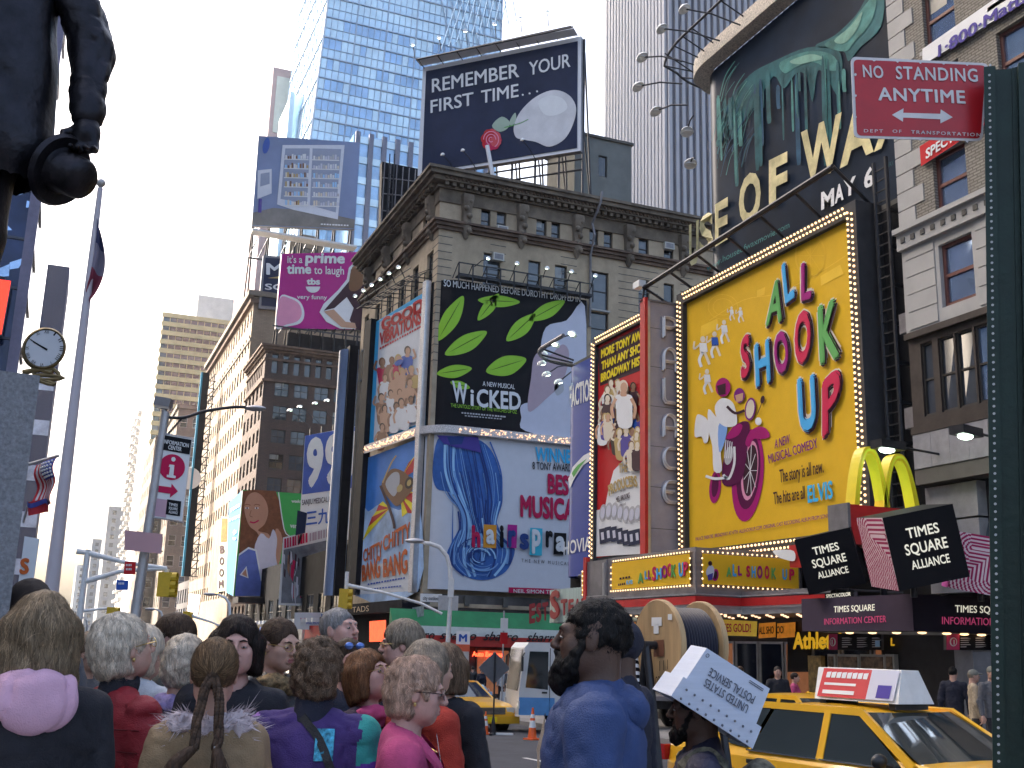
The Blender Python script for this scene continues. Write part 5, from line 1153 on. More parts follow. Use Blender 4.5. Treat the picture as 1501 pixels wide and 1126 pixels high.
for lab,x0_,x1_,pl_ in(('dark information board with pink i square left of the granite column',1215,1292,ib),('dark information board with pink i square near the sign post',1387,1462,PY(19.2))):
 r=thing('information_board',lab,'sign',pl_.at(x0_,952));yo=0 if x0_<1300 else 0
 board(r,pl_,[(x0_,953),(x1_,953-yo),(x1_,929),(x0_,929)],.08,P_black);mb=MB();ppoly(mb,pl_,[(x0_,952.5),(x0_+13 if x0_<1300 else x0_+19,952.5),(x0_+13 if x0_<1300 else x0_+19,929.5),(x0_,929.5)],col('sign_pink',(.5,.05,.14)),.01)
 cx_=x0_+6.5 if x0_<1300 else x0_+9.5;ppoly(mb,pl_,ellpts(cx_,941,4.5 if x0_<1300 else 5.5,6.5,0,16),P_white,.02);ppoly(mb,pl_,ellpts(cx_,941,3 if x0_<1300 else 4,5.3,0,16),MATS['print_sign_pink'],.03);ppoly(mb,pl_,[(cx_-.8,945),(cx_+.8,945),(cx_+.8,938),(cx_-.8,938)],P_white,.04)
 random.seed(1)
 for c_ in range(3):
  for r_ in range(5):xx=x0_+20+c_*22;ppoly(mb,pl_,[(xx,935+r_*3.2),(xx+random.uniform(8,17),934.7+r_*3.2),(xx+random.uniform(8,17),936+r_*3.2),(xx,936.2+r_*3.2)],P_grey,.02)
 if x0_<1300:ppoly(mb,pl_,[(1284,948),(1291,948),(1291,939),(1284,939)],P_lb,.03)
 mb.build('artwork',r)
sf=thing('souvenir_shop','lit souvenir shop window under the purple canopy with yellow sign letters','shop',(20.4,22,GY))
mb=MB();SF=PX(20.3);
ppoly(mb,SF,[(1150,985),(1185,985),(1185,925),(1150,926)],blackpaint,-.1)
mb.bx(20.35,18.9,GY,20.55,23.6,2.4,mat('shop_dark',(.02,.018,.02),.6,var=.5));mb.build('wall',sf)
mb=MB();yl_=mat('yellow_sign_letter',(.75,.45,.02),.5,emit=.12,var=.1);ptext(mb,PX(20.28),"Athlete's",(1164,952),(1244,951),(1164,926),yl_,.03,bold=.035);ptext(mb,PX(20.28),'L',(1307,947),(1313,947),(1307,935),yl_,.03,bold=.04);ppoly(mb,PX(20.28),[(1150,935),(1166,934),(1166,914),(1150,915)],lit,.02);mb.build('lettering',sf)
for k,(x0_,x1_)in enumerate(((1218,1229),(1232,1264),(1266,1302),(1303,1316))):
 a,b=SF.at(x0_,985),SF.at(x1_,985);z1=SF.at(x0_,959).z;f=MB().bx(20.2,b.y,a.z-1.2,20.34,a.y,z1,winframe_lt).build('window',sf);MB().bx(20.17,b.y+.06,a.z-1.1,20.198,a.y-.06,z1-.06,mat('shop_display',(.2,.13,.08),.4,var=.9,vs=5)).build('pane',f)
a=SF.at(1190,1015);MB().bx(20.2,SF.at(1209,1000).y,SF.at(1190,1030).z,20.34,a.y,SF.at(1190,961).z,mat('poster_gold',(.42,.28,.1),.5,var=.6,vs=6)).build('poster',sf)
def px_box(name,label,top,Y,yd,wide,m,cw,cs,rowh,winh,ww=1.4,style='sash',bottom=None,**k):
 """block whose south west edge tops out at a pixel, standing at distance Y"""
 p=PY(Y).at(*top);z1=p.z
 rows=[];z=z1-rowh*.75
 while z-winh>3:rows.append((z-winh/2,z+winh/2));z-=rowh
 return boxbuilding(name,label,p.x,Y,p.x+wide,Y+yd,z1,m,cw,cs,sorted(rows),ww,style,**k),p
BY=131;pb_=PY(BY);p=pb_.at(391,505);bX,bZ=p.x,p.z
br_=thing('office_building','dark brown brick office building with row of arched top windows under the magenta board','building',(bX,BY,GY),group='buildings along the avenue')
brows=[(pb_.at(410,a).z,pb_.at(410,b).z)for a,b in((581,560),(616,595),(650,630),(688,666),(722,701),(756,735))];brows+=[(brows[-1][0]-4.1*k,brows[-1][1]-4.1*k)for k in(1,2,3)]
bc=[(pb_.at(a,600).x-bX,pb_.at(b,600).x-bX)for a,b in((400,421),(429,450),(459,480),(488,509))];st_=bc[1][0]-bc[0][0]
bc+=[(bc[3][0]+st_*k,bc[3][1]+st_*k)for k in(1,2,3,4)]
arch_r=(pb_.at(410,548).z,pb_.at(410,520).z)
ac=[(.8+k*1.35,1.55+k*1.35)for k in range(19)]
facade(br_,(bX,BY),(1,0,0),27,GY,arch_r[0]-.9,bc,sorted(brows),brownbrick,'wide',depth=.25,pane=False)
facade(br_,(bX,BY),(1,0,0),27,arch_r[0]-.9,bZ-.9,ac,[arch_r],brownbrick,'plain',depth=.35,pane=False)
facade(br_,(bX,BY+14),(0,-1,0),14,GY,arch_r[0]-.9,even(5,14,1.5),sorted(brows),brownbrick,'wide',depth=.25,pane=False)
facade(br_,(bX,BY+14),(0,-1,0),14,arch_r[0]-.9,bZ-.9,[(.6+k*1.35,1.35+k*1.35)for k in range(9)],[arch_r],brownbrick,'plain',depth=.35,pane=False)
mb=MB()
for o,a,b in((.15,-1.9,-1.6),(.2,-.9,-.6),(.5,-.6,-.25),(.7,-.25,0)):mb.bx(bX-o,BY-o,bZ+a,bX+27,BY-.002,bZ+b-.005,rustm);mb.bx(bX-o,BY-.002,bZ+a,bX-.002,BY+14,bZ+b-.005,rustm)
za=arch_r[0]-.9;mb.bx(bX-.25,BY-.25,za-.2,bX+27,BY-.002,za+.1,rustm).bx(bX-.25,BY-.002,za-.2,bX-.002,BY+14,za+.1,rustm)
for k in range(19):
 cx_=bX+1.175+k*1.35
 for j in range(7):
  a0,a1=math.pi*j/7,math.pi*(j+1)/7;z_=arch_r[1]-.1;mb.add([(cx_+.42*math.cos(a0),BY-.06,z_+.42*math.sin(a0)),(cx_+.42*math.cos(a1),BY-.06,z_+.42*math.sin(a1)),(cx_+.62*math.cos(a1),BY-.06,z_+.62*math.sin(a1)),(cx_+.62*math.cos(a0),BY-.06,z_+.62*math.sin(a0))],[(0,1,2,3)],rustm)
mb.build('cornice',br_);MB().bx(bX,BY,bZ-.95,bX+27,BY+14,bZ-.3,groove).build('roof',br_)
mb=MB();mb.quad((bX,BY+14,GY),(bX+27,BY+14,GY),(bX+27,BY+14,bZ-.9),(bX,BY+14,bZ-.9),brownbrick).quad((bX+27,BY,GY),(bX+27,BY+14,GY),(bX+27,BY+14,bZ-.9),(bX+27,BY,bZ-.9),brownbrick);mb.build('rear_wall',br_)
TB=PY(BY+2)
tbs=thing('billboard','magenta rooftop board with white words and dark haired woman above the brown brick building','billboard',(bX+6,BY+2,bZ),group='rooftop billboards')
cc=[(404,481),(546,484),(550,369),(413,372)]
board(tbs,TB,cc,.8,col('board_magenta',(.45,.02,.24)),greymetal)
mb=MB()
for s,a,b,t,m_,bo in(("it's a",(421,386),(443,386),(421,375),P_white,.012),('prime',(447,386),(505,387),(448,371),P_white,.04),('time',(420,402),(456,402),(420,388),P_white,.04),('to laugh',(460,402),(504,403),(460,390),P_white,.012),('tbs',(449,418),(469,418),(449,408),P_white,.05),('very funny',(435,438.5),(479,439.5),(435,432),P_white,.015)):
 ptext(mb,TB,s,a,b,t,m_,.1,bold=bo)
ppoly(mb,TB,ellpts(458.5,420.5,10.5,9,0,16,0,180),P_white,.1)
ppoly(mb,TB,[(404,480),(410,436),(425,435),(440,443),(446,460),(440,474),(420,479)],P_white,.1,4);ppoly(mb,TB,[(406,478),(410,438),(425,438),(438,446),(442,460),(436,471),(420,476)],P_pink,.13,4)
ppoly(mb,TB,[(548,369),(526,370),(520,384),(511,393),(508,410),(495,426),(474,446),(468,458),(478,472),(498,482),(548,484)],P_white,.1);ppoly(mb,TB,[(548,370),(528,371),(523,385),(514,396),(512,412),(497,430),(474,456),(490,452),(508,436),(518,452),(512,470),(522,484),(548,484)],P_ink,.13);ppoly(mb,TB,[(474,457),(489,454),(506,472),(520,474),(522,482),(500,480)],P_skin,.14);ppoly(mb,TB,[(530,372),(546,370),(548,388),(532,392),(524,386)],P_skin,.15,3);ppoly(mb,TB,[(516,392),(530,392),(534,412),(524,426),(511,424)],P_brn,.16,3)
mb.build('artwork',tbs)
mb=MB()
for k in range(9):a=TB.at(408+k*17,480);mb.tube([(a.x,BY+2.9,bZ-.4),(a.x,BY+2.9,TB.at(410,374).z)],.12,darkmetal,6);mb.tube([(a.x,BY+6,bZ-.4),(a.x,BY+2.9,a.z+4)],.1,darkmetal,6)
for k in range(10):a=TB.at(408+k*13,488);mb.bx(a.x,BY+.2,a.z-.1,a.x+.15,BY+2,a.z+.1,darkmetal)
mb.bx(bX+.5,BY+.1,TB.at(450,489).z-.15,bX+16,BY+.25,TB.at(450,489).z,darkmetal);mb.bx(bX+3,BY+3.2,bZ-.4,bX+18,BY+3.5,TB.at(450,484).z-.2,blackpaint);mb.build('steel_support',tbs)
r,p=px_box('office_tower','tan brick tower with many small windows left of the dark brown brick building',(373,432),146,46,30,tanbrick,18,0,3.7,2.0,1.15)
MB().bx(p.x-.5,145.6,p.z-1.2,p.x+30,192,p.z-.6,rustm).bx(p.x-.9,145.2,p.z-.3,p.x+30,192.4,p.z+.4,tanbrick2).bx(p.x,145.99,p.z-6.5,p.x-.12,192,p.z-6.1,tanbrick2).build('cornice',r)
SB=PY(145.5);zt0=p.z
ms=thing('billboard','dark rooftop sign with large pale letters left of the magenta board','billboard',(p.x+4,147,zt0),group='rooftop billboards')
board(ms,SB,[(379,452),(425,456),(428,377),(386,374)],.6,greymetal);board(ms,SB,[(383,448),(424,452),(427,380),(389,378)],-.05,P_navy,P_navy,'picture')
mb=MB();ptext(mb,SB,'M',(390,403),(414,404),(390,386),P_white,.1,bold=.03);ptext(mb,SB,'SC',(388,425),(416,426),(388,416),P_white,.1,bold=.02);ppoly(mb,SB,[(392,408),(420,404),(420,409)],P_gold,.1);mb.build('artwork',ms)
MB().tube([(p.x+5,146.5,zt0-.3),(p.x+5,146.5,zt0+8)],.2,darkmetal).tube([(p.x+8,146.5,zt0-.3),(p.x+8,146.5,zt0+8)],.2,darkmetal).build('steel_support',ms)
PHP=PY(160);a=PHP.at(424,372);b=PHP.at(474,372)
gh=thing('roof_house','small buff brick gabled roof house between the two rooftop boards','roof house',(a.x,160,a.z-20));zt_=PHP.at(426,355).z
mb=MB();mb.prism([(a.x,160,a.z-20),(b.x,160,a.z-20),(b.x,160,zt_),(a.x+(b.x-a.x)*.7,160,zt_+1.6),(a.x+(b.x-a.x)*.3,160,zt_+1.6),(a.x,160,zt_)],(0,8,0),buffbrick);mb.build('wall',gh)
window(gh,((a.x+b.x)/2-.8,159.95,zt_-3),0,1.6,2.4,'plain',False)
FR=PY(152);fz=FR.at(370,330).z
fb=thing('billboard','pale blue rooftop board with photo of an open stocked refrigerator','billboard',(FR.at(450,330).x,152,zt0),group='rooftop billboards')
board(fb,FR,[(369,331),(520,336),(528,209),(379,199)],.8,col('kitchen_blue',(.2,.26,.42),var=.2,vs=.1),greymetal)
mb=MB();P_flo=col('floor_grey',(.2,.19,.18),var=.3,vs=.3);P_fr=col('fridge_white',(.66,.68,.74));P_fd=col('fridge_shadow',(.3,.34,.45))
ppoly(mb,FR,[(369,330),(519,335),(520,322),(465,310),(400,305),(371,312)],P_flo,.05);ppoly(mb,FR,[(414,213),(505,213),(495,322),(430,308),(406,300)],P_fr,.08);ppoly(mb,FR,[(418,218),(454,218),(450,300),(411,292)],P_fd,.1);ppoly(mb,FR,[(458,218),(500,219),(492,312),(454,301)],P_fd,.1)
random.seed(9)
for r_ in range(6):
 y=226+r_*13.5;ppoly(mb,FR,[(416,y+7),(452,y+8),(452,y+9.5),(416,y+8.5)],P_white,.12);ppoly(mb,FR,[(457,y+8),(497,y+9),(497,y+10.5),(457,y+9.5)],P_white,.12)
 for k in range(11):
  x=418+k*3.1+random.uniform(-.5,.5);h=random.uniform(4,8);ppoly(mb,FR,[(x,y+7.5),(x+2.4,y+7.5),(x+2.4,y+7.5-h),(x,y+7.5-h)],random.choice((P_cream,P_white,P_gold,P_pale,P_brn,P_lb)),.14)
  x=459+k*3.5;ppoly(mb,FR,[(x,y+8.5),(x+2.6,y+8.5),(x+2.6,y+8.5-h),(x,y+8.5-h)],random.choice((P_pale,P_white,P_lb,P_grey,P_cream)),.14)
ppoly(mb,FR,[(378,250),(398,248),(398,284),(377,292)],P_fr,.09);ppoly(mb,FR,[(382,255),(395,253),(395,270),(381,274)],P_fd,.1);ppoly(mb,FR,ellpts(390,214,5,12,.2,12),P_dblue,.08);ppoly(mb,FR,[(379,292),(384,292),(383,312),(378,312)],P_vio,.1)
fineprint(mb,FR,(470,330),(512,332),2,P_white,.1)
mb.build('artwork',fb)
mb=MB()
for k in range(7):a=FR.at(373+k*24,333);mb.tube([(a.x,152.9,zt0-.5),(a.x,152.9,FR.at(400,203).z)],.14,darkmetal,6);mb.tube([(a.x,157,zt0-.5),(a.x,153,a.z+6)],.12,darkmetal,6)
a=FR.at(368,338);b=FR.at(521,343);mb.bx(a.x,150.4,a.z-.5,b.x,152.4,a.z-.2,whitemetal);mb.bx(a.x,152.6,a.z-4,b.x,152.8,a.z-3.8,darkmetal)
for k in range(12):x=a.x+(b.x-a.x)*k/11;mb.tube([(x,152.7,a.z-4),(x+1.2,152.7,a.z-.5)],.08,darkmetal,5)
mb.build('steel_support',fb)
GTY=175
glass_lit=mat('curtain_glass_lit',(.66,.86,.95),.2,metal=.25,var=.22,vs=.16,spec=.8);glass_dk=mat('curtain_glass_blue',(.36,.56,.78),.12,metal=.3,var=.3,vs=.2,spec=.8);mull=mat('mullion_blue',(.36,.48,.62),.4,var=.1,vs=.3);span=mat('spandrel_white_blue',(.62,.82,.94),.25,metal=.35,var=.12,vs=.3)  # sky glare and haze put into the glass colours, pale copy for lit panes
GP=PY(GTY)
gt=thing('glass_tower','tall pale blue glass curtain wall tower behind the night blue billboard','tower',(GP.at(455,205).x,GTY,GY),group='towers')
tl0,tl1=GP.at(455,205),GP.at(481,2);slope=(tl1.x-tl0.x)/(tl1.z-tl0.z);trx=GP.at(735,40).x
ztw=GP.at(735,-260).z;xl_=lambda z:tl0.x+slope*(z-tl0.z)
nfl=34;zf=np.linspace(tl0.z-60,ztw,nfl+1);fh=zf[1]-zf[0]
mb=MB();mm=MB();random.seed(12)
for i in range(nfl):
 z0,z1=zf[i],zf[i+1];xa0,xa1=xl_(z0),xl_(z1);nb=30
 for k in range(nb):
  f=lambda t,z:V((xl_(z)+(trx-xl_(z))*t,GTY,z));zm=z0+fh*.45
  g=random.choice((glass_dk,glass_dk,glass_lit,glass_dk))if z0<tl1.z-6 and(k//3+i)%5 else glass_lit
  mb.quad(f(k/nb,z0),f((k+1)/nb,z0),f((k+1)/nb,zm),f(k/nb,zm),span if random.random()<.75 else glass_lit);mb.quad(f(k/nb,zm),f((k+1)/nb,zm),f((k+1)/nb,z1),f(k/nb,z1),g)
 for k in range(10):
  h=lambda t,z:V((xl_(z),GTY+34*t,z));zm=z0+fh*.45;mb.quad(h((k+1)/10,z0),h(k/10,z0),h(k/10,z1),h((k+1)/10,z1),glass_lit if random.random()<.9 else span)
 big=i%2==0
 mm.bx(xa0-.05,GTY-.18,z0-.12,trx,GTY-.01,z0+.12,mull);mm.bx(xa0-.25 if big else xa0-.1,GTY,z0-.15,xa0,GTY+34,z0+.15,mull)if 1 else None
 mm.bx(xa0,GTY-.1,z0+fh*.45-.05,trx,GTY-.01,z0+fh*.45+.05,mull)
for k in range(31):
 a,b=V((xl_(zf[0])+(trx-xl_(zf[0]))*k/30,GTY-.1,zf[0])),V((xl_(ztw)+(trx-xl_(ztw))*k/30,GTY-.1,ztw));mm.tube([a,b],.13 if k%5==0 else .06,mull,4)
for k in range(0,11):mm.tube([(xl_(zf[0])-.08,GTY+3.4*k,zf[0]),(xl_(ztw)-.08,GTY+3.4*k,ztw)],.12,mull,4)
mb.quad((trx,GTY,zf[0]),(trx,GTY+34,zf[0]),(trx,GTY+34,ztw),(trx,GTY,ztw),span);mb.quad((xl_(ztw),GTY,ztw),(trx,GTY,ztw),(trx,GTY+34,ztw),(xl_(ztw),GTY+34,ztw),groove);mb.bx(xl_(zf[0]),GTY,GY,trx,GTY+34,zf[0],mull)
mb.build('curtain_wall',gt);mm.build('mullions',gt)
mb=MB();wz0=GP.at(700,60).z
for k in range(9):
 x0=trx-12+k*1.5;mb.tube([(x0,GTY-.3,wz0-4+k*1.2),(x0+3,GTY-.3,wz0+8+k*2)],.12,span,4);mb.tube([(x0+3,GTY-.3,wz0-6+k*1.5),(x0-1,GTY-.3,wz0+9+k*2)],.1,mull,4)
mb.build('brace',gt)
r,p=px_box('ribbed_block','blue glass block with dark vertical ribs below the glass tower',(519,196),165,14,24,glass_dk,0,0,4,2,group='towers')
mb=MB()
for k in range(11):mb.bx(p.x+.2+k*2.3,164.4,GY,p.x+1.0+k*2.3,164.99,p.z+.3,mat('rib_grey_blue',(.16,.18,.25),.5,var=.1))
mb.build('rib',r);mb=MB()
for k in range(24):mb.bx(p.x+1,164.8,p.z-1.5-k*3.6,p.x+24,164.985,p.z-.3-k*3.6,glass_lit)
mb.build('spandrels',r)
pinkst=mat('pink_granite',(.4,.28,.29),.7,var=.12,vs=.4);
HP=PY(215);p=HP.at(401,98);ht=thing('hotel_tower','pale pink stone hotel tower with tall dark arch left of the blue glass tower','tower',(p.x,215,GY),group='towers')
mb=MB();mb.bx(p.x,215,GY,p.x+30,245,p.z,pinkst);mb.bx(p.x+.9,214.8,p.z-15,p.x+4.5,214.99,p.z-2,palestucco);mb.bx(p.x+4.6,214.8,p.z-15,p.x+9,214.99,p.z-1.5,palestucco);mb.build('wall',ht)
mb=MB()
for k in range(3):
 yc=219+k*9;mb.bx(p.x-.08,yc,p.z-42,p.x-.01,yc+3.6,p.z-20,gmid);mb.poly([(p.x-.08,yc+1.8+1.8*math.cos(a),p.z-20+2.2*math.sin(a))for a in np.linspace(0,math.pi,10)],gmid)
for k in range(9):mb.bx(p.x+1.5,214.85,p.z-20-4*k,p.x+6,214.98,p.z-18-4*k,gmid)
mb.build('window_bay',ht)
r,p2=px_box('glass_wing','slim blue glass wing of the tower beside the pink hotel',(427,138),190,12,5,glass_lit,0,0,4,2,group='towers')
MB().bx(p2.x-.3,189.5,GY,p2.x+.6,190,p2.z+.2,mull).bx(p2.x+2.2,189.5,GY,p2.x+2.9,190,p2.z,mull).bx(p2.x+4.4,189.5,GY,p2.x+5.1,190,p2.z-2,mull).build('rib',r)
VY=150;VP=PY(VY);vc=VP.at(978,150);vz=vc.z+60
vt=thing('striped_tower','tall grey skyscraper with narrow vertical stripes behind the teal film board','tower',(vc.x,VY,GY),group='towers')
gs=mat('pale_grey_fin',(.4,.4,.43),.6,var=.06,vs=.2);gd_=mat('dark_strip_glass',(.1,.1,.13),.3,var=.2,vs=.3)
wdep=23;mb=MB();mb.bx(vc.x,VY,GY,vc.x+40,VY+wdep,vz,gd_);mb.build('window_strips',vt)
fins=MB()
for k in range(30):fins.bx(vc.x+.15+k*1.33,VY-.45,GY,vc.x+.75+k*1.33,VY-.005,vz+.2,gs)
mb2=fins
for k in range(19):mb2.bx(vc.x-.45,VY+.1+k*1.22,GY,vc.x-.005,VY+.95+k*1.22,vz+.2,gs)
mb2.build('fins',vt)
SY=330;SPn=PY(SY);p=SPn.at(240,458)
sl_=thing('striped_slab','cream and dark striped office slab seen beyond the tan tower','building',(p.x,SY,GY),group='buildings along the avenue')
MB().bx(p.x,SY+.02,GY,p.x+46,SY+55,p.z-.5,palestucco).build('wall',sl_)
k=0;z=p.z
while z>6:
 MB().bx(p.x-.3,SY-.5,z-1.35,p.x+46,SY+.01,z,yellowband).build('spandrel',sl_);w_=MB();w_.bx(p.x,SY-.06,z-2.75,p.x+46,SY+.015,z-1.36,gdark if k%4 else gmid)
 for j in range(23):w_.bx(p.x+j*2,SY-.2,z-2.75,p.x+j*2+.18,SY-.06,z-1.36,yellowband)
 w_.build('window_strip',sl_);z-=2.76;k+=1
q=PY(390).at(291,432);boxbuilding('white_block','plain white concrete block rising behind the cream striped slab',q.x,390,q.x+40,430,q.z,palestucco,0,0,[],group='buildings along the avenue')
r,p=px_box('brick_building','drab brown brick building with pale sash windows behind the information banner',(262,597),245,40,16,tanbrick2,9,6,4.3,2.3,1.5,style='pale');MB().bx(p.x-.4,244.6,p.z-.2,p.x+16,285,p.z+.7,tanbrick2).build('cornice',r)
r,p=px_box('brick_building','low drab brick wing left of the information banner pole',(228,640),262,30,7,tanbrick2,6,2,4.3,2.3,1.5,style='pale')
r,p=px_box('apartment_tower','pale grey apartment tower with balconies up its street side',(212,592),395,50,26,palestucco,0,6,3.4,1.6,1.2,style='plain')
for k in range(26):
 z=p.z-3-k*3.4
 for j in range(3):MB().bx(p.x-1.7,398+j*16,z,p.x,405+j*16,z+1.1,palestucco).build('balcony',r)
r,p=px_box('apartment_tower','grey stepped apartment tower far up the avenue',(160,742),520,40,26,greybrick,6,5,3.6,1.8,1.6,style='plain');MB().bx(p.x+8,522,p.z,p.x+26,560,p.z+10,greybrick).bx(p.x+14,524,p.z+10,p.x+26,560,p.z+24,greybrick).build('setback',r)
r,p=px_box('apartment_tower','hazy grey block at the far end of the avenue',(136,790),640,60,40,greybrick,6,8,3.8,1.9,1.8,style='plain')
r,p=px_box('far_block','farthest low hazy block at the end of the avenue',(113,828),780,60,40,palestucco,4,6,4,2,2,style='plain')
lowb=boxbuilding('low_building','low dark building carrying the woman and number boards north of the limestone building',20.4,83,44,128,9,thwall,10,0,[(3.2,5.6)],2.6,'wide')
N9=Pl((23.5,112,0),(-.9,-.42,0))if 0 else Pl((23.5,112,0),(-.32,-.95,0))
n9=thing('billboard','blue and white board with large white nines above the grey crowd poster','billboard',(23.5,112,9),group='boards north of the limestone building')
P_n1=col('nine_blue',(.07,.12,.42),var=.3,vs=.25)
board(n9,N9,[(437,800),(520,790),(526,624),(447,639)],.5,P_white);board(n9,N9,[(443,725),(524,714),(527,625),(447.5,639)],-.06,P_n1,P_n1,'picture')
mb=MB()
for k,x in enumerate((447,474,500)):
 y=716-5*k;ptext(mb,N9,'9',(x,y),(x+25,y-3),(x+4,y-74),P_white,.12,bold=.05)
ptext(mb,N9,'SANJIU MEDICAL & PHARMA',(443,741),(506,733),(443,733),P_ink,.12,bold=.01);ptext(mb,N9,'三九医',(449,770),(501,763),(449,749),P_dblue,.12,bold=.02);fineprint(mb,N9,(446,786),(500,779),5,P_ink,.12)
mb.build('artwork',n9)
mb=MB()
for k in range(5):a=N9.at(448+k*17,640-3*k);mb.tube([a+V((.6,.6,-30)),a+V((.6,.6,1))],.12,darkmetal,5)
mb.build('steel_support',n9)
for x,y in((430,610),(444,605),(466,600),(483,596)):floodlight(n9,N9.at(x+26,y+18,.2),N9.at(x,y,3.0),True,.3)
JW=PY(119);JV=PX(JW.at(356,800).x)
jw=thing('billboard','wrap around board with long haired woman in white top and blue jeans','billboard',(JW.at(356,870).x,119,8),group='boards north of the limestone building')
P_jb=col('print_blue_side',(.08,.32,.68));P_gr2=col('print_green',(.06,.4,.09));P_hb=col('long_brown_hair',(.2,.075,.035),var=.25,vs=2);P_fs=col('face_tan',(.5,.25,.16),var=.08,vs=.5);P_jn=col('jeans',(.12,.17,.48),var=.2,vs=1);P_tp=col('white_top',(.62,.58,.66))
board(jw,JW,[(342,874),(442,874),(447,724),(356,718)],.5,P_gr2);MB_=MB();c4=[JV.at(342,874),JV.at(331,868),JV.at(336,737),JV.at(356,718)];MB_.poly([c4[0],c4[1],c4[2],c4[3]],P_jb);MB_.build('artwork',jw)
mb=MB()
ppoly(mb,JW,[(356,720),(372,718),(404,720),(411,740),(416,775),(424,785),(410,800),(400,812),(350,812)],P_hb,.05)
ppoly(mb,JW,[(358,742),(364,726),(376,722),(388,732),(393,750),(388,768),(378,778),(392,782),(396,790),(384,792),(376,780),(366,772),(360,758)],P_fs,.08,4);ppoly(mb,JW,[(404,775),(414,790),(408,830),(402,812)],P_fs,.08,3)
for x,y in((362,745),(376,745)):ppoly(mb,JW,ellpts(x,y,3,1.3,0,10),P_white,.1);ppoly(mb,JW,ellpts(x,y,1.3,1.3,0,8),P_ink,.11);pline(mb,JW,[(x-4,y-4),(x,y-5.5),(x+5,y-4)],1,P_hb,.1)
pline(mb,JW,[(366,765),(372,766.5),(379,763)],2.2,P_crim,.1);pline(mb,JW,[(368,748),(366,756),(370,758)],.8,P_brn,.1)
ppoly(mb,JW,[(382,782),(394,790),(400,776),(406,790),(404,815),(408,838),(404,852),(384,852),(372,810)],P_tp,.1,3)
ppoly(mb,JW,[(350,812),(364,802),(376,806),(384,850),(404,858),(420,860),(418,874),(344,874),(346,845)],P_white,.11);ppoly(mb,JW,[(350,815),(364,805),(374,808),(382,852),(404,861),(420,863),(418,874),(344,874),(346,845)],P_jn,.13);ppoly(mb,JW,[(351,843),(361,830),(364,848)],P_white,.15);ppoly(mb,JW,[(354,842),(360,834),(362,846)],P_fs,.16);pline(mb,JW,[(408,722),(416,775),(424,786)],1.5,P_white,.1,3)
ptext(mb,JW,'weeknights',(427,737),(452,738),(427,732),P_white,.1,bold=.02);ptext(mb,JW,'very',(425,774),(438,775),(425,769),P_white,.1,bold=.02)
fineprint(mb,JV,(339,751),(354,742),5,P_white,.1);fineprint(mb,JV,(337,765),(354,758),4,P_white,.1);ptext(mb,JV,'tbs',(343,785),(348,782),(343,777),P_white,.1,bold=.03);ppoly(mb,JV,ellpts(345,788,2.5,4,0,12,0,180),P_white,.1)
mb.build('artwork',jw)
MB().bx(JW.at(343,874).x,116,JW.at(343,880).z-.3,JW.at(440,874).x,119.6,JW.at(343,876).z,blackpaint).build('soffit',jw)
XP=Pl((22.2,98,0),(-.35,-.94,0))
xx=thing('billboard','grey poster board with dim crowd photo and red letters under the nines board','billboard',(22,98,5),group='boards north of the limestone building')
P_gp=col('poster_grey',(.16,.17,.2),var=.5,vs=.6)
board(xx,XP,[(408,887),(486,889),(493,770),(415,788)],.5,P_white,greymetal);board(xx,XP,[(412,884),(483,886),(489,790),(416,806)],-.05,P_gp,P_gp,'picture')
mb=MB();fineprint(mb,XP,(417,804),(452,795),14,P_crim,.1);fineprint(mb,XP,(454,794),(486,786),12,P_rose,.1);random.seed(31)
for k in range(46):x=random.uniform(415,480);y=random.uniform(805,865);ppoly(mb,XP,[(x,y),(x+random.uniform(1,4),y+2),(x+random.uniform(0,3),y+random.uniform(14,32)),(x-1,y+random.uniform(10,25))],random.choice((P_grey,P_pale,P_skin2,P_ink,P_pale,P_gp,P_crim)),.08+.002*k)
ppoly(mb,XP,[(446,888),(484,888),(485,874),(470,870),(452,878)],P_rose,.2);mb.build('artwork',xx)
MB().obox(XP.at(486,889),XP.at(500,889)-XP.at(486,889),V((.3,1.5,0)),V((0,0,9.4)),blackpaint).build('side_box',xx)
MB().bx(20.6,98.6,3,27,99.2,XP.at(450,889).z+.5,darkmetal).build('steel_support',xx)
sp_=thing('small_billboard','small dark tilted panel between the woman board and the grey poster','billboard',(22.5,96.2,9));SQ=Pl((22.4,97,0),(-.3,-.95,0));board(sp_,SQ,[(433,785),(447,781),(450,752),(436,748)],.3,P_navy,greymetal);MB().tube([SQ.at(441,783,-.3),SQ.at(441,783,-.3)+V((0,1.5,-1.5))],.1,darkmetal).build('bracket',sp_)
cv=thing('billboard','tall curved pale blue screen at the north end of the limestone building','billboard',(19.4,83,4),group='boards north of the limestone building')
cvm=col('screen_pale_blue',(.3,.38,.55),.25,var=.5,vs=.5,stretch=(1,1,.15));zc0,zc1=PX(19.3).at(517,868).z,PX(19.3).at(527,490).z
mb=MB();rr=[(20.2-1.1*math.sin(a),83.6-1.1*math.cos(a))for a in np.linspace(-.2,2.4,12)];mb.grid([[V((x,y,zc0)),V((x,y,zc1))]for x,y in rr],cvm);mb.build('panel',cv,True);mb=MB();mb.bx(19.6,82.2,zc0,20.3,83.2,zc1+.2,blackpaint);mb.build('side_frame',cv)
random.seed(14);shopcols=[('red',(.4,.03,.03)),('pale',(.5,.5,.5)),('dark',(.04,.04,.05)),('blue',(.06,.1,.3)),('gold',(.5,.35,.1)),('crimson',(.35,.02,.05))]
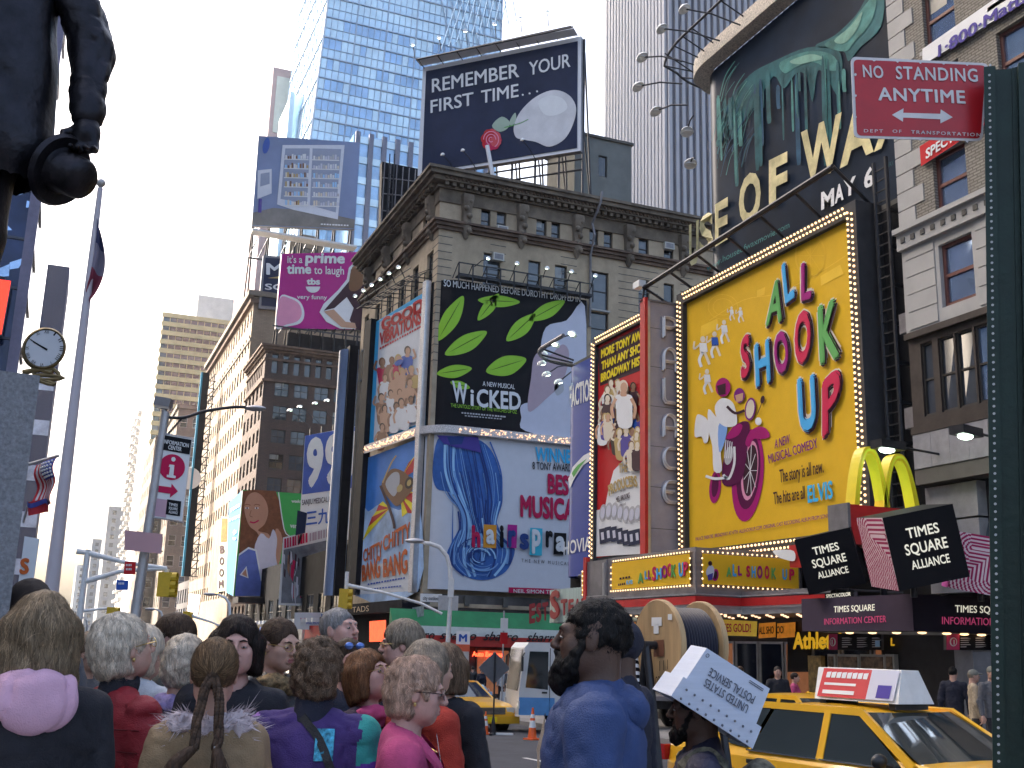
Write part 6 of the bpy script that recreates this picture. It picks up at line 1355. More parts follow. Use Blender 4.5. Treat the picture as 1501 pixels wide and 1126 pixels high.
for k,(y,c_)in enumerate(zip((84,91,98,105,112,121),shopcols)):
 r=thing('shop',f'{["red", "white", "black", "dark blue", "gold", "crimson"][k]} shop {["right below the curved screen", "with bright strip lights", "below the grey poster", "left of the black shop", "with red lettering below the woman board", "farthest left below the woman board"][k]}','shop',(20.2,y,GY),group='shops along the avenue')
 MB().bx(20.0,y,GY,20.35,y+6.5,3.6,mat('shop_dark',(.02,.018,.02),.6)).build('wall',r);MB().bx(19.3,y+.2,1.6,20.0,y+6.3,2.9,col('fascia_'+c_[0],c_[1])).build('fascia',r)
 MB().bx(19.94,y+.6,GY+.3,19.99,y+5.9,1.4,interior if k%2 else mat('shop_bright',(.8,.75,.6),.5,emit=.35,var=.6,vs=1.5)).build('window',r)
 for j in range(3):MB().cb((18.9,y+1+j*2,3.3),(.5,.35,.3),lamphead).build('lamp',r)
wsg=thing('shop_sign','white board with red and blue printed lines left of the grey haired man','sign',(18.5,88,1));WS_=Pl((18.8,89,0),(-.5,-.86,0));board(wsg,WS_,[(431,923),(486,923),(487,898),(432,898)],.15,P_white);mb=MB();ptext(mb,WS_,'THE LARGEST TOY',(440,910),(478,910),(440,906),P_crim,.05,bold=.02);ptext(mb,WS_,'AND MOVIES',(449,915),(473,915),(449,911.5),P_dblue,.05,bold=.02);ptext(mb,WS_,'BIG',(471,906),(484,906),(471,900),P_dblue,.05,bold=.04);mb.build('artwork',wsg);MB().tube([WS_.at(455,922,-.1),WS_.at(455,960,-.1)],.06,darkmetal).build('post',wsg)
BB=PX(18.6);a,b=BB.at(300,549),BB.at(290,838)
bs2=thing('blade_sign','tall thin black vertical sign with lattice back along the tan tower','sign',(18.6,a.y,b.z))
MB().bx(18.2,a.y-1.4,b.z,19.2,a.y-1.0,a.z,blackpaint).bx(17.9,a.y-1.5,b.z,18.2,a.y-.9,a.z,col('edge_blue',(.05,.25,.4))).build('panel',bs2)
mb=MB();n=26
for k in range(n):z=b.z+(a.z-b.z)*k/n;z2=b.z+(a.z-b.z)*(k+1)/n;mb.tube([(19.2,a.y-1.2,z),(20.2,a.y-1.2,z2)],.07,darkmetal,4);mb.tube([(19.2,a.y-1.2,z),(20.3,a.y-1.2,z)],.07,darkmetal,4)
mb.tube([(20.0,a.y-1.2,b.z),(20.0,a.y-1.2,a.z)],.1,darkmetal,5);mb.build('lattice',bs2)
dsk=thing('round_sign','white round disc sign on the black vertical sign','sign',(17.6,a.y-1.3,BB.at(278,715).z));p=BB.at(277,712);MB().lathe([(.01,-.15),(1.7,-.12),(1.75,0),(1.7,.12),(.01,.15)],(17.7,a.y-1.3,p.z),P_white,24,'Y').build('disc',dsk,True)
GS=PX(18.8);gsn=thing('vertical_sign','gold lit vertical sign beside pale green sign with dark letters on the avenue','sign',GS.at(322,868));board(gsn,GS,[(305,870),(320,870),(330,757),(316,764)],.6,mat('gold_glow_sign',(.9,.5,.1),.4,emit=.4,var=.6,vs=.6));mb=MB();ppoly(mb,GS,[(320,868),(332,866),(336,758),(325,757)],col('pale_green',(.45,.52,.42)),.1);ppoly(mb,GS,[(325,795),(334,794),(335,760),(327,760)],col('sign_amber',(.35,.12,.02),var=.7,vs=2),.15)
for k,ch in enumerate('BOOM'):ptext(mb,GS,ch,(324-k*.5,812+k*17),(331-k*.5,811+k*17),(324-k*.5,800+k*17),P_ink,.15,bold=.05)
mb.build('artwork',gsn)
r,p=px_box('low_building','glass fronted low building with green and blue window posters beyond the traffic lights',(300,842),190,40,10,greymetal,10,3,3.6,2.6,2.4,style='sky')
bn=thing('banner','pale blue hanging banner on the low glass fronted building','banner',(17.5,178,2));BNP=PX(17.6);board(bn,BNP,[(275,901),(290,901),(294,872),(277,870)],.1,P_pale)
hz=112;dg=mat('dark_blue_glass',(.02,.03,.075),.05,metal=.4,var=.5,vs=.3);dfr=mat('dark_mullion',(.05,.05,.07),.4)
HX=PY(82).at(44,440).x
dh=thing('glass_hotel','dark blue glass hotel tower behind the bronze statue','tower',(HX-22,75,GY),group='towers')
mb=MB();mb.bx(HX-22,75,GY,HX,82,hz,dg);mb.bx(HX-45,82.05,GY,HX-7,140,hz,dg);mb.build('curtain_wall',dh);mb=MB()  # height and rear wing stretched out of view to keep sun off the facades
for k in range(31):z=3+k*3.4;mb.bx(HX-22,74.9,z,HX,74.99,z+.18,dfr);mb.bx(HX+.01,75,z,HX+.1,82,z+.18,dfr)
for k in range(12):mb.bx(HX-22+2*k,74.88,GY,HX-21.85+2*k,74.99,hz,dfr)
mb.bx(HX-.5,74.8,GY,HX+.15,75.4,hz,mat('hotel_corner_pale',(.2,.18,.25),.7));mb.build('mullions',dh)
mb=MB();random.seed(3)
for k in range(26):
 z=random.uniform(14,40);x=HX-random.uniform(.6,4.4);mb.quad((x,74.97,z),(x+random.uniform(.3,1.2),74.97,z+.2),(x+random.uniform(.3,1.1),74.97,z+random.uniform(.4,1.1)),(x,74.97,z+.5),gsky)
mb.build('window_panes',dh)
rs=thing('billboard','glowing red advertising sign on the dark glass hotel behind the statue','billboard',(HX-8,72,16));RS=PY(73.5);board(rs,RS,[(-60,494),(2,490),(16,412),(-60,402)],1.0,mat('red_glow_sign',(.9,.03,.012),.4,emit=.7,var=.2,vs=.2));q_=RS.at(-25,440);MB().bx(q_.x-1,74.45,q_.z-2,q_.x+1,75.1,q_.z+2,darkmetal).build('steel_support',rs)
qs=thing('billboard','white sign with red curved letter low on the hotel left of the flag pole','billboard',(HX-2,73,2));QS=PY(72.5);board(qs,QS,[(25,868),(47,868),(58,790),(36,786)],.5,P_white);mb=MB();ptext(mb,QS,'S',(28,842),(42,842),(30,818),P_orr,.05,bold=.05);mb.build('artwork',qs);MB().bx(HX-4,73.1,3,HX-3.6,75.1,3.4,darkmetal).build('bracket',qs)
r,p=px_box('dark_tower','slim dark tower with pale banded windows left of the flag pole',(70,387),230,20,4.2,mat('slate_wall',(.04,.045,.08),.8,var=.1,spec=.1),0,0,4,2,group='towers')
for k in range(9):MB().bx(p.x+.3,229.9,p.z-17-k*9,p.x+4.1,229.99,p.z-14-k*9,mat('band_glass',(.3,.33,.42),.2,var=.4,vs=.4)).build('window_strip',r)
boxbuilding('west_shade_block','plain pale hotel block on the west side of the square',-75,-20,-42,74.5,66,palestucco,6,4,[(10+8*k,14+8*k)for k in range(6)],4,'plain',group='west side blocks')  # unseen block, sized and placed to keep sun off the crowd and cab
_lat=rng.random((24,24,24)).astype(np.float32)
def vnoise(X,Y,Z,s,seed=0):
 a=[(q*s+seed*7.3+k*3.1)for k,q in enumerate((X,Y,Z))];i=[np.floor(q).astype(int)for q in a];f=[q-j for q,j in zip(a,i)];f=[t*t*(3-2*t)for t in f]
 o=0
 for dx in(0,1):
  for dy in(0,1):
   for dz in(0,1):
    w_=(f[0]if dx else 1-f[0])*(f[1]if dy else 1-f[1])*(f[2]if dz else 1-f[2])
    o=o+w_*_lat[(i[0]+dx)%24,(i[1]+dy)%24,(i[2]+dz)%24]
 return o*2-1
class SDF:
 def __init__(s,lo,hi,h):
  s.ax=[np.arange(a,b+h,h)for a,b in zip(lo,hi)];s.D=np.full([len(a)for a in s.ax],1.0,np.float32)
 def _sub(s,lo,hi):
  sl=tuple(slice(max(0,np.searchsorted(a,l)-1),np.searchsorted(a,h)+1)for a,l,h in zip(s.ax,lo,hi))
  if any(s.ax[i][sl[i]].size==0 for i in range(3)):return None,None
  return sl,np.meshgrid(*[s.ax[i][sl[i]]for i in range(3)],indexing='ij',sparse=True)
 def _mix(s,sl,d,k,op):
  a=s.D[sl]
  if op=='+':
   if k<=0:s.D[sl]=np.minimum(a,d)
   else:h=np.clip(.5+.5*(a-d)/k,0,1);s.D[sl]=a*(1-h)+d*h-k*h*(1-h)
  else:
   d=-d
   if k<=0:s.D[sl]=np.maximum(a,d)
   else:h=np.clip(.5-.5*(a-d)/k,0,1);s.D[sl]=a*(1-h)+d*h+k*h*(1-h)
 def ell(s,c,r,k=.02,M=None,op='+'):
  c=V(c);m=max(r)+.05+k;sl,G=s._sub([c[i]-m for i in range(3)],[c[i]+m for i in range(3)])
  if sl is None:return s
  P=[G[i]-c[i]for i in range(3)]
  if M is not None:P=[P[0]*M[0][j]+P[1]*M[1][j]+P[2]*M[2][j]for j in range(3)]
  k0=np.sqrt(sum((P[i]/r[i])**2 for i in range(3)));k1=np.sqrt(sum((P[i]/r[i]**2)**2 for i in range(3)))+1e-6
  s._mix(sl,(k0*(k0-1)/k1).astype(np.float32),k,op);return s
 def cap(s,a,b,ra,rb=None,k=.02,op='+',flat=None):
  """a tapered limb; flat squeezes the y axis"""
  rb=ra if rb is None else rb;a=V(a);b=V(b);m=max(ra,rb)*1.3+.05+k
  sl,G=s._sub([min(a[i],b[i])-m for i in range(3)],[max(a[i],b[i])+m for i in range(3)])
  if sl is None:return s
  f=[1,flat or 1,1];P=[(G[i]-a[i])/f[i]for i in range(3)];d=[(b[i]-a[i])/f[i]for i in range(3)];L2=sum(q*q for q in d)+1e-9
  t=np.clip((P[0]*d[0]+P[1]*d[1]+P[2]*d[2])/L2,0,1)
  q=np.sqrt(sum((P[i]-t*d[i])**2 for i in range(3)))-(ra+(rb-ra)*t)
  s._mix(sl,(q*(flat if flat and flat<1 else 1)).astype(np.float32),k,op);return s
 def noise(s,amp,sc,seed=0,aniso=(1,1,1)):
  G=np.meshgrid(*s.ax,indexing='ij',sparse=False);m=np.abs(s.D)<.06
  s.D[m]+=(amp*vnoise(G[0][m]*aniso[0],G[1][m]*aniso[1],G[2][m]*aniso[2],sc,seed)).astype(np.float32);return s
 def crease(s,amp,sc,seed=0,an=(1,1,1),sharp=4):
  """thin valleys: the folds of cloth"""
  G=np.meshgrid(*s.ax,indexing='ij',sparse=False);m=np.abs(s.D)<.06;X,Y,Z=[q[m]for q in G]
  w_=.35*vnoise(X,Y,Z,sc*.6,seed+9)/sc;n=np.abs(vnoise((X+w_)*an[0],(Y-w_)*an[1],(Z+w_)*an[2],sc,seed));s.D[m]+=(amp*(1-n)**sharp).astype(np.float32);return s
 def mesh(s):
  D=s.D;ax=s.ax;n=D.shape;I=D<0
  cnt=sum(I[dx:n[0]-1+dx,dy:n[1]-1+dy,dz:n[2]-1+dz].astype(np.int8)for dx in(0,1)for dy in(0,1)for dz in(0,1))
  cell=np.argwhere((cnt>0)&(cnt<8));idx=np.full(cnt.shape,-1,np.int64);idx[tuple(cell.T)]=np.arange(len(cell))
  acc=np.zeros((len(cell),3));num=np.zeros(len(cell));C8=[(dx,dy,dz)for dx in(0,1)for dy in(0,1)for dz in(0,1)]
  for p in C8:
   for q in C8:
    if sum(q)-sum(p)==1 and all(b>=a for a,b in zip(p,q)):
     ip,iq=cell+p,cell+q;dp,dq=D[tuple(ip.T)],D[tuple(iq.T)];m=(dp<0)!=(dq<0);t=np.where(m,dp/(dp-dq+1e-12),0)
     for k in range(3):a,b=ax[k][ip[:,k]],ax[k][iq[:,k]];acc[:,k]+=np.where(m,a+(b-a)*t,0)
     num+=m
  vs=acc/num[:,None];fs=[]
  for k in range(3):
   u,v=[(1,2),(2,0),(0,1)][k]
   A=[slice(None)]*3;B=[slice(None)]*3;A[k]=slice(0,-1);B[k]=slice(1,None);ed=I[tuple(A)]!=I[tuple(B)]
   e=np.argwhere(ed);e=e[(e[:,u]>0)&(e[:,v]>0)&(e[:,u]<n[u]-1)&(e[:,v]<n[v]-1)]
   if not len(e):continue
   def cidx(du,dv):c=e.copy();c[:,u]-=du;c[:,v]-=dv;return idx[tuple(c.T)]
   q=np.stack([cidx(1,1),cidx(0,1),cidx(0,0),cidx(1,0)],1);flip=~I[tuple(e.T)];q[flip]=q[flip][:,::-1];fs.append(q)
  f=np.concatenate(fs)if fs else np.zeros((0,4),int)
  return vs,f[(f>=0).all(1)]
def cloth(n,c,**k):
 k={**dict(rough=.85,var=.18,vs=14,bump=.35,bs=220),**k}
 return mat('cloth_'+n,c,**k)
def skinm(n,c):
 m=mat('skin_'+n,c,.5,var=.1,vs=18,bump=.12,bs=140);b=m.node_tree.nodes['Principled BSDF'];b.inputs['Subsurface Weight'].default_value=.12;b.inputs['Subsurface Radius'].default_value=(.012,.005,.003);return m
def hairm(n,c):return mat('hair_'+n,c,.55,spec=.22,var=.4,vs=60,stretch=(1,1,.15),bump=.5,bs=150)
SK=skinm('fair',(.48,.28,.21));SKp=skinm('pink',(.52,.29,.24));SKd=skinm('deep',(.075,.037,.024));LIP=mat('lips',(.32,.1,.1),.45,var=.08);LIPd=mat('lips_deep',(.1,.045,.04),.45,var=.08)
EYEW=mat('eye_white',(.27,.255,.24),.2,var=.03);IRIS=mat('iris',(.03,.025,.02),.15,var=.1);LENS=mat('dark_lens',(.012,.012,.015),.08,spec=.8);GOLDW=mat('gold_frame',(.55,.4,.15),.3,metal=.9)
def arr(root,name,vs,fs,mats,mi=None,smooth=True,sc=1.0):
 me=bpy.data.meshes.new(name);me.from_pydata((vs*sc).tolist(),[],fs.tolist()if hasattr(fs,'tolist')else fs)
 for m in mats:me.materials.append(m)
 if mi is not None:me.polygons.foreach_set('material_index',mi)
 if smooth:me.polygons.foreach_set('use_smooth',[True]*len(me.polygons))
 me.update();o=bpy.data.objects.new(name,me);COL.objects.link(o);o.parent=root;return o
def handpts(g,wr,d,side,Zr,curl=.5):
 """palm, four bent fingers and a thumb on the grid g; d = pointing direction"""
 d=V(d).normalized();s_=V(Zr).normalized()*side;n_=d.cross(s_).normalized()
 p=wr+d*.05;g.cap(wr,wr+d*.03,.026,.03,.015);g.cap(wr+d*.03-s_*.018,wr+d*.085-s_*.02,.017,.016,.02);g.cap(wr+d*.03+s_*.018,wr+d*.085+s_*.02,.017,.016,.02);g.ell(p,(.03,.03,.03),.02)
 for i,(o,L)in enumerate(((-.03,.068),(-.01,.08),(.011,.075),(.03,.058))):
  a=wr+d*.085+s_*o;b=a+(d*math.cos(curl*.7)+n_*math.sin(curl*.7))*L*.5;c=b+(d*math.cos(curl*1.8)+n_*math.sin(curl*1.8))*L*.5;g.cap(a,b,.0095,.009,.006);g.cap(b,c,.009,.0075,.004)
 a=wr+d*.03-s_*.028;b=a+(d*.6-s_*.7+n_*.3).normalized()*.04;g.cap(a,b,.0125,.011,.01);g.cap(b,b+(d*.9+n_*.4).normalized()*.032,.011,.009,.005)
def person(label,px,r,ang,hair,hcol,coat,skin=SK,h=None,hyaw=0,hpitch=0,htilt=0,fem=True,arms=('down','down'),vol=0,collar=None,lips=LIP,wide=1.0,glasses=None,extras=None,ground=.13,trousers=None,lean=0,beard=None,earring=False,brow=None,fold=.006,cut=None,curls=0,strands=900,group='people standing in the crowd',cat='person',sleeve=None,coatlen=.72,ch=.0125,hlen=1.0):
 top=dist(px[0],px[1],r);gzv=gz(top.y)+ground;h=h or top.z-gzv;sc=h/1.75
 view=V((top.x,top.y,0)).normalized();hd=Matrix.Rotation(-R(ang),3,'Z')@view;rz=math.atan2(-hd.x,hd.y)
 root=thing('person',label,cat,(top.x,top.y,gzv),rz,group)
 sw=.165*wide if fem else .19*wide
 if abs(lean)>0:pass
 nb=V((0,-.02+lean*.5,1.47));hc0=V((0,.012+lean,1.633))
 Mh=Matrix.Rotation(-R(hyaw),3,'Z')@Matrix.Rotation(-R(hpitch),3,'X')@Matrix.Rotation(R(htilt),3,'Y')
 piv=V((0,-.02+lean,1.53));hc=piv+Mh@(hc0-piv)
 T=lambda x,y,z:hc+Mh@V((x,y,z));MM=[[Mh[i][j]for j in range(3)]for i in range(3)]
 g=SDF((hc.x-.14,hc.y-.15,1.36),(hc.x+.14,hc.y+.17,hc.z+.14),.0058)
 e=lambda c,q,k=.02,op='+':g.ell(T(*c),q,k,MM,op)
 m_=1.0 if fem else 1.05
 e((0,-.014,.026),(.074*m_,.093,.088));e((0,.022,-.03),(.06*m_,.068,.085),.03);e((0,.05,-.09),(.026*m_,.026,.022),.035)
 for s_ in(-1,1):e((s_*.04,.03,-.062),(.024*m_,.045,.034),.03);e((s_*.04,.06,-.022),(.021,.02,.02),.03)
 g.cap(T(-.034,.082,.024),T(.034,.082,.024),.011 if fem else .0135,k=.022)
 for s_ in(-1,1):g.ell(T(s_*.032,.098,.002),(.019,.016,.013),.014,MM,'-')
 for s_ in(-1,1):g.ell(T(s_*.032,.0785,.0035),(.0165,.0145,.0115),.004,MM)
 g.cap(T(0,.092,.012),T(0,.113,-.026),.007,.0105,.012);e((0,.104,-.031),(.017,.012,.009),.01)
 for s_ in(-1,1):e((s_*.0105,.1,-.033),(.007,.008,.006),.005)
 g.cap(T(-.017,.09,-.055),T(.017,.09,-.055),.0065,k=.008);g.cap(T(-.014,.089,-.068),T(.014,.089,-.068),.0075,k=.008);g.cap(T(-.022,.098,-.0612),T(.022,.098,-.0612),.0028,k=.004,op='-')
 for s_ in(-1,1):
  e((s_*.075*m_,-.004,-.006),(.009,.019,.031),.006);g.ell(T(s_*.086*m_,.002,-.002),(.006,.01,.016),.004,MM,'-')
 nr=.05 if fem else .06
 g.cap(T(0,-.035,-.06),nb,nr,nr*1.08,.03);g.cap(nb,nb+V((0,0,-.1)),nr*1.1,nr*1.6,.03)
 vs,fs=g.mesh();c_=vs[fs].mean(1)-np.array(hc);loc=c_@np.array(MM)
 mi=np.zeros(len(fs),int);x,y,z=loc.T
 lipz=np.abs(x)<.022-.9*np.abs(z+.0612);mi[(lipz&(z<-.052)&(z>-.0715)&(y>.088))]=1
 parts_v=[vs];parts_f=[fs];parts_m=[mi]
 sh={s_:V((s_*sw,-.015+lean*.4,1.405))for s_ in(-1,1)}
 pose={'down':((.075,-.03,1.12),(.07,.04,.86)),'fold':((.085,.0,1.13),(-.06,.24,1.14)),'pocket':((.1,-.07,1.13),(.02,.1,.95)),'up':((.1,.2,1.3),(.02,.27,1.5)),'fwd':((.06,.08,1.15),(.0,.3,1.18)),'chin':((.03,.1,1.16),(-.1,.19,1.38))}
 arm={}
 for s_,a in zip((-1,1),arms):
  if not isinstance(a,str):el,wr=a
  else:el,wr=pose[a]
  arm[s_]=(sh[s_],V((s_*(sw+el[0]),el[1],el[2])),V((s_*(sw+wr[0]),wr[1],wr[2])))
 for s_ in(-1,1):
  S_,E_,W2=arm[s_];d=(W2-E_).normalized();q=SDF([W2[i]-.16 for i in range(3)],[W2[i]+.16 for i in range(3)],.0065)
  q.cap(W2-d*.13,W2,.036,.027,.01);handpts(q,W2,d,s_,V((1,0,0))if abs(d.x)<.6 else V((0,0,1)),.7);vs2,fs2=q.mesh();parts_v.append(vs2);parts_f.append(fs2);parts_m.append(np.zeros(len(fs2),int))
 q=SDF((-.4,-.25,0),(.4,.3,1.5),.03);q.cap((0,0,1.0),(0,0,1.3),.125,.13,.05,flat=.7);q.cap(nb,(0,0,1.3),.05,.07,.04)
 for s_ in(-1,1):S_,E_,W2=arm[s_];q.cap(S_,E_,.045,.038,.04);q.cap(E_,W2-(W2-E_)*.3,.037,.034,.03);q.cap((s_*.09,0,.92),(s_*.1,.01,.5),.075,.055,.05);q.cap((s_*.1,.01,.5),(s_*.1,-.02,.1),.05,.04,.03)
 vs2,fs2=q.mesh();parts_v.append(vs2);parts_f.append(fs2);parts_m.append(np.zeros(len(fs2),int))
 off=np.cumsum([0]+[len(v)for v in parts_v[:-1]]);body=arr(root,'body',np.concatenate(parts_v),np.concatenate([f+o for f,o in zip(parts_f,off)]),[skin,lips],np.concatenate(parts_m),sc=sc)
 for s_ in(-1,1):
  mb=MB();c=T(s_*.032,.0785,.001);c=c+Mh@V((0,.0052,-.0028));mb.ell(c,(.0125,.0112,.0052),EYEW,12,8,Mh);fwd_=Mh@V((0,1,0));mb.ell(c+fwd_*.0075,(.0056,.0046,.0052),IRIS,10,6,Mh)
  ey=mb.build('eye',root,True,local=True);ey.data.transform(Matrix.Scale(sc,4))
  mb=MB();mb.tube([T(s_*.014,.097,.021),T(s_*.03,.095,.026),T(s_*.047,.082,.021)],[.0035,.0042,.002],brow or hcol,6);o=mb.build('eyebrow',root,True,local=True);o.data.transform(Matrix.Scale(sc,4))
 if hair:
  hg=SDF((hc.x-.22,hc.y-.24,hc.z-.44),(hc.x+.22,hc.y+.24,hc.z+.22),.0085)
  R_=(.083+vol,.104+vol,.099+vol);C_=(0,-.018,.03)
  hg.ell(T(*C_),R_,0,MM)
  low={'short':-.06,'fluffy':-.075,'bob':-.13,'long':-.3,'pulled':-.05,'crop':-.045,'helmet':-.1}[hair]
  if hair in('bob','helmet','fluffy'):
   k_=.0 if hair!='fluffy' else-.008;hg.ell(T(0,-.04,-.03),(.088+vol+k_,.083+vol+k_,.088+vol+k_),.03,MM)
  if hair=='long':
   for k in range(9):
    a=math.pi*(1.02+.96*k/8)-.0;x_,y_=.083*math.cos(a)*1.02,.09*math.sin(a)-.01;hg.cap(T(x_,y_,.02),hc+V((x_*1.25,y_*1.05-.015,-.27-.03*math.sin(k*2.3))),.034+vol*.5,.018,.03)
  if hair=='bob':
   for k in range(9):a=math.pi*(.93+1.14*k/8);x_,y_=.085*math.cos(a),.09*math.sin(a)-.005;hg.cap(T(x_,y_,.02),T(x_*1.1,y_*1.08,-.1),.03+vol*.5,.02,.03)
  fo={'pulled':.062,'crop':.055}.get(hair,.045)
  hg.ell(T(0,.128,-.035),(.066,.1,.088+fo*.35),.012,MM,'-');hg.ell(T(0,.135,-.055),(.112,.108,.098),.012,MM,'-');hg.ell(T(0,.14,-.15),(.08,.15,.12),.02,MM,'-')
  if hair in('short','crop','pulled','fluffy'):
   for s_ in(-1,1):hg.ell(T(s_*.1,.015,-.045),(.042,.046 if hair!='fluffy' else .036,.06),.012,MM,'-')
   hg.ell(T(0,.05,-.17),(.16,.15,.098 if hair!='fluffy' else .085),.015,MM,'-');hg.ell(T(0,-.1,-.2),(.16,.1,.09),.015,MM,'-')
  hg.noise(.004+curls*.012,34 if curls else 22,3,(1,1,1)if curls else(1.4,1.4,.5));hg.noise(.003+curls*.006,80,5,(1,1,1)if curls else(1.5,1.5,.35))
  if cut:cut(hg,T,MM)
  vs,fs=hg.mesh();ho=arr(root,'hair',vs,fs,[hcol],sc=sc)
  base=hcol.diffuse_color;nm=hcol.name;hl=HL[nm]
  tri=vs[fs];nrm=np.cross(tri[:,2]-tri[:,0],tri[:,3]-tri[:,1]);nrm/=np.linalg.norm(nrm,axis=1)[:,None]+1e-9
  pick=rng.choice(len(fs),min(int(strands*1.5),len(fs)),replace=False);N_=len(pick);mb=MB();seg=6
  crown=np.array(T(0,-.03,.135));knot=np.array(T(0,-.11,.0));lo_=np.array([a[0]for a in hg.ax]);gh=.0085;sh_=np.array(hg.D.shape)-2
  def field(p):
   q=np.clip((p-lo_)/gh,0,sh_-.001);i=q.astype(int);f_=q-i;o=0
   for dx in(0,1):
    for dy in(0,1):
     for dz in(0,1):o=o+(f_[:,0]if dx else 1-f_[:,0])*(f_[:,1]if dy else 1-f_[:,1])*(f_[:,2]if dz else 1-f_[:,2])*hg.D[i[:,0]+dx,i[:,1]+dy,i[:,2]+dz]
   return o
  def grad(p):
   g_=np.stack([field(p+np.eye(3)[k]*.006)-field(p-np.eye(3)[k]*.006)for k in range(3)],1);return g_/(np.linalg.norm(g_,axis=1)[:,None]+1e-9)
  p=tri[pick].mean(1);n_=nrm[pick];L=hlen*rng.uniform(.03,.07,N_)*(1.8 if hair in('long','bob')else 1)*(.8 if curls>.3 else 1);wob=rng.normal(size=(N_,3));lift=rng.uniform(.0003,.004,N_)*(1+1.6*curls);fly=rng.random(N_)<.06;lift=np.where(fly,lift*3.2+.004,lift);keep=[];sds=[]
  for k in range(seg+1):
   n_=grad(p);keep.append(p+n_*(lift*(.4+.6*k/seg))[:,None]);d=p-crown+np.array([0,0,-.06 if hair in('long','bob')else-.03])
   if hair=='pulled':d=knot-p
   d/=np.linalg.norm(d,axis=1)[:,None]+1e-9;d=d+wob*(.22+.9*curls);wob=wob*.8+rng.normal(size=(N_,3))*(.05+.7*curls)
   d-=n_*(d*n_).sum(1)[:,None];d/=np.linalg.norm(d,axis=1)[:,None]+1e-9;sds.append(np.cross(n_,d));p=p+d*(L/seg)[:,None];p=p-grad(p)*np.clip(field(p),-.02,.02)[:,None]
  keep=np.stack(keep,1);sds=np.stack(sds,1);wd2=np.where(fly,.0006,rng.uniform(.0006,.0016,N_)*(1+.3*curls))
  for i in range(N_):
   rows=[[tuple(keep[i,k]+sds[i,k]*wd2[i]*(1-k/seg*.8)),tuple(keep[i,k]-sds[i,k]*wd2[i]*(1-k/seg*.8))]for k in range(seg+1)];mb.grid(rows,hl[rng.integers(len(hl))])
  so_=mb.build('strands',ho,True,180,local=True);so_.data.transform(Matrix.Scale(sc,4))
 if beard:
  bgd=SDF((hc.x-.14,hc.y-.1,hc.z-.22),(hc.x+.14,hc.y+.2,hc.z+.05),.007)
  beard(bgd,T,MM);bgd.noise(.006,60,2);bgd.noise(.004,110,4);vs,fs=bgd.mesh();arr(root,'beard',vs,fs,[hcol],sc=sc)
 cg=SDF((-.46,-.34,coatlen-.05),(.46,.42,1.56),ch);w_=wide
 cg.cap((0,-.005,coatlen+.12),(0,0,1.1),.175*w_,.165*w_,.05,flat=.72);cg.cap((0,0,1.1),(0,-.01+lean*.3,1.3),.165*w_,.18*w_,.05,flat=.7)
 if fem:cg.cap((-.07,.085,1.24),(.07,.085,1.24),.075,k=.06)
 cg.cap((-sw*.86,-.02+lean*.4,1.405),(sw*.86,-.02+lean*.4,1.405),.066,k=.06);cg.cap((-.06,-.025+lean*.5,1.44),(.06,-.025+lean*.5,1.44),.058,k=.05)
 for s_ in(-1,1):S_,E_,W2=arm[s_];cg.cap(S_,E_,.068*w_,.058*w_,.045);cg.cap(E_,W2-(W2-E_).normalized()*.02,.056*w_,.045*w_,.03)
 if collar=='high':cg.cap(nb+V((0,-.005,-.03)),nb+V((0,.0,.035)),.072,.07,.03)
 if collar=='low':cg.cap(nb+V((0,-.02,-.03)),nb+V((0,-.02,.0)),.075,.07,.03)
 sd_=len(label)%9;cg.noise(.007,8,1+sd_,(1,1,.5));cg.crease(fold*1.5,8.5,sd_,(1,1,.6),9);cg.crease(fold*1.1,15,sd_+3,(.7,.7,1.5),9);cg.noise(.0025,40,6)
 for s_ in(-1,1):
  S_,E_,W2=arm[s_]
  for k in range(3):q=E_+(S_-E_)*(.06+.17*k)+V((0,.0,rng.uniform(-.02,.02)));tt=rng.uniform(-.5,.5);cg.cap(q+V((-s_*.07*w_,-.08,.05+tt*.03)),q+V((s_*.07*w_,-.05,-.03+tt*.04)),.0055,.003,.009,'-')
 if collar:cg.cap(nb+V((0,.012,.0)),nb+V((0,.04,.13)),.058,.07,.008,'-')
 global _CG;_CG=cg
 vs,fs=cg.mesh();mats_=coat if isinstance(coat,(list,tuple))else[coat];mi=None
 if len(mats_)>1 and sleeve:mi=sleeve(vs[fs].mean(1),arm,sw)
 co=arr(root,'coat',vs,fs,list(mats_),mi,sc=sc)
 tg=SDF((-.3,-.2,-.02),(.3,.3,coatlen+.12),.024);tm=trousers or cloth('dark_trousers',(.02,.02,.025))
 tg.cap((0,0,coatlen+.03),(0,0,.95),.155*w_,.16,.05,flat=.72)
 for s_ in(-1,1):tg.cap((s_*.09,0,.92),(s_*.1,.0,.5),.095,.075,.04);tg.cap((s_*.1,0,.5),(s_*.1,-.02,.1),.073,.06,.03);tg.cap((s_*.1,-.03,.04),(s_*.11,.13,.035),.046,.04,.02)
 vs,fs=tg.mesh();mi=(vs[fs].mean(1)[:,2]<.085).astype(int);arr(root,'trousers',vs,fs,[tm,cloth('shoe_leather',(.015,.013,.012),rough=.4)],mi,sc=sc)
 def wear(name,mb,parent=None):o=mb.build(name,parent or root,True,50,local=True);o.data.transform(Matrix.Scale(sc,4));return o
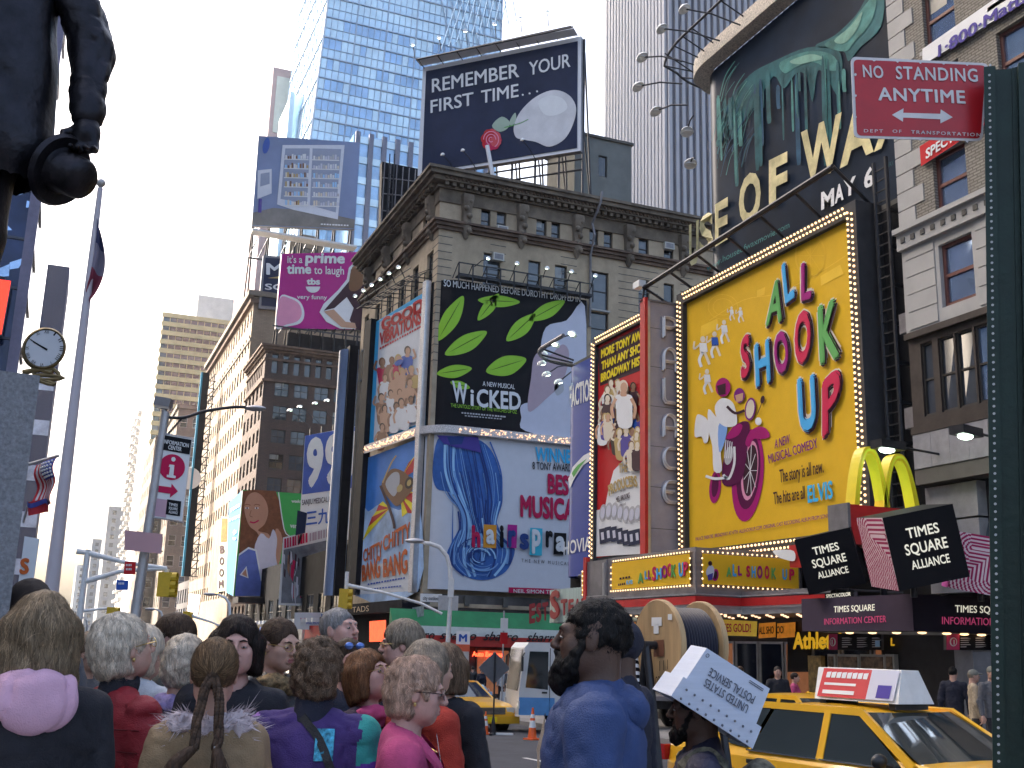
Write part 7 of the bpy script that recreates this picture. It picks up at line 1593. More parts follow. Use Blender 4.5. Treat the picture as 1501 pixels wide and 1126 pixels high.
 if glasses:
  mb=MB();dark=glasses!='clear'
  for s_ in(-1,1):
   c=T(s_*.034,.107,.0);pts=[c+Mh@V((.024*math.cos(a),-.004*abs(math.cos(a))*1,.0175*math.sin(a)))for a in np.linspace(0,2*math.pi,17)];mb.tube(pts,.0016,GOLDW if not dark else LENS,5)
   mb.tube([T(s_*.058,.104,.004),T(s_*.078,.05,.006),T(s_*.08,-.002,.004)],.0018,GOLDW if not dark else LENS,5)
   if dark:mb.poly([p+Mh@V((0,.0005,0))for p in pts[:-1]],LENS)
  mb.tube([T(-.012,.113,.003),T(0,.116,.005),T(.012,.113,.003)],.0016,GOLDW if not dark else LENS,5);wear('glasses',mb)
 if earring:
  for s_ in(-1,1):wear('earring',MB().ell(T(s_*.083,.0,-.04),(.006,.006,.008),GOLDW,8,6))
 if extras:extras(root,T,Mh,wear,sc,arm,nb,sw)
 return root
HL={}
def hair_set(n,c,lo=.55,hi=1.7):
 m=hairm(n,c);HL[m.name]=[m,hairm(n+'_light',tuple(min(1,q*hi)for q in c)),hairm(n+'_dark',tuple(q*lo for q in c)),m];return m
H_blond=hair_set('ash_blond',(.2,.145,.09));H_white=hair_set('silver_white',(.62,.53,.42),.6,1.25);H_brown=hair_set('brown',(.06,.035,.022));H_dark=hair_set('near_black',(.02,.013,.011),.6,2.2);H_aub=hair_set('auburn',(.16,.07,.03));H_curl=hair_set('grey_brown',(.13,.085,.055),.45,2.0);H_grey=hair_set('iron_grey',(.27,.26,.26),.55,1.4);H_pink=hair_set('pinkish_blond',(.46,.3,.22),.6,1.35);H_sand=hair_set('sandy_grey',(.25,.2,.15),.5,1.5);H_black=hair_set('black',(.006,.005,.005),.7,2.5)
_CG=None
def onto(p,lift=.006,ax=None):
 """push a point out to just above the coat's surface"""
 p=V(p);d=V((p.x*.25,p.y if ax is None else ax,0)).normalized();g=_CG
 def D(q):
  i=[min(max(int(round((q[k]-g.ax[k][0])/(g.ax[k][1]-g.ax[k][0]))),0),len(g.ax[k])-1)for k in range(3)];return g.D[tuple(i)]
 q=p-d*.09
 for k in range(60):
  if D(q)>0 and D(q-d*.004)<=.012:break
  q=q+d*.004
 return(q if k<59 else p)+d*lift
def strap(wear,pts,w_,m,name='strap',buckle=None):
 mb=MB();P=[onto(p)if V(p).z<1.45 else V(p)for p in sp(pts,6,False)];rows=[]
 for i,p in enumerate(P):
  t=(P[min(i+1,len(P)-1)]-P[max(i-1,0)]).normalized();n=V((p.x*.3,p.y,0)).normalized();s_=t.cross(n).normalized()*w_/2;rows.append([p+s_,p+s_+n*.006,p-s_+n*.006,p-s_])
 mb.grid(rows,m);o=wear(name,mb)
 if buckle is not None:
  p=P[int(len(P)*buckle)];n=V((p.x*.3,p.y,0)).normalized();a=V((1,0,0));b=n.cross(a).normalized();a=b.cross(n);wear('buckle',MB().tube([p+n*.012+(a*math.cos(t)+b*math.sin(t))*.022 for t in np.linspace(0,2*math.pi,17)],.005,silver,6),o)
 return o
C_black=cloth('black_wool',(.012,.012,.018));C_navy=cloth('navy',(.012,.014,.03));C_pinkh=cloth('pale_pink_fleece',(.6,.36,.48),var=.08);C_red=cloth('red_quilt',(.26,.008,.016),rough=.6);C_tan=cloth('tan_suede',(.25,.17,.095),var=.22,vs=9);C_plum=cloth('plum',(.03,.015,.035));C_white=cloth('white_nylon',(.55,.57,.6),rough=.6);C_blk2=cloth('black_leather',(.014,.014,.018),rough=.4,bump=.2,bs=60)
C_purp=cloth('purple_fleece',(.05,.025,.14));C_viol=cloth('violet_fleece',(.1,.03,.3));C_lil=cloth('lilac_fleece',(.32,.15,.45));C_teal=cloth('teal_fleece',(.03,.3,.28));C_pink=cloth('rose_wool',(.46,.06,.17),vs=20);C_scar=cloth('scarlet_wool',(.36,.028,.014));C_blue=cloth('blue_twill',(.018,.045,.15),rough=.7,var=.15,vs=6);C_lbeige=cloth('lining_beige',(.3,.25,.2));C_grey=cloth('grey_wool',(.1,.1,.11));C_olive=cloth('olive_grey',(.07,.07,.06));C_cap=cloth('brown_knit',(.035,.024,.02),bs=320);C_fur=cloth('pale_fur',(.5,.42,.44));C_leo=cloth('spotted_scarf',(.2,.13,.06),var=.9,vs=55);C_leaf=cloth('lilac_scarf',(.3,.24,.45),var=.5,vs=30);C_strap=cloth('black_strap',(.01,.01,.012),rough=.5)
def hood(root,T,Mh,wear,sc,arm,nb,sw):
 g=SDF((-.2,-.26,1.28),(.2,.12,1.62),.009);g.ell((0,-.075,1.49),(.115,.085,.045),0);g.ell((0,-.115,1.43),(.12,.06,.095),.04);g.cap((-.09,.0,1.49),(.09,.0,1.49),.045,k=.04);g.cap((0,-.02,1.5),(0,-.01,1.62),.055,.085,.02,'-');g.noise(.006,14,4);g.crease(.013,11,2,(1,1,.7),7);v,f=g.mesh();arr(root,'hood',v,f,[C_pinkh],sc=sc)
person('woman seen from behind with long ash blond hair, pale pink hood and black coat',(64,873),3.75,-8,'long',H_blond,C_black,vol=.006,extras=hood,strands=2600,hyaw=12,curls=.15)
def knitcap(root,T,Mh,wear,sc,arm,nb,sw):
 g=SDF((-.15,-.18,1.55),(.15,.18,1.85),.01);g.ell(T(0,-.012,.035),(.088,.108,.098),0,[[Mh[i][j]for j in range(3)]for i in range(3)]);g.ell(T(0,.09,-.07),(.2,.2,.1),.01,None,'-');g.noise(.004,60,1);v,f=g.mesh();arr(root,'knitted_cap',v,f,[C_cap],sc=sc)
person('man in a dark brown knitted cap beside the granite pedestal',(47,853),5.4,20,None,H_brown,C_grey,fem=False,extras=knitcap,collar='high')
def redx(root,T,Mh,wear,sc,arm,nb,sw):
 strap(wear,[(-.16,-.02,1.47),(-.1,-.14,1.4),(0,-.165,1.25),(.1,-.15,1.1),(.15,-.12,.98)],.028,C_strap,buckle=None)
 g=SDF((-.12,-.14,1.4),(.12,.12,1.58),.009);g.cap((0,-.03,1.45),(0,-.01,1.51),.074,.07,0);g.cap((0,-.02,1.4),(0,.0,1.6),.053,.056,.01,'-');g.noise(.004,30);v,f=g.mesh();arr(root,'collar',v,f,[C_black],sc=sc)
 mb=MB()
 for k in range(6):z=1.36-k*.075;mb.tube([onto((.19*math.cos(a),.128*math.sin(a)-.005,z),.001)for a in np.linspace(math.pi*1.08,math.pi*1.92,14)],.0025,cloth('quilt_seam',(.11,.003,.006)),5)
 wear('quilt_seams',mb)
person('older woman with fluffy white hair, black collar and quilted red jacket with shoulder strap',(190,906),4.3,55,'fluffy',H_white,C_red,vol=.009,extras=redx,glasses='clear',earring=True,hpitch=-14,hyaw=12,curls=.25,strands=1800,fold=.009,wide=1.05)
H_lb=hair_set('golden_brown',(.13,.08,.042),.5,1.9)
def braid(root,T,Mh,wear,sc,arm,nb,sw):
 g=SDF((-.2,-.2,1.38),(.2,.16,1.56),.009);g.cap((-.1,-.05,1.46),(.1,-.05,1.46),.045,k=0);g.cap((-.12,.02,1.45),(-.05,.1,1.42),.045,k=.03);g.cap((.12,.02,1.45),(.05,.1,1.42),.045,k=.03);g.cap((0,-.01,1.45),(0,.03,1.58),.055,.06,.02,'-');g.noise(.014,45,1);g.noise(.008,90,2);v,f=g.mesh();fo=arr(root,'fur_collar',v,f,[C_fur],sc=sc)
 mb=MB();tri=v[f].mean(1)
 for i in rng.choice(len(tri),1300):p=tri[i];d=p-np.array([0,.02,1.43]);d/=np.linalg.norm(d);d=d+rng.normal(size=3)*.5;q=p+d*rng.uniform(.015,.045);s_=rng.normal(size=3)*.0015;mb.add([tuple(p+s_),tuple(p-s_),tuple(q)],[(0,1,2)],C_fur)
 o=wear('fur_strands',mb,fo)
 kn=T(0,-.108,.0)
 for s_ in(-1,1):
  mb=MB();pts=[kn,kn+V((s_*.022,-.022,-.05)),kn+V((s_*.034,-.052,-.13)),kn+V((s_*.038,-.075,-.2)),kn+V((s_*.036,-.085,-.235))]
  P=[V(p)for p in sp(pts,7,False)]
  for i,p in enumerate(P):
   a=i*1.9;
   for ph in(0,2.1,4.2):mb.ell(p+V((.009*math.cos(a+ph),.006*math.sin(a+ph),0)),(.0105,.010,.0135),HL[H_brown.name][(0,3,2,0)[i%4]],8,5)
  mb.tube([P[-1]+V((0,0,.006)),P[-1]-V((0,0,.008))],.013,silver,8)
  e=P[-1];tail=[e,e+V((s_*.012-(.05 if s_<0 else 0),-.01,-.06)),e+V((s_*(.02 if s_>0 else .03),-.012,-.12)),e+V(((-.055 if s_>0 else .01),-.01,-.165))]
  tp=[V(p)for p in sp(tail,5,False)];mb.tube(tp,[.013+.018*math.sin(math.pi*min(1,i/len(tp)*1.15))*(1-i/len(tp)*.5)for i in range(len(tp))],H_brown,10)
  for k in range(60):
   o_=V((rng.normal()*.008,rng.normal()*.008,0));rr=[.0012]*len(tp);mb.tube([p+o_*(.3+1.6*math.sin(math.pi*i/len(tp)))+V((0,-.004,0))for i,p in enumerate(tp)],rr,HL[H_brown.name][k%3],3,False)
  wear('braid',mb)
 mb=MB();[mb.tube([onto((.165*math.cos(a),.125*math.sin(a)-.018,1.305),.001)for a in np.linspace(math.pi*1.1,math.pi*1.9,16)],.0016,cloth('suede_seam',(.14,.09,.05)),5),mb.tube([onto((.168*math.cos(a),.128*math.sin(a)-.018,1.29),.001)for a in np.linspace(math.pi*1.1,math.pi*1.9,16)],.0016,cloth('suede_seam',(.14,.09,.05)),5)];wear('yoke_seam',mb)
 wear('hair_knot',MB().ell(T(0,-.105,.005),(.024,.02,.024),H_brown,12,8))
person('young woman seen from behind with two looped braids, pale fur collar and tan suede jacket',(318,939),3.85,2,'pulled',H_lb,C_tan,extras=braid,strands=2200,wide=.9)
def scarf(m,w_=.05,z=1.46):
 def fx(root,T,Mh,wear,sc,arm,nb,sw):
  g=SDF((-.2,-.2,1.34),(.2,.2,1.6),.009);
  for k in range(14):a=2*math.pi*k/14;b=2*math.pi*(k+1)/14;g.cap((.085*math.cos(a),.075*math.sin(a),z+.012*math.sin(a*2)),(.085*math.cos(b),.075*math.sin(b),z+.012*math.sin(b*2)),w_*.75,k=.02)
  g.noise(.012,34,3);g.noise(.006,80,1);v,f=g.mesh();arr(root,'scarf',v,f,[m],sc=sc)
 return fx
person('older woman with pale fluffy hair and lilac scarf seen from behind left of the braids',(272,935),4.9,10,'fluffy',H_white,C_plum,vol=.008,extras=scarf(C_leaf),curls=.35,strands=1500)
person('white haired person in white jacket behind the quilted red jacket',(212,921),5.3,35,'fluffy',H_white,C_white,vol=.01,wide=1.15,collar='high',curls=.2)
person('man with thick dark brown hair in profile looking left in the crowd',(255,904),6.4,-78,'short',H_brown,C_olive,fem=False,skin=SKp,vol=.01,collar='low',hpitch=-4,strands=1500)
person('dark haired man seen from behind just left of the brown haired man in profile',(227,919),6.9,15,'short',H_dark,C_grey,fem=False)
person('woman with dark fringed bob hair and black coat facing the camera behind the braids',(350,906),4.75,186,'bob',H_dark,C_black,vol=.006,earring=True,hyaw=-4,skin=SKp,strands=2200,curls=.12,collar='low')
person('woman with pulled back dark hair, glasses and leopard spotted scarf looking right',(408,908),5.5,138,'pulled',H_brown,C_blk2,glasses='clear',earring=True,skin=SK,extras=scarf(C_leo,.045,1.445),hyaw=0,collar='high',hpitch=6)
def fleece_mats(c,arm,sw):
 x,y,z=c.T;mi=np.zeros(len(c),int);mi[z<1.16]=1
 for s_ in(-1,1):
  S_,E_,W2=arm[s_];d=np.array(E_-S_);t=((c-np.array(S_))@d)/(d@d);dd=np.linalg.norm(c-np.array(S_)-np.clip(t,0,1)[:,None]*d,axis=1)
  d2=np.array(W2-E_);t2=((c-np.array(E_))@d2)/(d2@d2);dd2=np.linalg.norm(c-np.array(E_)-np.clip(t2,0,1)[:,None]*d2,axis=1)
  on=((dd<.085)&(s_*x>sw-.0))|(dd2<.075);mi[on&(s_<0)]=2;mi[on&(s_>0)&(t<.32)]=3;mi[on&(s_>0)&(t>=.32)]=1;mi[on&(s_<0)&(t2>.3)&(dd2<.075)]=3
 return mi
def fleecex(root,T,Mh,wear,sc,arm,nb,sw):
 strap(wear,[(-.02,-.1,1.48),(.06,-.14,1.4),(.12,-.15,1.28),(.17,-.12,1.14),(.19,-.06,1.02)],.03,C_strap,buckle=.52)
 g=SDF((-.12,-.14,1.4),(.12,.12,1.6),.009);g.cap((0,-.03,1.45),(0,-.015,1.52),.076,.072,0);g.cap((0,-.02,1.42),(0,.0,1.62),.055,.058,.01,'-');v,f=g.mesh();arr(root,'collar',v,f,[C_navy],sc=sc)
 pc=cloth('blue_print',(.06,.34,.5),var=.9,vs=45);mb=MB();random.seed(5)
 for(x0,x1,z0,z1)in((.045,.115,1.33,1.44),):
  rows=[[onto((x,-.15,z),.004)for x in np.linspace(x0,x1,5)]for z in np.linspace(z0,z1,5)];mb.grid(rows,pc)
 S_,E_,W2=arm[-1];d=(E_-S_).normalized()
 wear('printed_patch',mb)
 mb=MB();q=E_-d*.1;n0=V((-1,-.35,0)).normalized();t0=d.cross(n0).normalized()
 mb.grid([[q+d*a+(n0*math.cos(b)+t0*math.sin(b))*.09 for b in np.linspace(-.8,.8,7)]for a in np.linspace(-.07,.07,5)],pc);wear('printed_patch',mb)
 S_,E_,W2=arm[1];d=(E_-S_).normalized();q=S_+d*.17;n0=V((1,-.5,0)).normalized();t0=d.cross(n0).normalized();mb=MB();mb.grid([[q+d*a+(n0*math.cos(b)+t0*math.sin(b))*.09 for b in np.linspace(-.35,.35,5)]for a in np.linspace(-.08,.12,5)],pc);wear('printed_patch',mb)
person('woman seen from behind with curly hair and purple, lilac and teal fleece jacket',(468,941),4.05,14,'fluffy',H_curl,[C_purp,C_viol,C_lil,C_teal],vol=.008,curls=.8,extras=fleecex,sleeve=fleece_mats,strands=2200,ch=.0085,wide=1.15,arms=(((.12,.05,1.14),(.0,.2,1.12)),'down'))
person('grey haired man in dark jacket looking right at the back of the crowd',(502,894),6.5,128,'crop',H_grey,C_grey,fem=False,skin=SKp,hpitch=-12,vol=-.002,collar='low',strands=1500)
def topshades(root,T,Mh,wear,sc,arm,nb,sw):
 mb=MB()
 for s_ in(-1,1):mb.ell(T(s_*.032,.08,.085),(.026,.012,.02),mat('blue_mirror_lens',(.12,.2,.5),.1,metal=.5),12,6,Mh)
 mb.tube([T(-.08,.0,.07),T(-.05,.07,.085),T(.05,.07,.085),T(.08,0,.07)],.004,LENS,6);wear('sunglasses',mb)
person('person with blue lensed sunglasses pushed up on the head in the middle of the crowd',(512,938),6.0,160,'short',H_brown,C_navy,fem=True,skin=SKp,extras=topshades)
person('auburn haired woman in thin glasses and pink scarf looking down',(548,956),5.0,125,'bob',H_aub,C_plum,vol=.008,glasses='clear',earring=True,skin=SKp,extras=scarf(C_pink,.05,1.45),hpitch=-18,strands=2200)
person('woman with short sandy grey hair and small glasses looking left at the back',(592,914),6.3,-98,'short',H_sand,C_grey,skin=SKp,vol=.016,glasses='clear',strands=1600)
def lapels(root,T,Mh,wear,sc,arm,nb,sw):
 mb=MB()
 for s_ in(-1,1):
  pts=[(s_*.055,-.02,1.5),(s_*.085,.05,1.47),(s_*.07,.125,1.38),(s_*.03,.165,1.24),(s_*.004,.172,1.14)];oo=[(s_*.1,-.03,1.475),(s_*.125,.06,1.43),(s_*.125,.125,1.36),(s_*.075,.165,1.25),(s_*.03,.175,1.14)]
  mb.grid([[V(a),V(b),V(b)+V((0,-.01,-.008))]for a,b in zip(sp(pts,4,False),sp(oo,4,False))],C_pink)
 wear('lapel',mb);wear('blouse',MB().grid([[V((-.06*t,.1+.06*(1-t),1.48-.3*(1-t))),V((.06*t,.1+.06*(1-t),1.48-.3*(1-t)))]for t in np.linspace(0,1,8)],C_fur));wear('necklace',MB().tube([(.07*math.sin(a),.02+.085*math.cos(a),1.45-.035*math.cos(a))for a in np.linspace(-1.6,1.6,14)],.002,GOLDW,5))
person('woman with pinkish blond hair, dark glasses and rose pink jacket facing right',(606,967),3.85,92,'fluffy',H_pink,C_pink,vol=.006,glasses='dark',curls=.45,earring=True,skin=SKp,extras=lapels,hpitch=4,strands=2400,arms=('fold','fold'),collar='low')
def redstrap(root,T,Mh,wear,sc,arm,nb,sw):strap(wear,[(.1,-.08,1.46),(.13,-.12,1.36),(.15,-.125,1.2),(.16,-.1,1.0)],.04,C_strap)
person('woman with long grey blond hair and scarlet coat behind the rose pink jacket',(628,943),4.75,60,'long',H_sand,C_scar,vol=.008,extras=redstrap,strands=1800,wide=1.1,arms=('down','fold'))
person('woman with brown bob hair seen from behind at the right end of the crowd',(656,948),5.5,30,'bob',H_curl,C_black,vol=.01,strands=1500)
for k,(x,y,r,a,hm,cm,lab)in enumerate(((133,930,7.4,120,H_curl,C_grey,'woman with grey brown hair between the blond and the white haired women'),(158,934,8.4,-60,H_dark,C_navy,'dark haired person in navy partly hidden left of the white haired woman'),(112,938,9.5,150,H_sand,C_plum,'sandy haired person far back behind the blond woman'),(325,925,8.2,20,H_black,C_black,'black haired person partly hidden behind the braided young woman'),(440,942,8.6,60,H_sand,C_white,'person in white far back between the glasses woman and the curly hair'))):
 person(lab,(x,y),r,a,'short',hm,cm,strands=300,vol=.008)
def beardf(g,T,MM):
 g.ell(T(0,.05,-.085),(.062,.06,.05),0,MM);g.ell(T(0,.07,-.125),(.042,.045,.045),.03,MM)
 for s_ in(-1,1):g.cap(T(s_*.068,.02,-.01),T(s_*.055,.05,-.08),.014,.024,.02)
 g.cap(T(-.025,.1,-.047),T(.025,.1,-.047),.009,k=.012);g.ell(T(0,.116,-.066),(.02,.025,.010),.006,MM,'-')
def parka(root,T,Mh,wear,sc,arm,nb,sw):
 g=SDF((-.2,-.26,1.3),(.2,.14,1.62),.009);g.ell((0,-.105,1.44),(.115,.07,.075),0);g.cap((-.08,-.02,1.48),(.08,-.02,1.48),.035,k=.04);g.cap((-.09,.02,1.475),(-.05,.085,1.44),.026,k=.03);g.cap((.09,.02,1.475),(.05,.085,1.44),.026,k=.03);g.cap((0,-.01,1.46),(0,.03,1.62),.062,.075,.02,'-');g.noise(.004,14,3);g.crease(.01,11,2,sharp=8);v,f=g.mesh();arr(root,'hood',v,f,[C_blue],sc=sc)
 mb=MB();mb.grid([[onto((x,.14,z),.006)for x in(-.03,0,.03)]for z in np.linspace(.95,1.42,10)],C_lbeige);wear('zip_placket',mb)
 mb=MB();
 for s_ in(-1,1):mb.grid([[onto((s_*(.06+.09*a),.148-.02*a,1.26-b*.08),.006+.006*b)for a in np.linspace(0,1,5)]for b in(0,.5,1)],C_blue)
 wear('pocket_flap',mb)
 mb=MB()
 for s_ in(-1,1):mb.grid([[V((s_*(.07+.14*t),-.05+.06*w2,1.487-.045*t+.004))for w2 in(0,1)]for t in np.linspace(0,1,6)],C_blue);mb.tube([(s_*.1,-.03,1.49),(s_*.1,-.0,1.5)],.006,GOLDW,6)
 wear('epaulette',mb)
person('large bearded man in a blue hooded parka walking left in profile',(868,882),3.4,-88,'short',H_black,C_blue,skin=SKd,lips=LIPd,fem=False,wide=1.3,beard=beardf,extras=parka,vol=-.001,curls=.5,hlen=.35,hyaw=0,hpitch=-6,strands=1800,fold=.007,arms=('down','down'),group='men walking past',collar='low')
def capx(root,T,Mh,wear,sc,arm,nb,sw):
 g=SDF((-.17,-.2,1.5),(.17,.2,1.85),.01);MM=[[Mh[i][j]for j in range(3)]for i in range(3)];g.ell(T(0,-.015,.03),(.094,.115,.1),0,MM);g.ell(T(0,.1,-.08),(.13,.14,.12),.02,MM,'-');g.noise(.005,30);v,f=g.mesh();arr(root,'hood',v,f,[C_navy],sc=sc)
person('man in a dark navy hood half hidden behind the blue parka',(903,908),4.7,-70,None,H_black,C_navy,skin=SKd,lips=LIPd,fem=False,extras=capx,group='men walking past',wide=1.1,collar='high')
def goatee(g,T,MM):
 g.ell(T(0,.055,-.09),(.05,.05,.04),0,MM);g.ell(T(0,.075,-.12),(.03,.03,.03),.02,MM)
 for s_ in(-1,1):g.cap(T(s_*.066,.02,-.01),T(s_*.05,.05,-.08),.011,.02,.02)
 g.cap(T(-.025,.1,-.047),T(.025,.1,-.047),.007,k=.01);g.ell(T(0,.114,-.064),(.02,.022,.009),.006,MM,'-')
uspsC=cloth('dark_blue_nylon',(.018,.018,.045),rough=.6);camo=cloth('camo_print',(.12,.11,.08),var=1.0,vs=26)
def pack(root,T,Mh,wear,sc,arm,nb,sw):
 strap(wear,[(-.12,.1,1.2),(-.13,.07,1.38),(-.12,-.02,1.475),(-.12,-.12,1.4),(-.12,-.16,1.2)],.05,camo);strap(wear,[(.12,.1,1.2),(.13,.07,1.38),(.12,-.02,1.475),(.12,-.12,1.4),(.12,-.16,1.2)],.05,camo)
 g=SDF((-.25,-.42,.9),(.25,-.05,1.52),.012);g.ell((0,-.24,1.2),(.17,.12,.25),0);g.noise(.02,14);v,f=g.mesh();arr(root,'backpack',v,f,[camo],sc=sc)
USP=person('bearded man with camouflage backpack walking left under the white postal box',(1022,1000),4.2,-92,'short',H_black,uspsC,skin=SKd,lips=LIPd,fem=False,beard=goatee,extras=pack,group='men walking past',strands=600,hpitch=-2,wide=1.1,arms=('down','down'),collar='high')
BRZ=mat('dark_bronze',(.018,.017,.022),.38,metal=.75,var=.45,vs=9,bump=.25,bs=30);HL[BRZ.name]=[BRZ]
pdz0=dist(55,540,4.4).z;fz=dist(33,502,4.6);gran=mat('grey_granite',(.17,.175,.19),.75,var=.35,vs=70,bump=.2,bs=120)
def hatx(root,T,Mh,wear,sc,arm,nb,sw):
 S_,E_,W2=arm[-1];c=W2+V((.015,.03,-.18));rl=Matrix.Rotation(-root.rotation_euler.z,3,'Z')
 az_=(rl@(rt0*.86-V((0,0,.42))-V((fwd.x,fwd.y,0))*.3)).normalized();ax_=az_.cross(V((0,0,1))).normalized();M=Matrix((ax_,az_.cross(ax_),az_)).transposed();c=c-az_*.05
 wear('hat',MB().lathe([(.01,.1),(.05,.096),(.058,.085),(.061,.02),(.068,.01),(.098,.014),(.105,.0),(.098,-.01),(.06,-.008),(.01,-.01)],c,BRZ,28,M=M))
 g=SDF((-.36,-.3,.66),(.36,.34,1.5),.014);g.cap((0,.0,.8),(0,0,1.32),.27,.235,0,flat=.6);g.crease(.012,7,3,(1,1,.35),8);g.noise(.006,7,2);v,f=g.mesh();arr(root,'frock_coat',v,f,[BRZ],sc=sc)
person('dark bronze statue of a standing man in a long coat holding a hat',(-78,250),5.6,200,None,BRZ,BRZ,skin=BRZ,lips=BRZ,h=3.0,fem=False,arms=(((.125,-.03,1.12),(.15,.03,.86)),'down'),ground=pdz0-gz(5.6),trousers=BRZ,extras=hatx,group=None,cat='statue',coatlen=.74,wide=1.12,fold=.008,brow=BRZ)
st=bpy.data.objects['person' if 0 else sorted([o.name for o in COL.objects if o.get('category')=='statue'])[0]];st.name='bronze_statue'
for o in st.children_recursive:
 o.data.materials.clear();o.data.materials.append(BRZ)
 for p_ in o.data.polygons:p_.material_index=0
pdz=dist(55,553,4.4).z;sx,sy=st.location.x,st.location.y;e1=dist(62,600,4.35);e2=dist(10,1100,4.35)
ped=thing('statue_pedestal','tall grey granite pedestal at the left edge under the bronze statue','pedestal',(sx,sy,0))
vw=V((sx,sy,0)).normalized();rg_=V((vw.y,-vw.x,0));edge=(V((e1.x,e1.y,0))-V((sx,sy,0))).dot(rg_)-.02
mb=MB();o=V((sx,sy,0))+rg_*(edge-1.6)-vw*1.25
mb.obox(o+V((0,0,.1)),rg_*1.6,vw*2.2,V((0,0,pdz-.1)),gran);mb.obox(o+rg_*-.2-vw*.2+V((0,0,.1)),rg_*2.0,vw*2.6,V((0,0,.35)),gran);mb.build('shaft',ped)
mb=MB();o2=o+rg_*.1+vw*.12;mb.obox(o2+V((0,0,pdz+.001)),rg_*1.36,vw*1.9,V((0,0,max(.03,pdz0-pdz-.002))),BRZ);mb.build('plinth',ped)
def pole(root,base,topz,r0,r1,m,name='pole'):return MB().lathe([(r0*1.6,0),(r0*1.5,.25),(r0,.35),(r1,topz-base[2])],base,m,14).build(name,root,True)
def at_ground(px,r,dz=0):p=dist(px,930,r);return V((p.x,p.y,gz(p.y)+dz))
fb_=at_ground(68,24,.1);ft=dist(147,276,24)
r=thing('flag_pole','tall pale flag pole with a drooping dark red and blue flag at the left','flag pole',fb_)
lean=V((ft.x-fb_.x,ft.y-fb_.y,0));MB().tube([fb_,fb_+(ft-fb_)*.02,ft],[.2,.17,.06],mat('pole_pale',(.5,.46,.5),.45,var=.06),14).ell(ft+V((0,0,.12)),(.1,.1,.1),greypole,10,6).build('pole',r,True)
mb=MB();d=(ft-fb_).normalized();fm=[mat('flag_navy',(.03,.035,.1),.8),mat('flag_grey',(.2,.18,.24),.8),mat('flag_red',(.2,.025,.05),.8)]
for k in range(3):
 rows=[]
 for i in range(9):
  t=(k*8+i)/24;z=ft-d*(.5)-V((0,0,.1+1.75*t));w_=.1+.3*math.sin(math.pi*min(1,t*1.05))**.8*(.5+.5*t)+.03;rows.append([z+rt0*(-.05+w_*u)+V((.0,.12*math.sin(u*9+t*3),-.3*u))for u in np.linspace(0,1,8)])
 mb.grid(rows,fm[k])
fl_=mb.build('flag',r,True,180)
us=thing('flag','stars and stripes flag hanging from a slanted pole by the granite pedestal','flag',dist(62,700,21));UP_=Pl(dist(62,700,21),fwd)
f_blue=mat('flag_blue',(.05,.07,.3),.8);f_red=mat('flag_stripe_red',(.5,.03,.04),.8);f_white=mat('flag_white',(.65,.62,.62),.8)
def fp(u,v):return UP_.at(83-34*u-3*v+5*u*v,671+12*u+66*v,.12*math.sin(5*u+2*v)+.1*math.sin(9*v))
mb=MB();n=13
for k in range(n):
 rows=[[fp(a,(k+b)/n*1.0)if 0 else fp((k+b)/n,a)for b in(0,.5,1)]for a in np.linspace(0,1,12)];mb.grid(rows,f_red if k%2==0 else f_white)
mb.build('stripes',us,True,180)
mb=MB();mb.grid([[V(fp(u,v))-UP_.n*-.03 for u in np.linspace(0,.55,6)]for v in np.linspace(0,.42,6)],f_blue)
for i in range(5):
 for j in range(5):mb.ell(V(fp(.06+.1*i,.05+.075*j))+UP_.n*.04,(.025,.025,.025),f_white,5,3)
mb.build('canton',us,True,180);MB().tube([UP_.at(86,668),UP_.at(30,684)],.03,greypole,6).build('staff',us)
rf_=thing('flag','red flag with dark blue edge hanging below the stars and stripes','flag',dist(60,745,21));mb=MB();mb.grid([[UP_.at(45+32*u,735+20*v-6*u,.1*math.sin(7*u)+.1)for u in np.linspace(0,1,8)]for v in np.linspace(0,1,5)],f_red);mb.grid([[UP_.at(45+32*u,733+7*v+3*math.sin(6*u),.1*math.sin(7*u)+.14)for u in np.linspace(0,1,8)]for v in np.linspace(0,1,3)],f_blue);mb.build('cloth',rf_,True,180);MB().tube([UP_.at(45,738,.1),UP_.at(38,765,.1)],.02,greypole,5).build('staff',rf_)
ck=thing('street_clock','large round street clock with gilt rim and scroll bracket behind the statue base','clock',at_ground(40,20));cp=Pl(dist(64,512,20),dist(64,512,20)-CAM);cC=dist(64,512,20);CX,CY=rt0,V((0,0,1));cn=V((-vw.x,-vw.y,0)).normalized()
gilt=mat('old_gilt',(.2,.15,.07),.45,metal=.6,var=.3,vs=8);dial=mat('clock_dial',(.5,.52,.56),.4,var=.05)
Rc=.35;M=Matrix((CX,CY,-cn)).transposed()
MB().lathe([(.01,-.12),(Rc,-.12),(Rc*1.06,-.05),(Rc*1.1,.03),(Rc*1.0,.09),(Rc*.94,.06),(.01,.06)],cC,gilt,40,M=Matrix((CX,CY,cn)).transposed()).build('case',ck,True)
MB().poly([cC+CX*(Rc*.93*math.cos(a))+CY*(Rc*.93*math.sin(a))+cn*.075 for a in np.linspace(0,2*math.pi,41)[:-1]],dial).build('dial',ck)
mb=MB()
def chand(a,l,w_):d=CX*math.sin(a)+CY*math.cos(a);s_=CX*math.cos(a)-CY*math.sin(a);mb.poly([cC+cn*.085-s_*w_-d*.06,cC+cn*.085+s_*w_-d*.06,cC+cn*.085+s_*w_*.5+d*l,cC+cn*.085-s_*w_*.5+d*l],P_black)
chand(R(-62),.24,.018);chand(R(-60),.34,.012);mb.build('hands',ck);mb=MB()
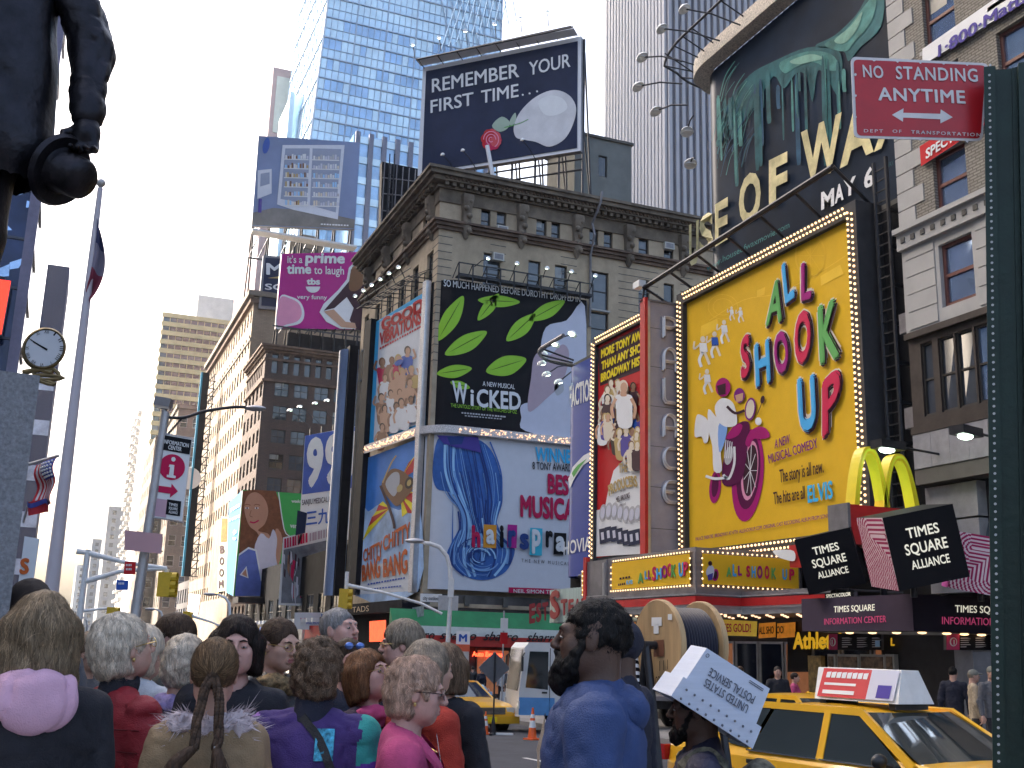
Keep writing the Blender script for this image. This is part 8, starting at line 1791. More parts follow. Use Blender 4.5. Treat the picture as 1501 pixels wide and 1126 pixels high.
for k,s in enumerate(('XII','I','II','III','IIII','V','VI','VII','VIII','IX','X','XI')):
 a=R(30*k);c=cC+cn*.082+CX*(.3*math.sin(a))+CY*(.3*math.cos(a));up_=CX*math.sin(a)+CY*math.cos(a);sd_=CX*math.cos(a)-CY*math.sin(a);w_=.014*len(s);text(mb,s,c-sd_*w_-up_*.035,c+sd_*w_-up_*.035,c-sd_*w_+up_*.035,P_black)
mb.build('numerals',ck)
mb=MB();q=cC-V((0,0,.52));mb.tube([q+CX*(.1+.02*k*math.cos(k*.7))+CY*0+CX*(.24*math.exp(-k*.09)*math.cos(k*.5))+CY*(.24*math.exp(-k*.09)*math.sin(k*.5))for k in range(22)],.035,gilt,8);mb.tube([q+V((0,0,.1))-CX*.3,q+V((0,0,.16)),q+CX*.2+V((0,0,.1))],.05,gilt,8);mb.tube([q-CX*.12-V((0,0,.1)),q-CX*.15-V((0,0,1)),V((q.x,q.y,gz(q.y)))-CX*.15],[.07,.08,.1],darkmetal,10);mb.build('scroll_bracket',ck,True)
lb_=at_ground(190,21,.1);P1=dist(243,604,21);lp=thing('lamp_post','grey lamp post carrying the information banner, box lamp and long curved arm','street lamp',lb_)
MB().tube([lb_,lb_+V((0,0,1)),P1],[.16,.1,.075],greypole,12).build('pole',lp,True)
mb=MB();arm_=[P1+V((0,0,-.1)),dist(270,612,21),dist(300,603,21),dist(340,597,21),dist(362,597,21)];mb.tube(sp([tuple(p)for p in arm_],5,False),.03,darkmetal,8);mb.tube([dist(243,640,21),dist(268,612,21)],.02,darkmetal,6);mb.build('curved_arm',lp,True)
a,b=dist(358,597,21),dist(390,600,21);MB().ell((a+b)/2,(.21,.12,.055),greypole,14,8,Matrix((rt0,V((rt0.y*-1,rt0.x,0)),V((0,0,1)))).transposed()).build('cobra_lamp',lp,True)
q=dist(240,590,21);MB().cb(q,(.3,.2,.16),greymetal,-YAW,.15).cb(q+V((0,0,-.1)),(.26,.17,.04),mat('box_lens',(.5,.42,.35),.3),-YAW,.15).build('box_lamp',lp);MB().tube([P1-V((0,0,.1)),q],.04,greypole,8).build('lamp_neck',lp)
bn_=thing('information_banner','vertical street banner with red i disc and arrow below a black information center panel','banner',dist(252,765,20.9));BP_=Pl(dist(250,700,20.9),fwd-up0*fwd.z)
board(bn_,BP_,[(221,757),(267,764),(281,644),(240,637)],.02,P_white,P_white);mb=MB();Bk=P_black
ppoly(mb,BP_,[(235,659),(278,666.5),(281,645),(239,637.5)],Bk,.008);ppoly(mb,BP_,[(222,756),(243.5,759),(246,733),(225,730)],col('banner_pink',(.5,.33,.4)),.008);ppoly(mb,BP_,[(243,754),(264,757),(266,735),(245.5,732)],Bk,.012)
ppoly(mb,BP_,[(252.3+a,685+b)for a,b in ellpts(0,0,19,19,0,28)],P_crim,.008);ppoly(mb,BP_,ellpts(254.5,673.5,3.2,3.4,0,12),P_white,.014);ppoly(mb,BP_,[(249,681),(256,682),(254.5,697),(258,698),(257.5,701.5),(244.5,699.5),(245,696),(248,696.5),(249.5,685),(247.5,684.5)],P_white,.014)
ppoly(mb,BP_,[(233,712),(251,714.5),(251.8,709),(261,720.5),(249,730),(249.8,724),(232,721.5)],P_crim,.01)
ptext(mb,BP_,'INFORMATION',(239.5,650),(276.5,656.5),(240.5,644),P_white,.012,bold=.02);ptext(mb,BP_,'CENTER',(246.5,658.5),(266,662),(247.5,652.5),P_white,.012,bold=.02)
for i,s in enumerate(('TIMES','SQUARE','ALLIANCE')):ptext(mb,BP_,s,(247.5,741+i*5.6),(260.5,743+i*5.6),(248,737+i*5.6),P_white,.014,bold=.02)
mb.build('lettering',bn_);MB().tube([dist(241,636,20.95),dist(283,643,20.95)],.015,greypole,6).tube([dist(222,758,20.95),dist(269,766,20.95)],.015,greypole,6).build('banner_rod',bn_)
for lab,c,m_,txt in(('blank pinkish back of a street sign on the banner lamp post',[(182,806),(236,812),(238,783),(183,777)],col('faded_pink',(.5,.3,.32)),None),('red octagon topped parking sign with small white lines on the lamp post',[(181,842),(198,842),(199,824),(183,823)],P_red,2),('small blue street sign below the red one',[(170,865),(187,865),(188,851),(171,850)],P_dblue,1)):
 r=thing('street_sign',lab,'sign',dist(c[0][0],c[0][1],20.6));q=Pl(dist(200,800,20.7),fwd-up0*fwd.z);board(r,q,c,.02,m_,greypole)
 if txt:mb=MB();[fineprint(mb,q,(c[0][0]+4,c[3][1]+7+6*i),(c[1][0]-4,c[3][1]+7+6*i),3,P_white,.01)for i in range(txt)];mb.build('lettering',r)
 else:mb=MB();[mb.tube([q.at(182,y,-.05),q.at(237,y+5,-.05)],.015,darkmetal,6)for y in(783,803)];mb.build('back_rails',r)
sigy=mat('signal_yellow',(.62,.4,.02),.5,var=.1,vs=6,dirt=.1)
def signal(root,c,h=1.0):
 M=-YAW;mb=MB();mb.cb(c,(.32,.26,h),sigy,M);o=mb.build('signal_head',root);mb=MB()
 for k in(-1,0,1):
  q=c+V((0,0,k*h*.31));mb.tube([q+rt0*.12,q+rt0*.3],.13,sigy,10,False);mb.cb(q+rt0*.165,(.01,.2,.2),darkmetal,M)
 mb.build('signal_hoods',root);return o
def mastarm(label,base,px_top,r,arm_px,sig_px,hb=.12):
 t=thing('traffic_light',label,'traffic light',base);top=dist(*px_top,r)
 MB().tube([base,base+(top-base)*.03,top],[.14,.1,.07],whitemetal,12).build('pole',t,True)
 mb=MB();[mb.tube([dist(x,y,r)for x,y in a],[.075]+[.05]*(len(a)-1),whitemetal,8)for a in arm_px];mb.build('mast_arm',t,True)
 for x,y,h in sig_px:c=dist(x,y,r);signal(t,c,h)
 return t
mastarm('white traffic light mast with long arm and yellow signal at the far left',at_ground(112,30,.1),(129,806),30,[[(126,852),(175,838),(205,835),(245,834)],[(130,811),(185,825),(244,833)],[(245,834),(242,845)],[(112,808),(140,812)]],[(242,857,.62)])
mastarm('yellow traffic light on a white mast behind the grey haired man',at_ground(505,40,.1),(509,838),40,[[(508,858),(560,868),(618,885),(648,900)],[(514,858),(506,860)]],[(504,878,.7)])
mastarm('small distant traffic light with white arm left of the brown haired man',at_ground(113,48,.1),(117,890),48,[[(118,896),(145,893),(166,891)]],[(163,903,.7)])
mastarm('distant traffic light with yellow signal above the black haired heads',at_ground(276,60,.1),(276,898),60,[[(275,901),(310,912),(338,925)]],[(273,908,.8)])
def curvelamp(label,basepx,r,path,head):
 b=at_ground(basepx,r,.1);t=thing('street_lamp',label,'street lamp',b,group='curved white street lamps');p0=dist(*path[0],r)
 MB().tube([b,b+(p0-b)*.04]+[dist(x,y,r)for x,y in path],[.14,.1]+[.08]*(len(path)-1)+[.05],whitemetal,10).build('pole',t,True)
 c=dist(*head,r);MB().ell(c,(.38,.16,.1),greypole,12,6,Matrix.Rotation(-YAW,3,'Z')).build('lamp_head',t,True);return t
t=curvelamp('white street lamp with curved top in front of the blue wave board',655,42,[(661,868),(660,835),(655,815),(644,802),(630,797),(615,795)],(608,793))
MB().bx(0,0,0,.01,.01,.01,whitemetal)if 0 else None
q=dist(661,862,42);MB().cb(q,(.22,.2,.7),whitemetal,-YAW).build('junction_box',t);q=dist(657,884,42);MB().cb(q,(.75,.06,.55),greypole,-YAW).build('sign_plate',t)
curvelamp('white street lamp with curved top below the gold vertical sign',337,62,[(337,905),(336,885),(330,876),(318,871)],(308,871));curvelamp('far white curved street lamp right of the yellow signal',238,80,[(238,905),(236,897),(228,893)],(220,893));curvelamp('farthest white curved street lamp beside the white mast',128,100,[(128,918),(127,909),(122,906)],(117,905))
sn=thing('street_sign','white street name board under the corner of the blue wave board','sign',dist(632,876,43));q=Pl(dist(632,876,43),fwd-up0*fwd.z);board(sn,q,[(616,882),(648,883),(648,871),(616,870)],.05,P_white,greypole);mb=MB();ptext(mb,q,'city outdoor',(620,879.5),(644,880),(620,874),P_black,.01,bold=.01);mb.build('lettering',sn)
PR=3.95;T0,B0=dist(1470,96,PR),dist(1487,1126,PR);sp_=thing('sign_post','dark green perforated steel post carrying the red parking sign at the right','post',(B0.x,B0.y,.1))
gpost=mat('green_post',(.006,.022,.017),.45,metal=.3,var=.25,vs=8,bump=.1);ax=(T0-B0).normalized();foot=B0+ax*(-(B0.z-.1)/ax.z);s1=rt0;n1=V((rt0.y,-rt0.x,0))if 0 else V((-math.sin(YAW+.3),-math.cos(YAW+.3),0));s1=V((n1.y*-1,n1.x,0));s1=s1 if s1.dot(rt0)>0 else-s1
mb=MB();L=(T0-foot).length
for o,w_,d in((-.064,.036,0),(-.03,.02,.03),(-.01,.045,.036),(.033,.02,.03),(.05,.034,0)):
 mb.obox(foot+s1*o-n1*(d-.006 if 1 else d),s1*w_,n1*-.006,ax*L,gpost)
for o in(-.03,.05):mb.obox(foot+s1*o-n1*.0,s1*.006,n1*-.036,ax*L,gpost)
mb.build('channel',sp_)
mb=MB()
for k in range(int(L/.0254)):
 if k>8:c=foot+ax*(k*.0254+.3)-s1*.046+n1*.0075;mb.lathe([(.0045,0),(.0045,.001)],c,mat('punched_hole_light',(.42,.42,.42),.4,var=.1),8,M=Matrix((s1,ax,n1)).transposed())if(c-T0).dot(ax)<-.02 else None
mb.build('bolt_holes',sp_)
ns=thing('parking_sign','red no standing anytime sign with white arrow bolted to the green post','sign',dist(1345,145,PR));cN=[(1252,202),(1440,207),(1449,93),(1247,83)]
NP=Pl(dist(1345,145,PR-.03),fwd*1.0-up0*fwd.z*1.0+V((0,0,0)))
def rr_(c,rad):
 out=[];n=len(c)
 for i in range(n):
  p,a,b=V((*c[i],0)),V((*c[i-1],0)),V((*c[(i+1)%n],0));u,v=(a-p).normalized()*rad,(b-p).normalized()*rad
  for t in np.linspace(0,1,6):q=(p+u)*(1-t)**2+p*2*t*(1-t)+(p+v)*t*t;out.append((q.x,q.y))
 return out
sgw=mat('sign_white',(.62,.6,.6),.4,var=.1,vs=8,dirt=.15);sgr=mat('sign_red',(.42,.006,.012),.33,var=.12,vs=9,dirt=.2)
board(ns,NP,rr_(cN,9),.004,sgw,greypole);ci=[(1256,199),(1437,203.5),(1445,96.5),(1251,87.5)];mb=MB();mb.poly([NP.at(x,y,.0015)for x,y in rr_(ci,7)],sgr);mb.build('picture',ns)
mb=MB();k=dict(off=.003)
ptext(mb,NP,'NO',(1265,114),(1295,116),(1263.5,95.5),sgw,**k,bold=.02,space=1.1);ptext(mb,NP,'STANDING',(1313,117),(1433,121),(1312,97.5),sgw,**k,bold=.02,space=1.12);ptext(mb,NP,'ANYTIME',(1287,148),(1415,153),(1286,128.5),sgw,**k,bold=.025,space=1.08)
ppoly(mb,NP,[(1307,169),(1324,159.5),(1323.5,166),(1378,167.5),(1378.5,161),(1396,172.5),(1378,181.5),(1378,175.5),(1323.5,173),(1323,179)],sgw,.003);ptext(mb,NP,'DEPT',(1266,194.5),(1294,195),(1266,190),sgw,**k,space=1.3);ptext(mb,NP,'OF',(1308,195),(1321,195.5),(1308,190.5),sgw,**k,space=1.3);ptext(mb,NP,'TRANSPORTATION',(1335,196.5),(1437,201),(1335,191.5),sgw,**k,space=1.3,bold=.01)
for i in range(6):
 for y0_,y1_ in((86.5,97),(199,203)):x=1281+i*34;ppoly(mb,NP,ellpts(x,y0_+(x-1250)*.045+1,2.4,1.8,i,7),sgw,.003)
for i in range(3):ppoly(mb,NP,ellpts(1253.5,110+31*i,1.8,2.2,i,7),sgw,.003)
mb.build('lettering',ns)
mb=MB();[mb.lathe([(.009,0),(.008,.006),(.003,.008)],NP.at(x,y,.0),silver,8,M=Matrix((s1,ax,n1)).transposed())for x,y in((1447,114),(1449,177))];mb.build('bolt',ns)
def cone(label,px,r,hgt):
 b=dist(*px,r);b=V((b.x,b.y,gz(b.y)));t=thing('traffic_cone',label,'traffic cone',b,group='orange traffic cones');og=mat('cone_orange',(.75,.12,.02),.5,var=.1,vs=6);k=hgt
 MB().cb(b+V((0,0,.02)),(.42*k,.42*k,.04),og,.4).lathe([(.15*k,.04),(.03*k,k)],b,og,20).build('cone',t,True);o=t.children[0]
 MB().lathe([(.0,0),(.108*k+.004,.38*k),(.082*k+.004,.6*k),(0,.6*k)][1:3],b,P_white,20).build('reflective_band',o,True);MB().lathe([(.07*k+.004,.68*k),(.054*k+.004,.8*k)],b,P_white,20).build('reflective_band',o,True);return t
cone('orange cone with two white bands standing in the open road',(781,1040),29,.78);cone('orange cone partly hidden at the bumper of the far left cab',(712,1050),31,.6)
b=at_ground(727,31);t=thing('barrier_stand','thin dark post stand with spread feet and grey square plates on the road','stand',b);MB().tube([b,V((b.x,b.y,dist(729,958,31).z))],.025,darkmetal,8).cb(b+V((0,0,.03)),(1.1,.08,.05),whitemetal,-.5).cb(b+V((0,0,.035)),(.08,1.1,.04),darkmetal,-.5).lathe([(.1,0),(.03,.45)],b,darkmetal,10).build('post',t);MB().cb(V((b.x,b.y+.05,b.z+1.75)),(.62,.03,.62),mat('plate_grey',(.1,.1,.11),.6,var=.2),-.2,R(45)).build('plate',t)
b=at_ground(738,50,.1);t=thing('parking_sign','narrow white and red parking plates on a thin pole by the restaurant','sign',b);MB().tube([b,b+V((0,0,4.2))],.04,greypole,8).build('pole',t);MB().cb(b+V((0,-.06,3.6)),(.35,.02,.55),P_white).build('plate',t);MB().cb(b+V((0,-.06,3.0)),(.35,.02,.5),P_red).build('plate',t)
b=at_ground(679,36,.0);t=thing('bus_stop_post','grey bus stop pillar with orange band and letter M plate','post',b);zt_=dist(680,955,36).z;MB().cb((b.x,b.y,(b.z+zt_)/2),(.42,.3,zt_-b.z),greypole,-YAW).build('pillar',t);MB().cb((b.x,b.y,zt_+.11),(.44,.32,.22),mat('orange_band',(.5,.08,.03),.5),-YAW).build('band',t);c=V((b.x,b.y,zt_+.42));MB().cb(c,(.44,.1,.42),P_white,-YAW).build('panel',t);mb=MB();f_=V((-math.sin(YAW),-math.cos(YAW),0));text(mb,'M',c+f_*.06-rt0*.13-V((0,0,.12)),c+f_*.06+rt0*.13-V((0,0,.12)),c+f_*.06-rt0*.13+V((0,0,.12)),P_dblue,bold=.04);mb.build('lettering',t)
b=at_ground(702,38,.1);t=thing('litter_bin','dark litter bin with pale domed top beside the bus stop pillar','litter bin',b);MB().lathe([(.3,0),(.33,.5),(.33,.95)],b,darkmetal,18).build('body',t,True);MB().lathe([(.35,.95),(.33,1.02),(.2,1.12)],b,mat('bin_top',(.3,.45,.6),.5),18).build('lid',t,True);MB().lathe([(.12,0),(.12,.01)],b+V((-.12,-.31,.55)),P_white,16,'Y').build('badge',t)
tyre=mat('tyre_rubber',(.015,.015,.016),.85,var=.2,bump=.2);hub=mat('wheel_steel',(.3,.3,.31),.35,metal=.7);carglass=mat('car_glass',(.015,.022,.025),.05,spec=.8,var=.2,vs=1);chrome=mat('chrome',(.6,.6,.6),.12,metal=1,var=.02);lampg=mat('headlamp_glass',(.6,.62,.62),.1,spec=.8);blackpl=mat('black_plastic',(.015,.015,.015),.45)
cabin_in=mat('cabin_dark',(.02,.018,.018),.7,var=.3,vs=4)
def taxi(label,paint,loc,rz):
 """a four door saloon, nose towards +Y, built about its centre"""
 t=thing('taxi_cab',label,'taxi',(0,0,0),group='yellow cabs')
 L=5.35;ys=np.linspace(-L/2,L/2,110);W=.98
 hw=lambda y:W*(1-.055*(abs(y)/(L/2))**2-.12*max(0,(abs(y)-2.25)/.42)**2)
 def topz(y):
  pts=[(-2.68,.66),(-2.6,.93),(-2.35,1.0),(-1.55,1.02),(1.0,.99),(1.3,.97),(2.2,.88),(2.55,.78),(2.68,.6)]
  return float(np.interp(y,*zip(*pts)))
 def ring(y):
  w_=hw(y);tz=topz(y);bz=.24+.05*max(0,(abs(y)-2.2)/.45);bl=min(.9,tz-.03)
  return[(w_*.9,bz),(w_*.985,.36),(w_,.52),(w_*1.0,.64),(w_*.985,.7),(w_*.97,bl-.06),(w_*.93,bl),(w_*.86,tz-.01),(w_*.5,tz+.012),(0,tz+.018)]
 WX=(-1.47,1.47)
 body=MB();doors={k:MB()for k in((-1,0),(-1,1),(1,0),(1,1))}
 spans={0:(-1.12,-.08),1:(-.04,1.06)}
 R_=[ring(y)for y in ys]
 for s_ in(-1,1):
  for i in range(len(ys)-1):
   ym=(ys[i]+ys[i+1])/2
   for j in range(len(R_[0])-1):
    zm=(R_[i][j][1]+R_[i+1][j+1][1])/2
    if any((ym-wx)**2+(zm-.33)**2<.37**2 for wx in WX)and j<6:continue
    q=[V((s_*R_[a][b][0],ys[a],R_[a][b][1]))for a,b in((i,j),(i+1,j),(i+1,j+1),(i,j+1))]
    tgt=body
    if 1<=j<6:
     for k,(a,b)in spans.items():
      if a<ym<b:tgt=doors[(s_,k)]
    tgt.quad(*(q if s_<0 else q[::-1]),paint)
 for y,sgn in((ys[0],1),(ys[-1],-1)):
  rg=ring(y);pts=[V((x,y,z))for x,z in rg]+[V((-x,y,z))for x,z in rg[::-1][1:]];body.poly(pts if sgn<0 else pts[::-1],paint)
 b_=body.build('body',t,True,35)
 names={0:'door',1:'door'}
 for(s_,k),mb in doors.items():
  d=mb.build('door',t,True,35);y=spans[k][0]+.16;MB().cb((s_*.985,y,.8),(.03,.2,.045),blackpl).build('handle',d)
  MB().bx(s_*.972-.012,spans[k][0]+.01,.635,s_*.972+.035*s_ if s_>0 else s_*.972+.012,spans[k][1]-.01,.66,blackpl).build('rub_strip',d)if s_>0 else MB().bx(-1.005,spans[k][0]+.01,.635,-.96,spans[k][1]-.01,.66,blackpl).build('rub_strip',d)
  MB().bx(min(s_*.9,s_*.94),spans[k][0],.905,max(s_*.9,s_*.94),spans[k][1],.92,chrome).build('belt_trim',d)
 zr,zb=1.45,.9
 def gp(y,z):
  return .9-.21*max(0,(z-zb)/(zr-zb))**1.15
 A0,A1=(1.12,.93),(.36,1.405);C0,C1=(-1.72,.95),(-1.12,1.405);Bx=-.06
 for s_ in(-1,1):
  pil=MB()
  def P(y,z,o=0):return V((s_*(gp(y,z)+o),y,z))
  def bar(a,b,w_,m=paint,th=.05):
   a_,b_=P(*a),P(*b);d=(b_-a_).normalized();n=V((s_,0,.25)).normalized();u=d.cross(n).normalized();pil.obox(a_-u*w_/2-n*.03,u*w_,d*(b_-a_).length,n*th,m)
  bar(A0,A1,.075);bar(C0,C1,.16);bar((Bx,zb-.02),(Bx-.02,1.41),.09);bar((A1[0]+.02,A1[1]),(C1[0]-.03,C1[1]),.075)
  pil.build('pillars',t)
 roof=MB();rows=[]
 for y in np.linspace(C1[0]-.1,A1[0]+.08,14):
  e=(y-(C1[0]+A1[0])/2)/((A1[0]-C1[0])/2+.1);zc=1.47-.05*e**2-.01;rows.append([V((x,y,zc-.055*(abs(x)/.7)**2.5))for x in np.linspace(-.72,.72,13)])
 roof.grid(rows,paint);roof.build('roof',t,True)
 def glass(name,pts):MB().poly([V(p)for p in pts],carglass).build(name,t)
 for s_ in(-1,1):
  S2=lambda y,z,o=.006:(s_*(gp(y,z)+o),y,z)
  glass('side_window',[S2(1.0,.92),S2(.34,1.38),S2(Bx+.03,1.385),S2(Bx+.05,.91)]);glass('side_window',[S2(Bx-.06,.91),S2(Bx-.07,1.385),S2(-.86,1.385),S2(-1.08,.92)]);glass('side_window',[S2(-1.14,.93),S2(-.92,1.385),S2(-1.08,1.385),S2(-1.5,.96)])
 nn=9
 def screen(name,a,b):
  mb=MB();mb.grid([[V((x*(gp(0,z)-.05),y+(.1 if a[0]>0 else-.1)*(1-x*x),z))for x in np.linspace(-1,1,nn)]for y,z in((a[0]+(b[0]-a[0])*t_,a[1]+(b[1]-a[1])*t_)for t_ in np.linspace(0,1,5))],carglass);mb.build(name,t,True)
 screen('windscreen',(1.18,.95),(.38,1.41));screen('rear_window',(-1.78,.97),(-1.12,1.41))
 MB().bx(-.78,-1.4,.45,.78,1.0,.9,cabin_in).build('interior',t)
 mb=MB();[mb.cb((x,y,1.02),(.48,.16,.5),cabin_in,0,0,.15)for x in(-.4,.4)for y in(-.1,)];[mb.ell((x,y,1.2),(.09,.1,.13),cabin_in,10,6)for x in(-.4,.4)for y in(.02,)];mb.build('seats',t)
 for s_ in(-1,1):MB().ell((s_*1.06,.86,.98),(.1,.06,.075),blackpl,12,8).tube([(s_*.93,.9,.93),(s_*1.03,.87,.96)],.03,blackpl,6).build('mirror',t,True)
 for s_ in(-1,1):
  for y in WX:
   wl_=MB();wl_.lathe([(.2,-.11),(.31,-.11),(.335,-.08),(.335,.08),(.31,.11),(.2,.11)],(s_*.84,y,.335),tyre,28,'X');w_=wl_.build('wheel',t,True);MB().lathe([(.02,s_*.125),(.1,s_*.12),(.2,s_*.1),(.215,s_*.07)],(s_*.84,y,.335),hub,20,'X').build('rim',w_,True)
   mb=MB();mb.tube([(s_*.955,y+.37*math.cos(a),.33+.37*math.sin(a))for a in np.linspace(-.2,math.pi+.2,20)],.022,paint,6);mb.build('wheel_arch',t,True)
   MB().lathe([(.37,-.25),(.37,.08)],(s_*.86,y,.335),blackpl,20,'X').build('wheel_well',t)
 for s_ in(-1,1):MB().obox(V((s_*.88-(.33 if s_>0 else 0),2.56,.6)),V((.33,-.03*s_*0,0)),V((0,.09,0)),V((0,0,.16)),lampg).build('headlight',t);MB().obox(V((s_*.9-(.25 if s_>0 else 0),-2.69,.66)),V((.25,0,0)),V((0,.08,0)),V((0,0,.18)),mat('tail_red',(.35,.01,.01),.25)).build('tail_light',t)
 mb=MB();mb.bx(-.48,2.6,.56,.48,2.68,.76,blackpl);[mb.bx(-.46,2.675,.58+k*.035,.46,2.69,.59+k*.035,chrome)for k in range(5)];mb.build('grille',t)
 for y in(2.55,-2.78):MB().bx(-.93,y,.3,.93,y+.2,.5,paint).build('bumper',t)
 MB().cb((0,2.77,.42),(.3,.02,.15),P_yl2).build('number_plate',t)
 t.scale=(.96,.96,.95);place(t,loc,rz);return t
ypaint=mat('cab_yellow',(.72,.38,.012),.28,var=.05,vs=2,coat=.6,dirt=.06)
T1=taxi('yellow cab passing in front of the information centre with red and white roof sign',ypaint,(8.15,9.5,gz(9.45)),math.pi+.15)
rb=MB();
rs_=thing('roof_sign','red and white advertising box on the roof of the near yellow cab','sign',(0,0,0))
x0,y0,z0=0,0,.04
mb=MB();mb.prism([(x0-.27,y0-.56,z0),(x0+.27,y0-.56,z0),(x0+.13,y0-.5,z0+.33),(x0-.13,y0-.5,z0+.33)],(0,1.12,0),whitemetal);mb.build('panel',rs_)
U=V((0,-1,0));Vv=V((.14,0,.33));o=V((x0-.27,y0+.54,z0+.01))-V((.012,0,-.004));mb=MB();pt=lambda u,v,d=0:o+U*(1.04*u)+Vv*(.96*v)-V((d,0,-d*.4))
mb.quad(pt(.02,.04),pt(.66,.04),pt(.66,.97),pt(.02,.97),mat('ad_red',(.55,.03,.04),.4));mb.quad(pt(.66,.04),pt(1,.04),pt(1,.97),pt(.66,.97),P_pale);
[mb.quad(pt(.08+.07*k,.66,.004),pt(.135+.07*k,.66,.004),pt(.14+.07*k,.86,.004),pt(.08+.07*k,.84,.004),P_white)for k in range(8)];mb.quad(pt(.08,.42,.004),pt(.5,.42,.004),pt(.5,.5,.004),pt(.08,.5,.004),P_white);mb.quad(pt(.08,.14,.004),pt(.5,.14,.004),pt(.5,.26,.004),pt(.08,.26,.004),P_white);mb.quad(pt(.78,.1,.004),pt(.95,.1,.004),pt(.95,.5,.004),pt(.78,.5,.004),P_vio)
mb.build('lettering',rs_);MB().bx(x0-.25,y0-.5,z0-.06,x0+.25,y0-.42,z0+.005,darkmetal).bx(x0-.25,y0+.42,z0-.06,x0+.25,y0+.5,z0+.005,darkmetal).build('mount',rs_);place(rs_,(8.13,9.6,gz(9.45)+1.38),.15)
c2=dup(T1);place(c2,(11.6,32.6,gz(32.6)),math.pi+.12,'yellow cab standing far left beside the orange cones')
c3=dup(T1);place(c3,(11.9,15.4,gz(15.4)),math.pi,'yellow cab half hidden behind the postal box')
tb0=dist(834,950,33.5);hv=Matrix.Rotation(R(103),3,'Z')@V((tb0.x,tb0.y,0)).normalized();trz=math.atan2(-hv.x,hv.y)
tk=thing('utility_truck','white and blue low cab utility truck with open chassis near the restaurant','truck',(0,0,0));twh=mat('truck_white',(.6,.6,.6),.35,var=.06,dirt=.12);tbl=mat('truck_blue',(.08,.26,.55),.35)
prof=[(.55,.55),(.62,.55),(.62,1.05),(.5,2.35),(.35,2.5),(-.95,2.52),(-1.0,.95),(-.62,.95),(-.6,.8),(-.45,.62)]
MB().prism([V((-1.1,y,z))for y,z in[(.72,.5),(.74,1.1),(.6,2.35),(.48,2.5),(-.9,2.52),(-.95,1.0),(-.6,1.0),(-.42,.8),(-.35,.5)]],(2.2,0,0),twh).build('cab',tk)
for s_ in(-1,1):
 x=s_*1.105;w_=MB();w_.poly([(x,.55,1.25),(x,.45,2.25),(x,-.1,2.25),(x,-.1,1.2)],carglass);w_.build('side_window',tk);MB().poly([(x,-.38,1.35),(x,-.38,2.15),(x,-.62,2.2),(x,-.68,2.1),(x,-.68,1.4)],carglass).build('side_window',tk)
 mb=MB();mb.bx(x-.004,-.16,.6,x+.004,-.14,2.35,darkmetal);d=mb.build('door',tk);MB().cb((x,0,1.12),(.05,.15,.05),blackpl).build('handle',d);MB().bx(min(x,x+.004*s_),-.3,.5,max(x,x+.006*s_),.73,.98,tbl).build('blue_panel',tk)
 MB().cb((s_*1.3,.7,1.9),(.12,.06,.4),blackpl).tube([(s_*1.1,.6,2.2),(s_*1.3,.7,2.1)],.02,blackpl).build('mirror',tk);MB().bx(s_*1.05-.12,.72,.68,s_*1.05+.12 if s_<0 else 1.1,.76,.88,lampg).build('headlight',tk)
 for y in(-.95,-4.6):
  w_=MB().lathe([(.25,-.15),(.48,-.15),(.53,-.1),(.53,.1),(.48,.15),(.25,.15)],(s_*.95,y,.53),tyre,30,'X').build('wheel',tk,True);MB().lathe([(.02,s_*.17),(.12,s_*.17),(.14,s_*.08),(.28,s_*.1),(.3,s_*.14)],(s_*.95,y,.53),hub,20,'X').build('rim',w_,True)
  mb=MB();mb.grid([[V((s_*.75,y+.64*math.cos(a),.55+.64*math.sin(a))),V((s_*1.15,y+.64*math.cos(a),.55+.64*math.sin(a)))]for a in np.linspace(0,math.pi,14)],blackpl);mb.build('mudguard',tk,True)
MB().poly([(-.95,.755,1.15),(.95,.755,1.15),(.95,.625,2.3),(-.95,.625,2.3)],carglass).build('windscreen',tk)
mb=MB();mb.bx(-.5,-6.2,.7,-.38,-1,.95,darkmetal).bx(.38,-6.2,.7,.5,-1,.95,darkmetal).bx(-1.1,-6.2,.96,1.1,-1.9,1.08,greymetal);[mb.bx(-1.1,-2.2-k*.9,1.08,1.1,-2.12-k*.9,1.7,greymetal)for k in range(5)];mb.build('chassis',tk)
mb=MB();mb.bx(-1.05,-1.35,1.0,1.05,-1.05,2.3,greymetal);mb.bx(-1.08,-1.9,1.1,-1.0,-1.4,1.35,mat('hazard_lamps',(.5,.12,.1),.4));[mb.tube([(-1.05,-1.2-k*.25,1.0),(-1.05,-1.2-k*.25,2.2)],.04,darkmetal,6)for k in range(3)];mb.cb((-.9,-1.6,1.6),(.4,.4,.6),darkmetal);mb.build('equipment',tk)
fr0=dist(834,950,33.5);place(tk,(fr0.x-hv.x*-.95,fr0.y-hv.y*-.95,gz(fr0.y)),trz)
rc_=dist(962,946,6.0);ud=(Matrix.Rotation(R(-58),3,'Z')@V((rc_.x,rc_.y,0)).normalized());
cr=thing('cable_reel','wooden cable reel wound with dark blue cable above the postal box','cable reel',(rc_.x,rc_.y,gz(rc_.y)+.13));ply=mat('plywood',(.42,.28,.14),.7,var=.35,vs=9,stretch=(1,1,.12),bump=.25,bs=30,dirt=.2);cabm=mat('blue_black_cable',(.014,.016,.035),.5,var=.2,vs=6)
Mx=Matrix((V((0,0,1)).cross(ud).normalized(),V((0,0,1)),ud)).transposed();Rr=.235
for k,o in enumerate((0,.26)):MB().lathe([(.02,0),(Rr,0),(Rr+.006,.006),(Rr+.006,.03),(Rr,.036),(.02,.036)],rc_+ud*o,ply,40,M=Mx).build('flange',cr,True,30)
mb=MB();pr=[]
for i in range(13):a=.036+i*.0172;pr+=[(.19,a),(.2,a+.004),(.203,a+.0085),(.2,a+.013)]
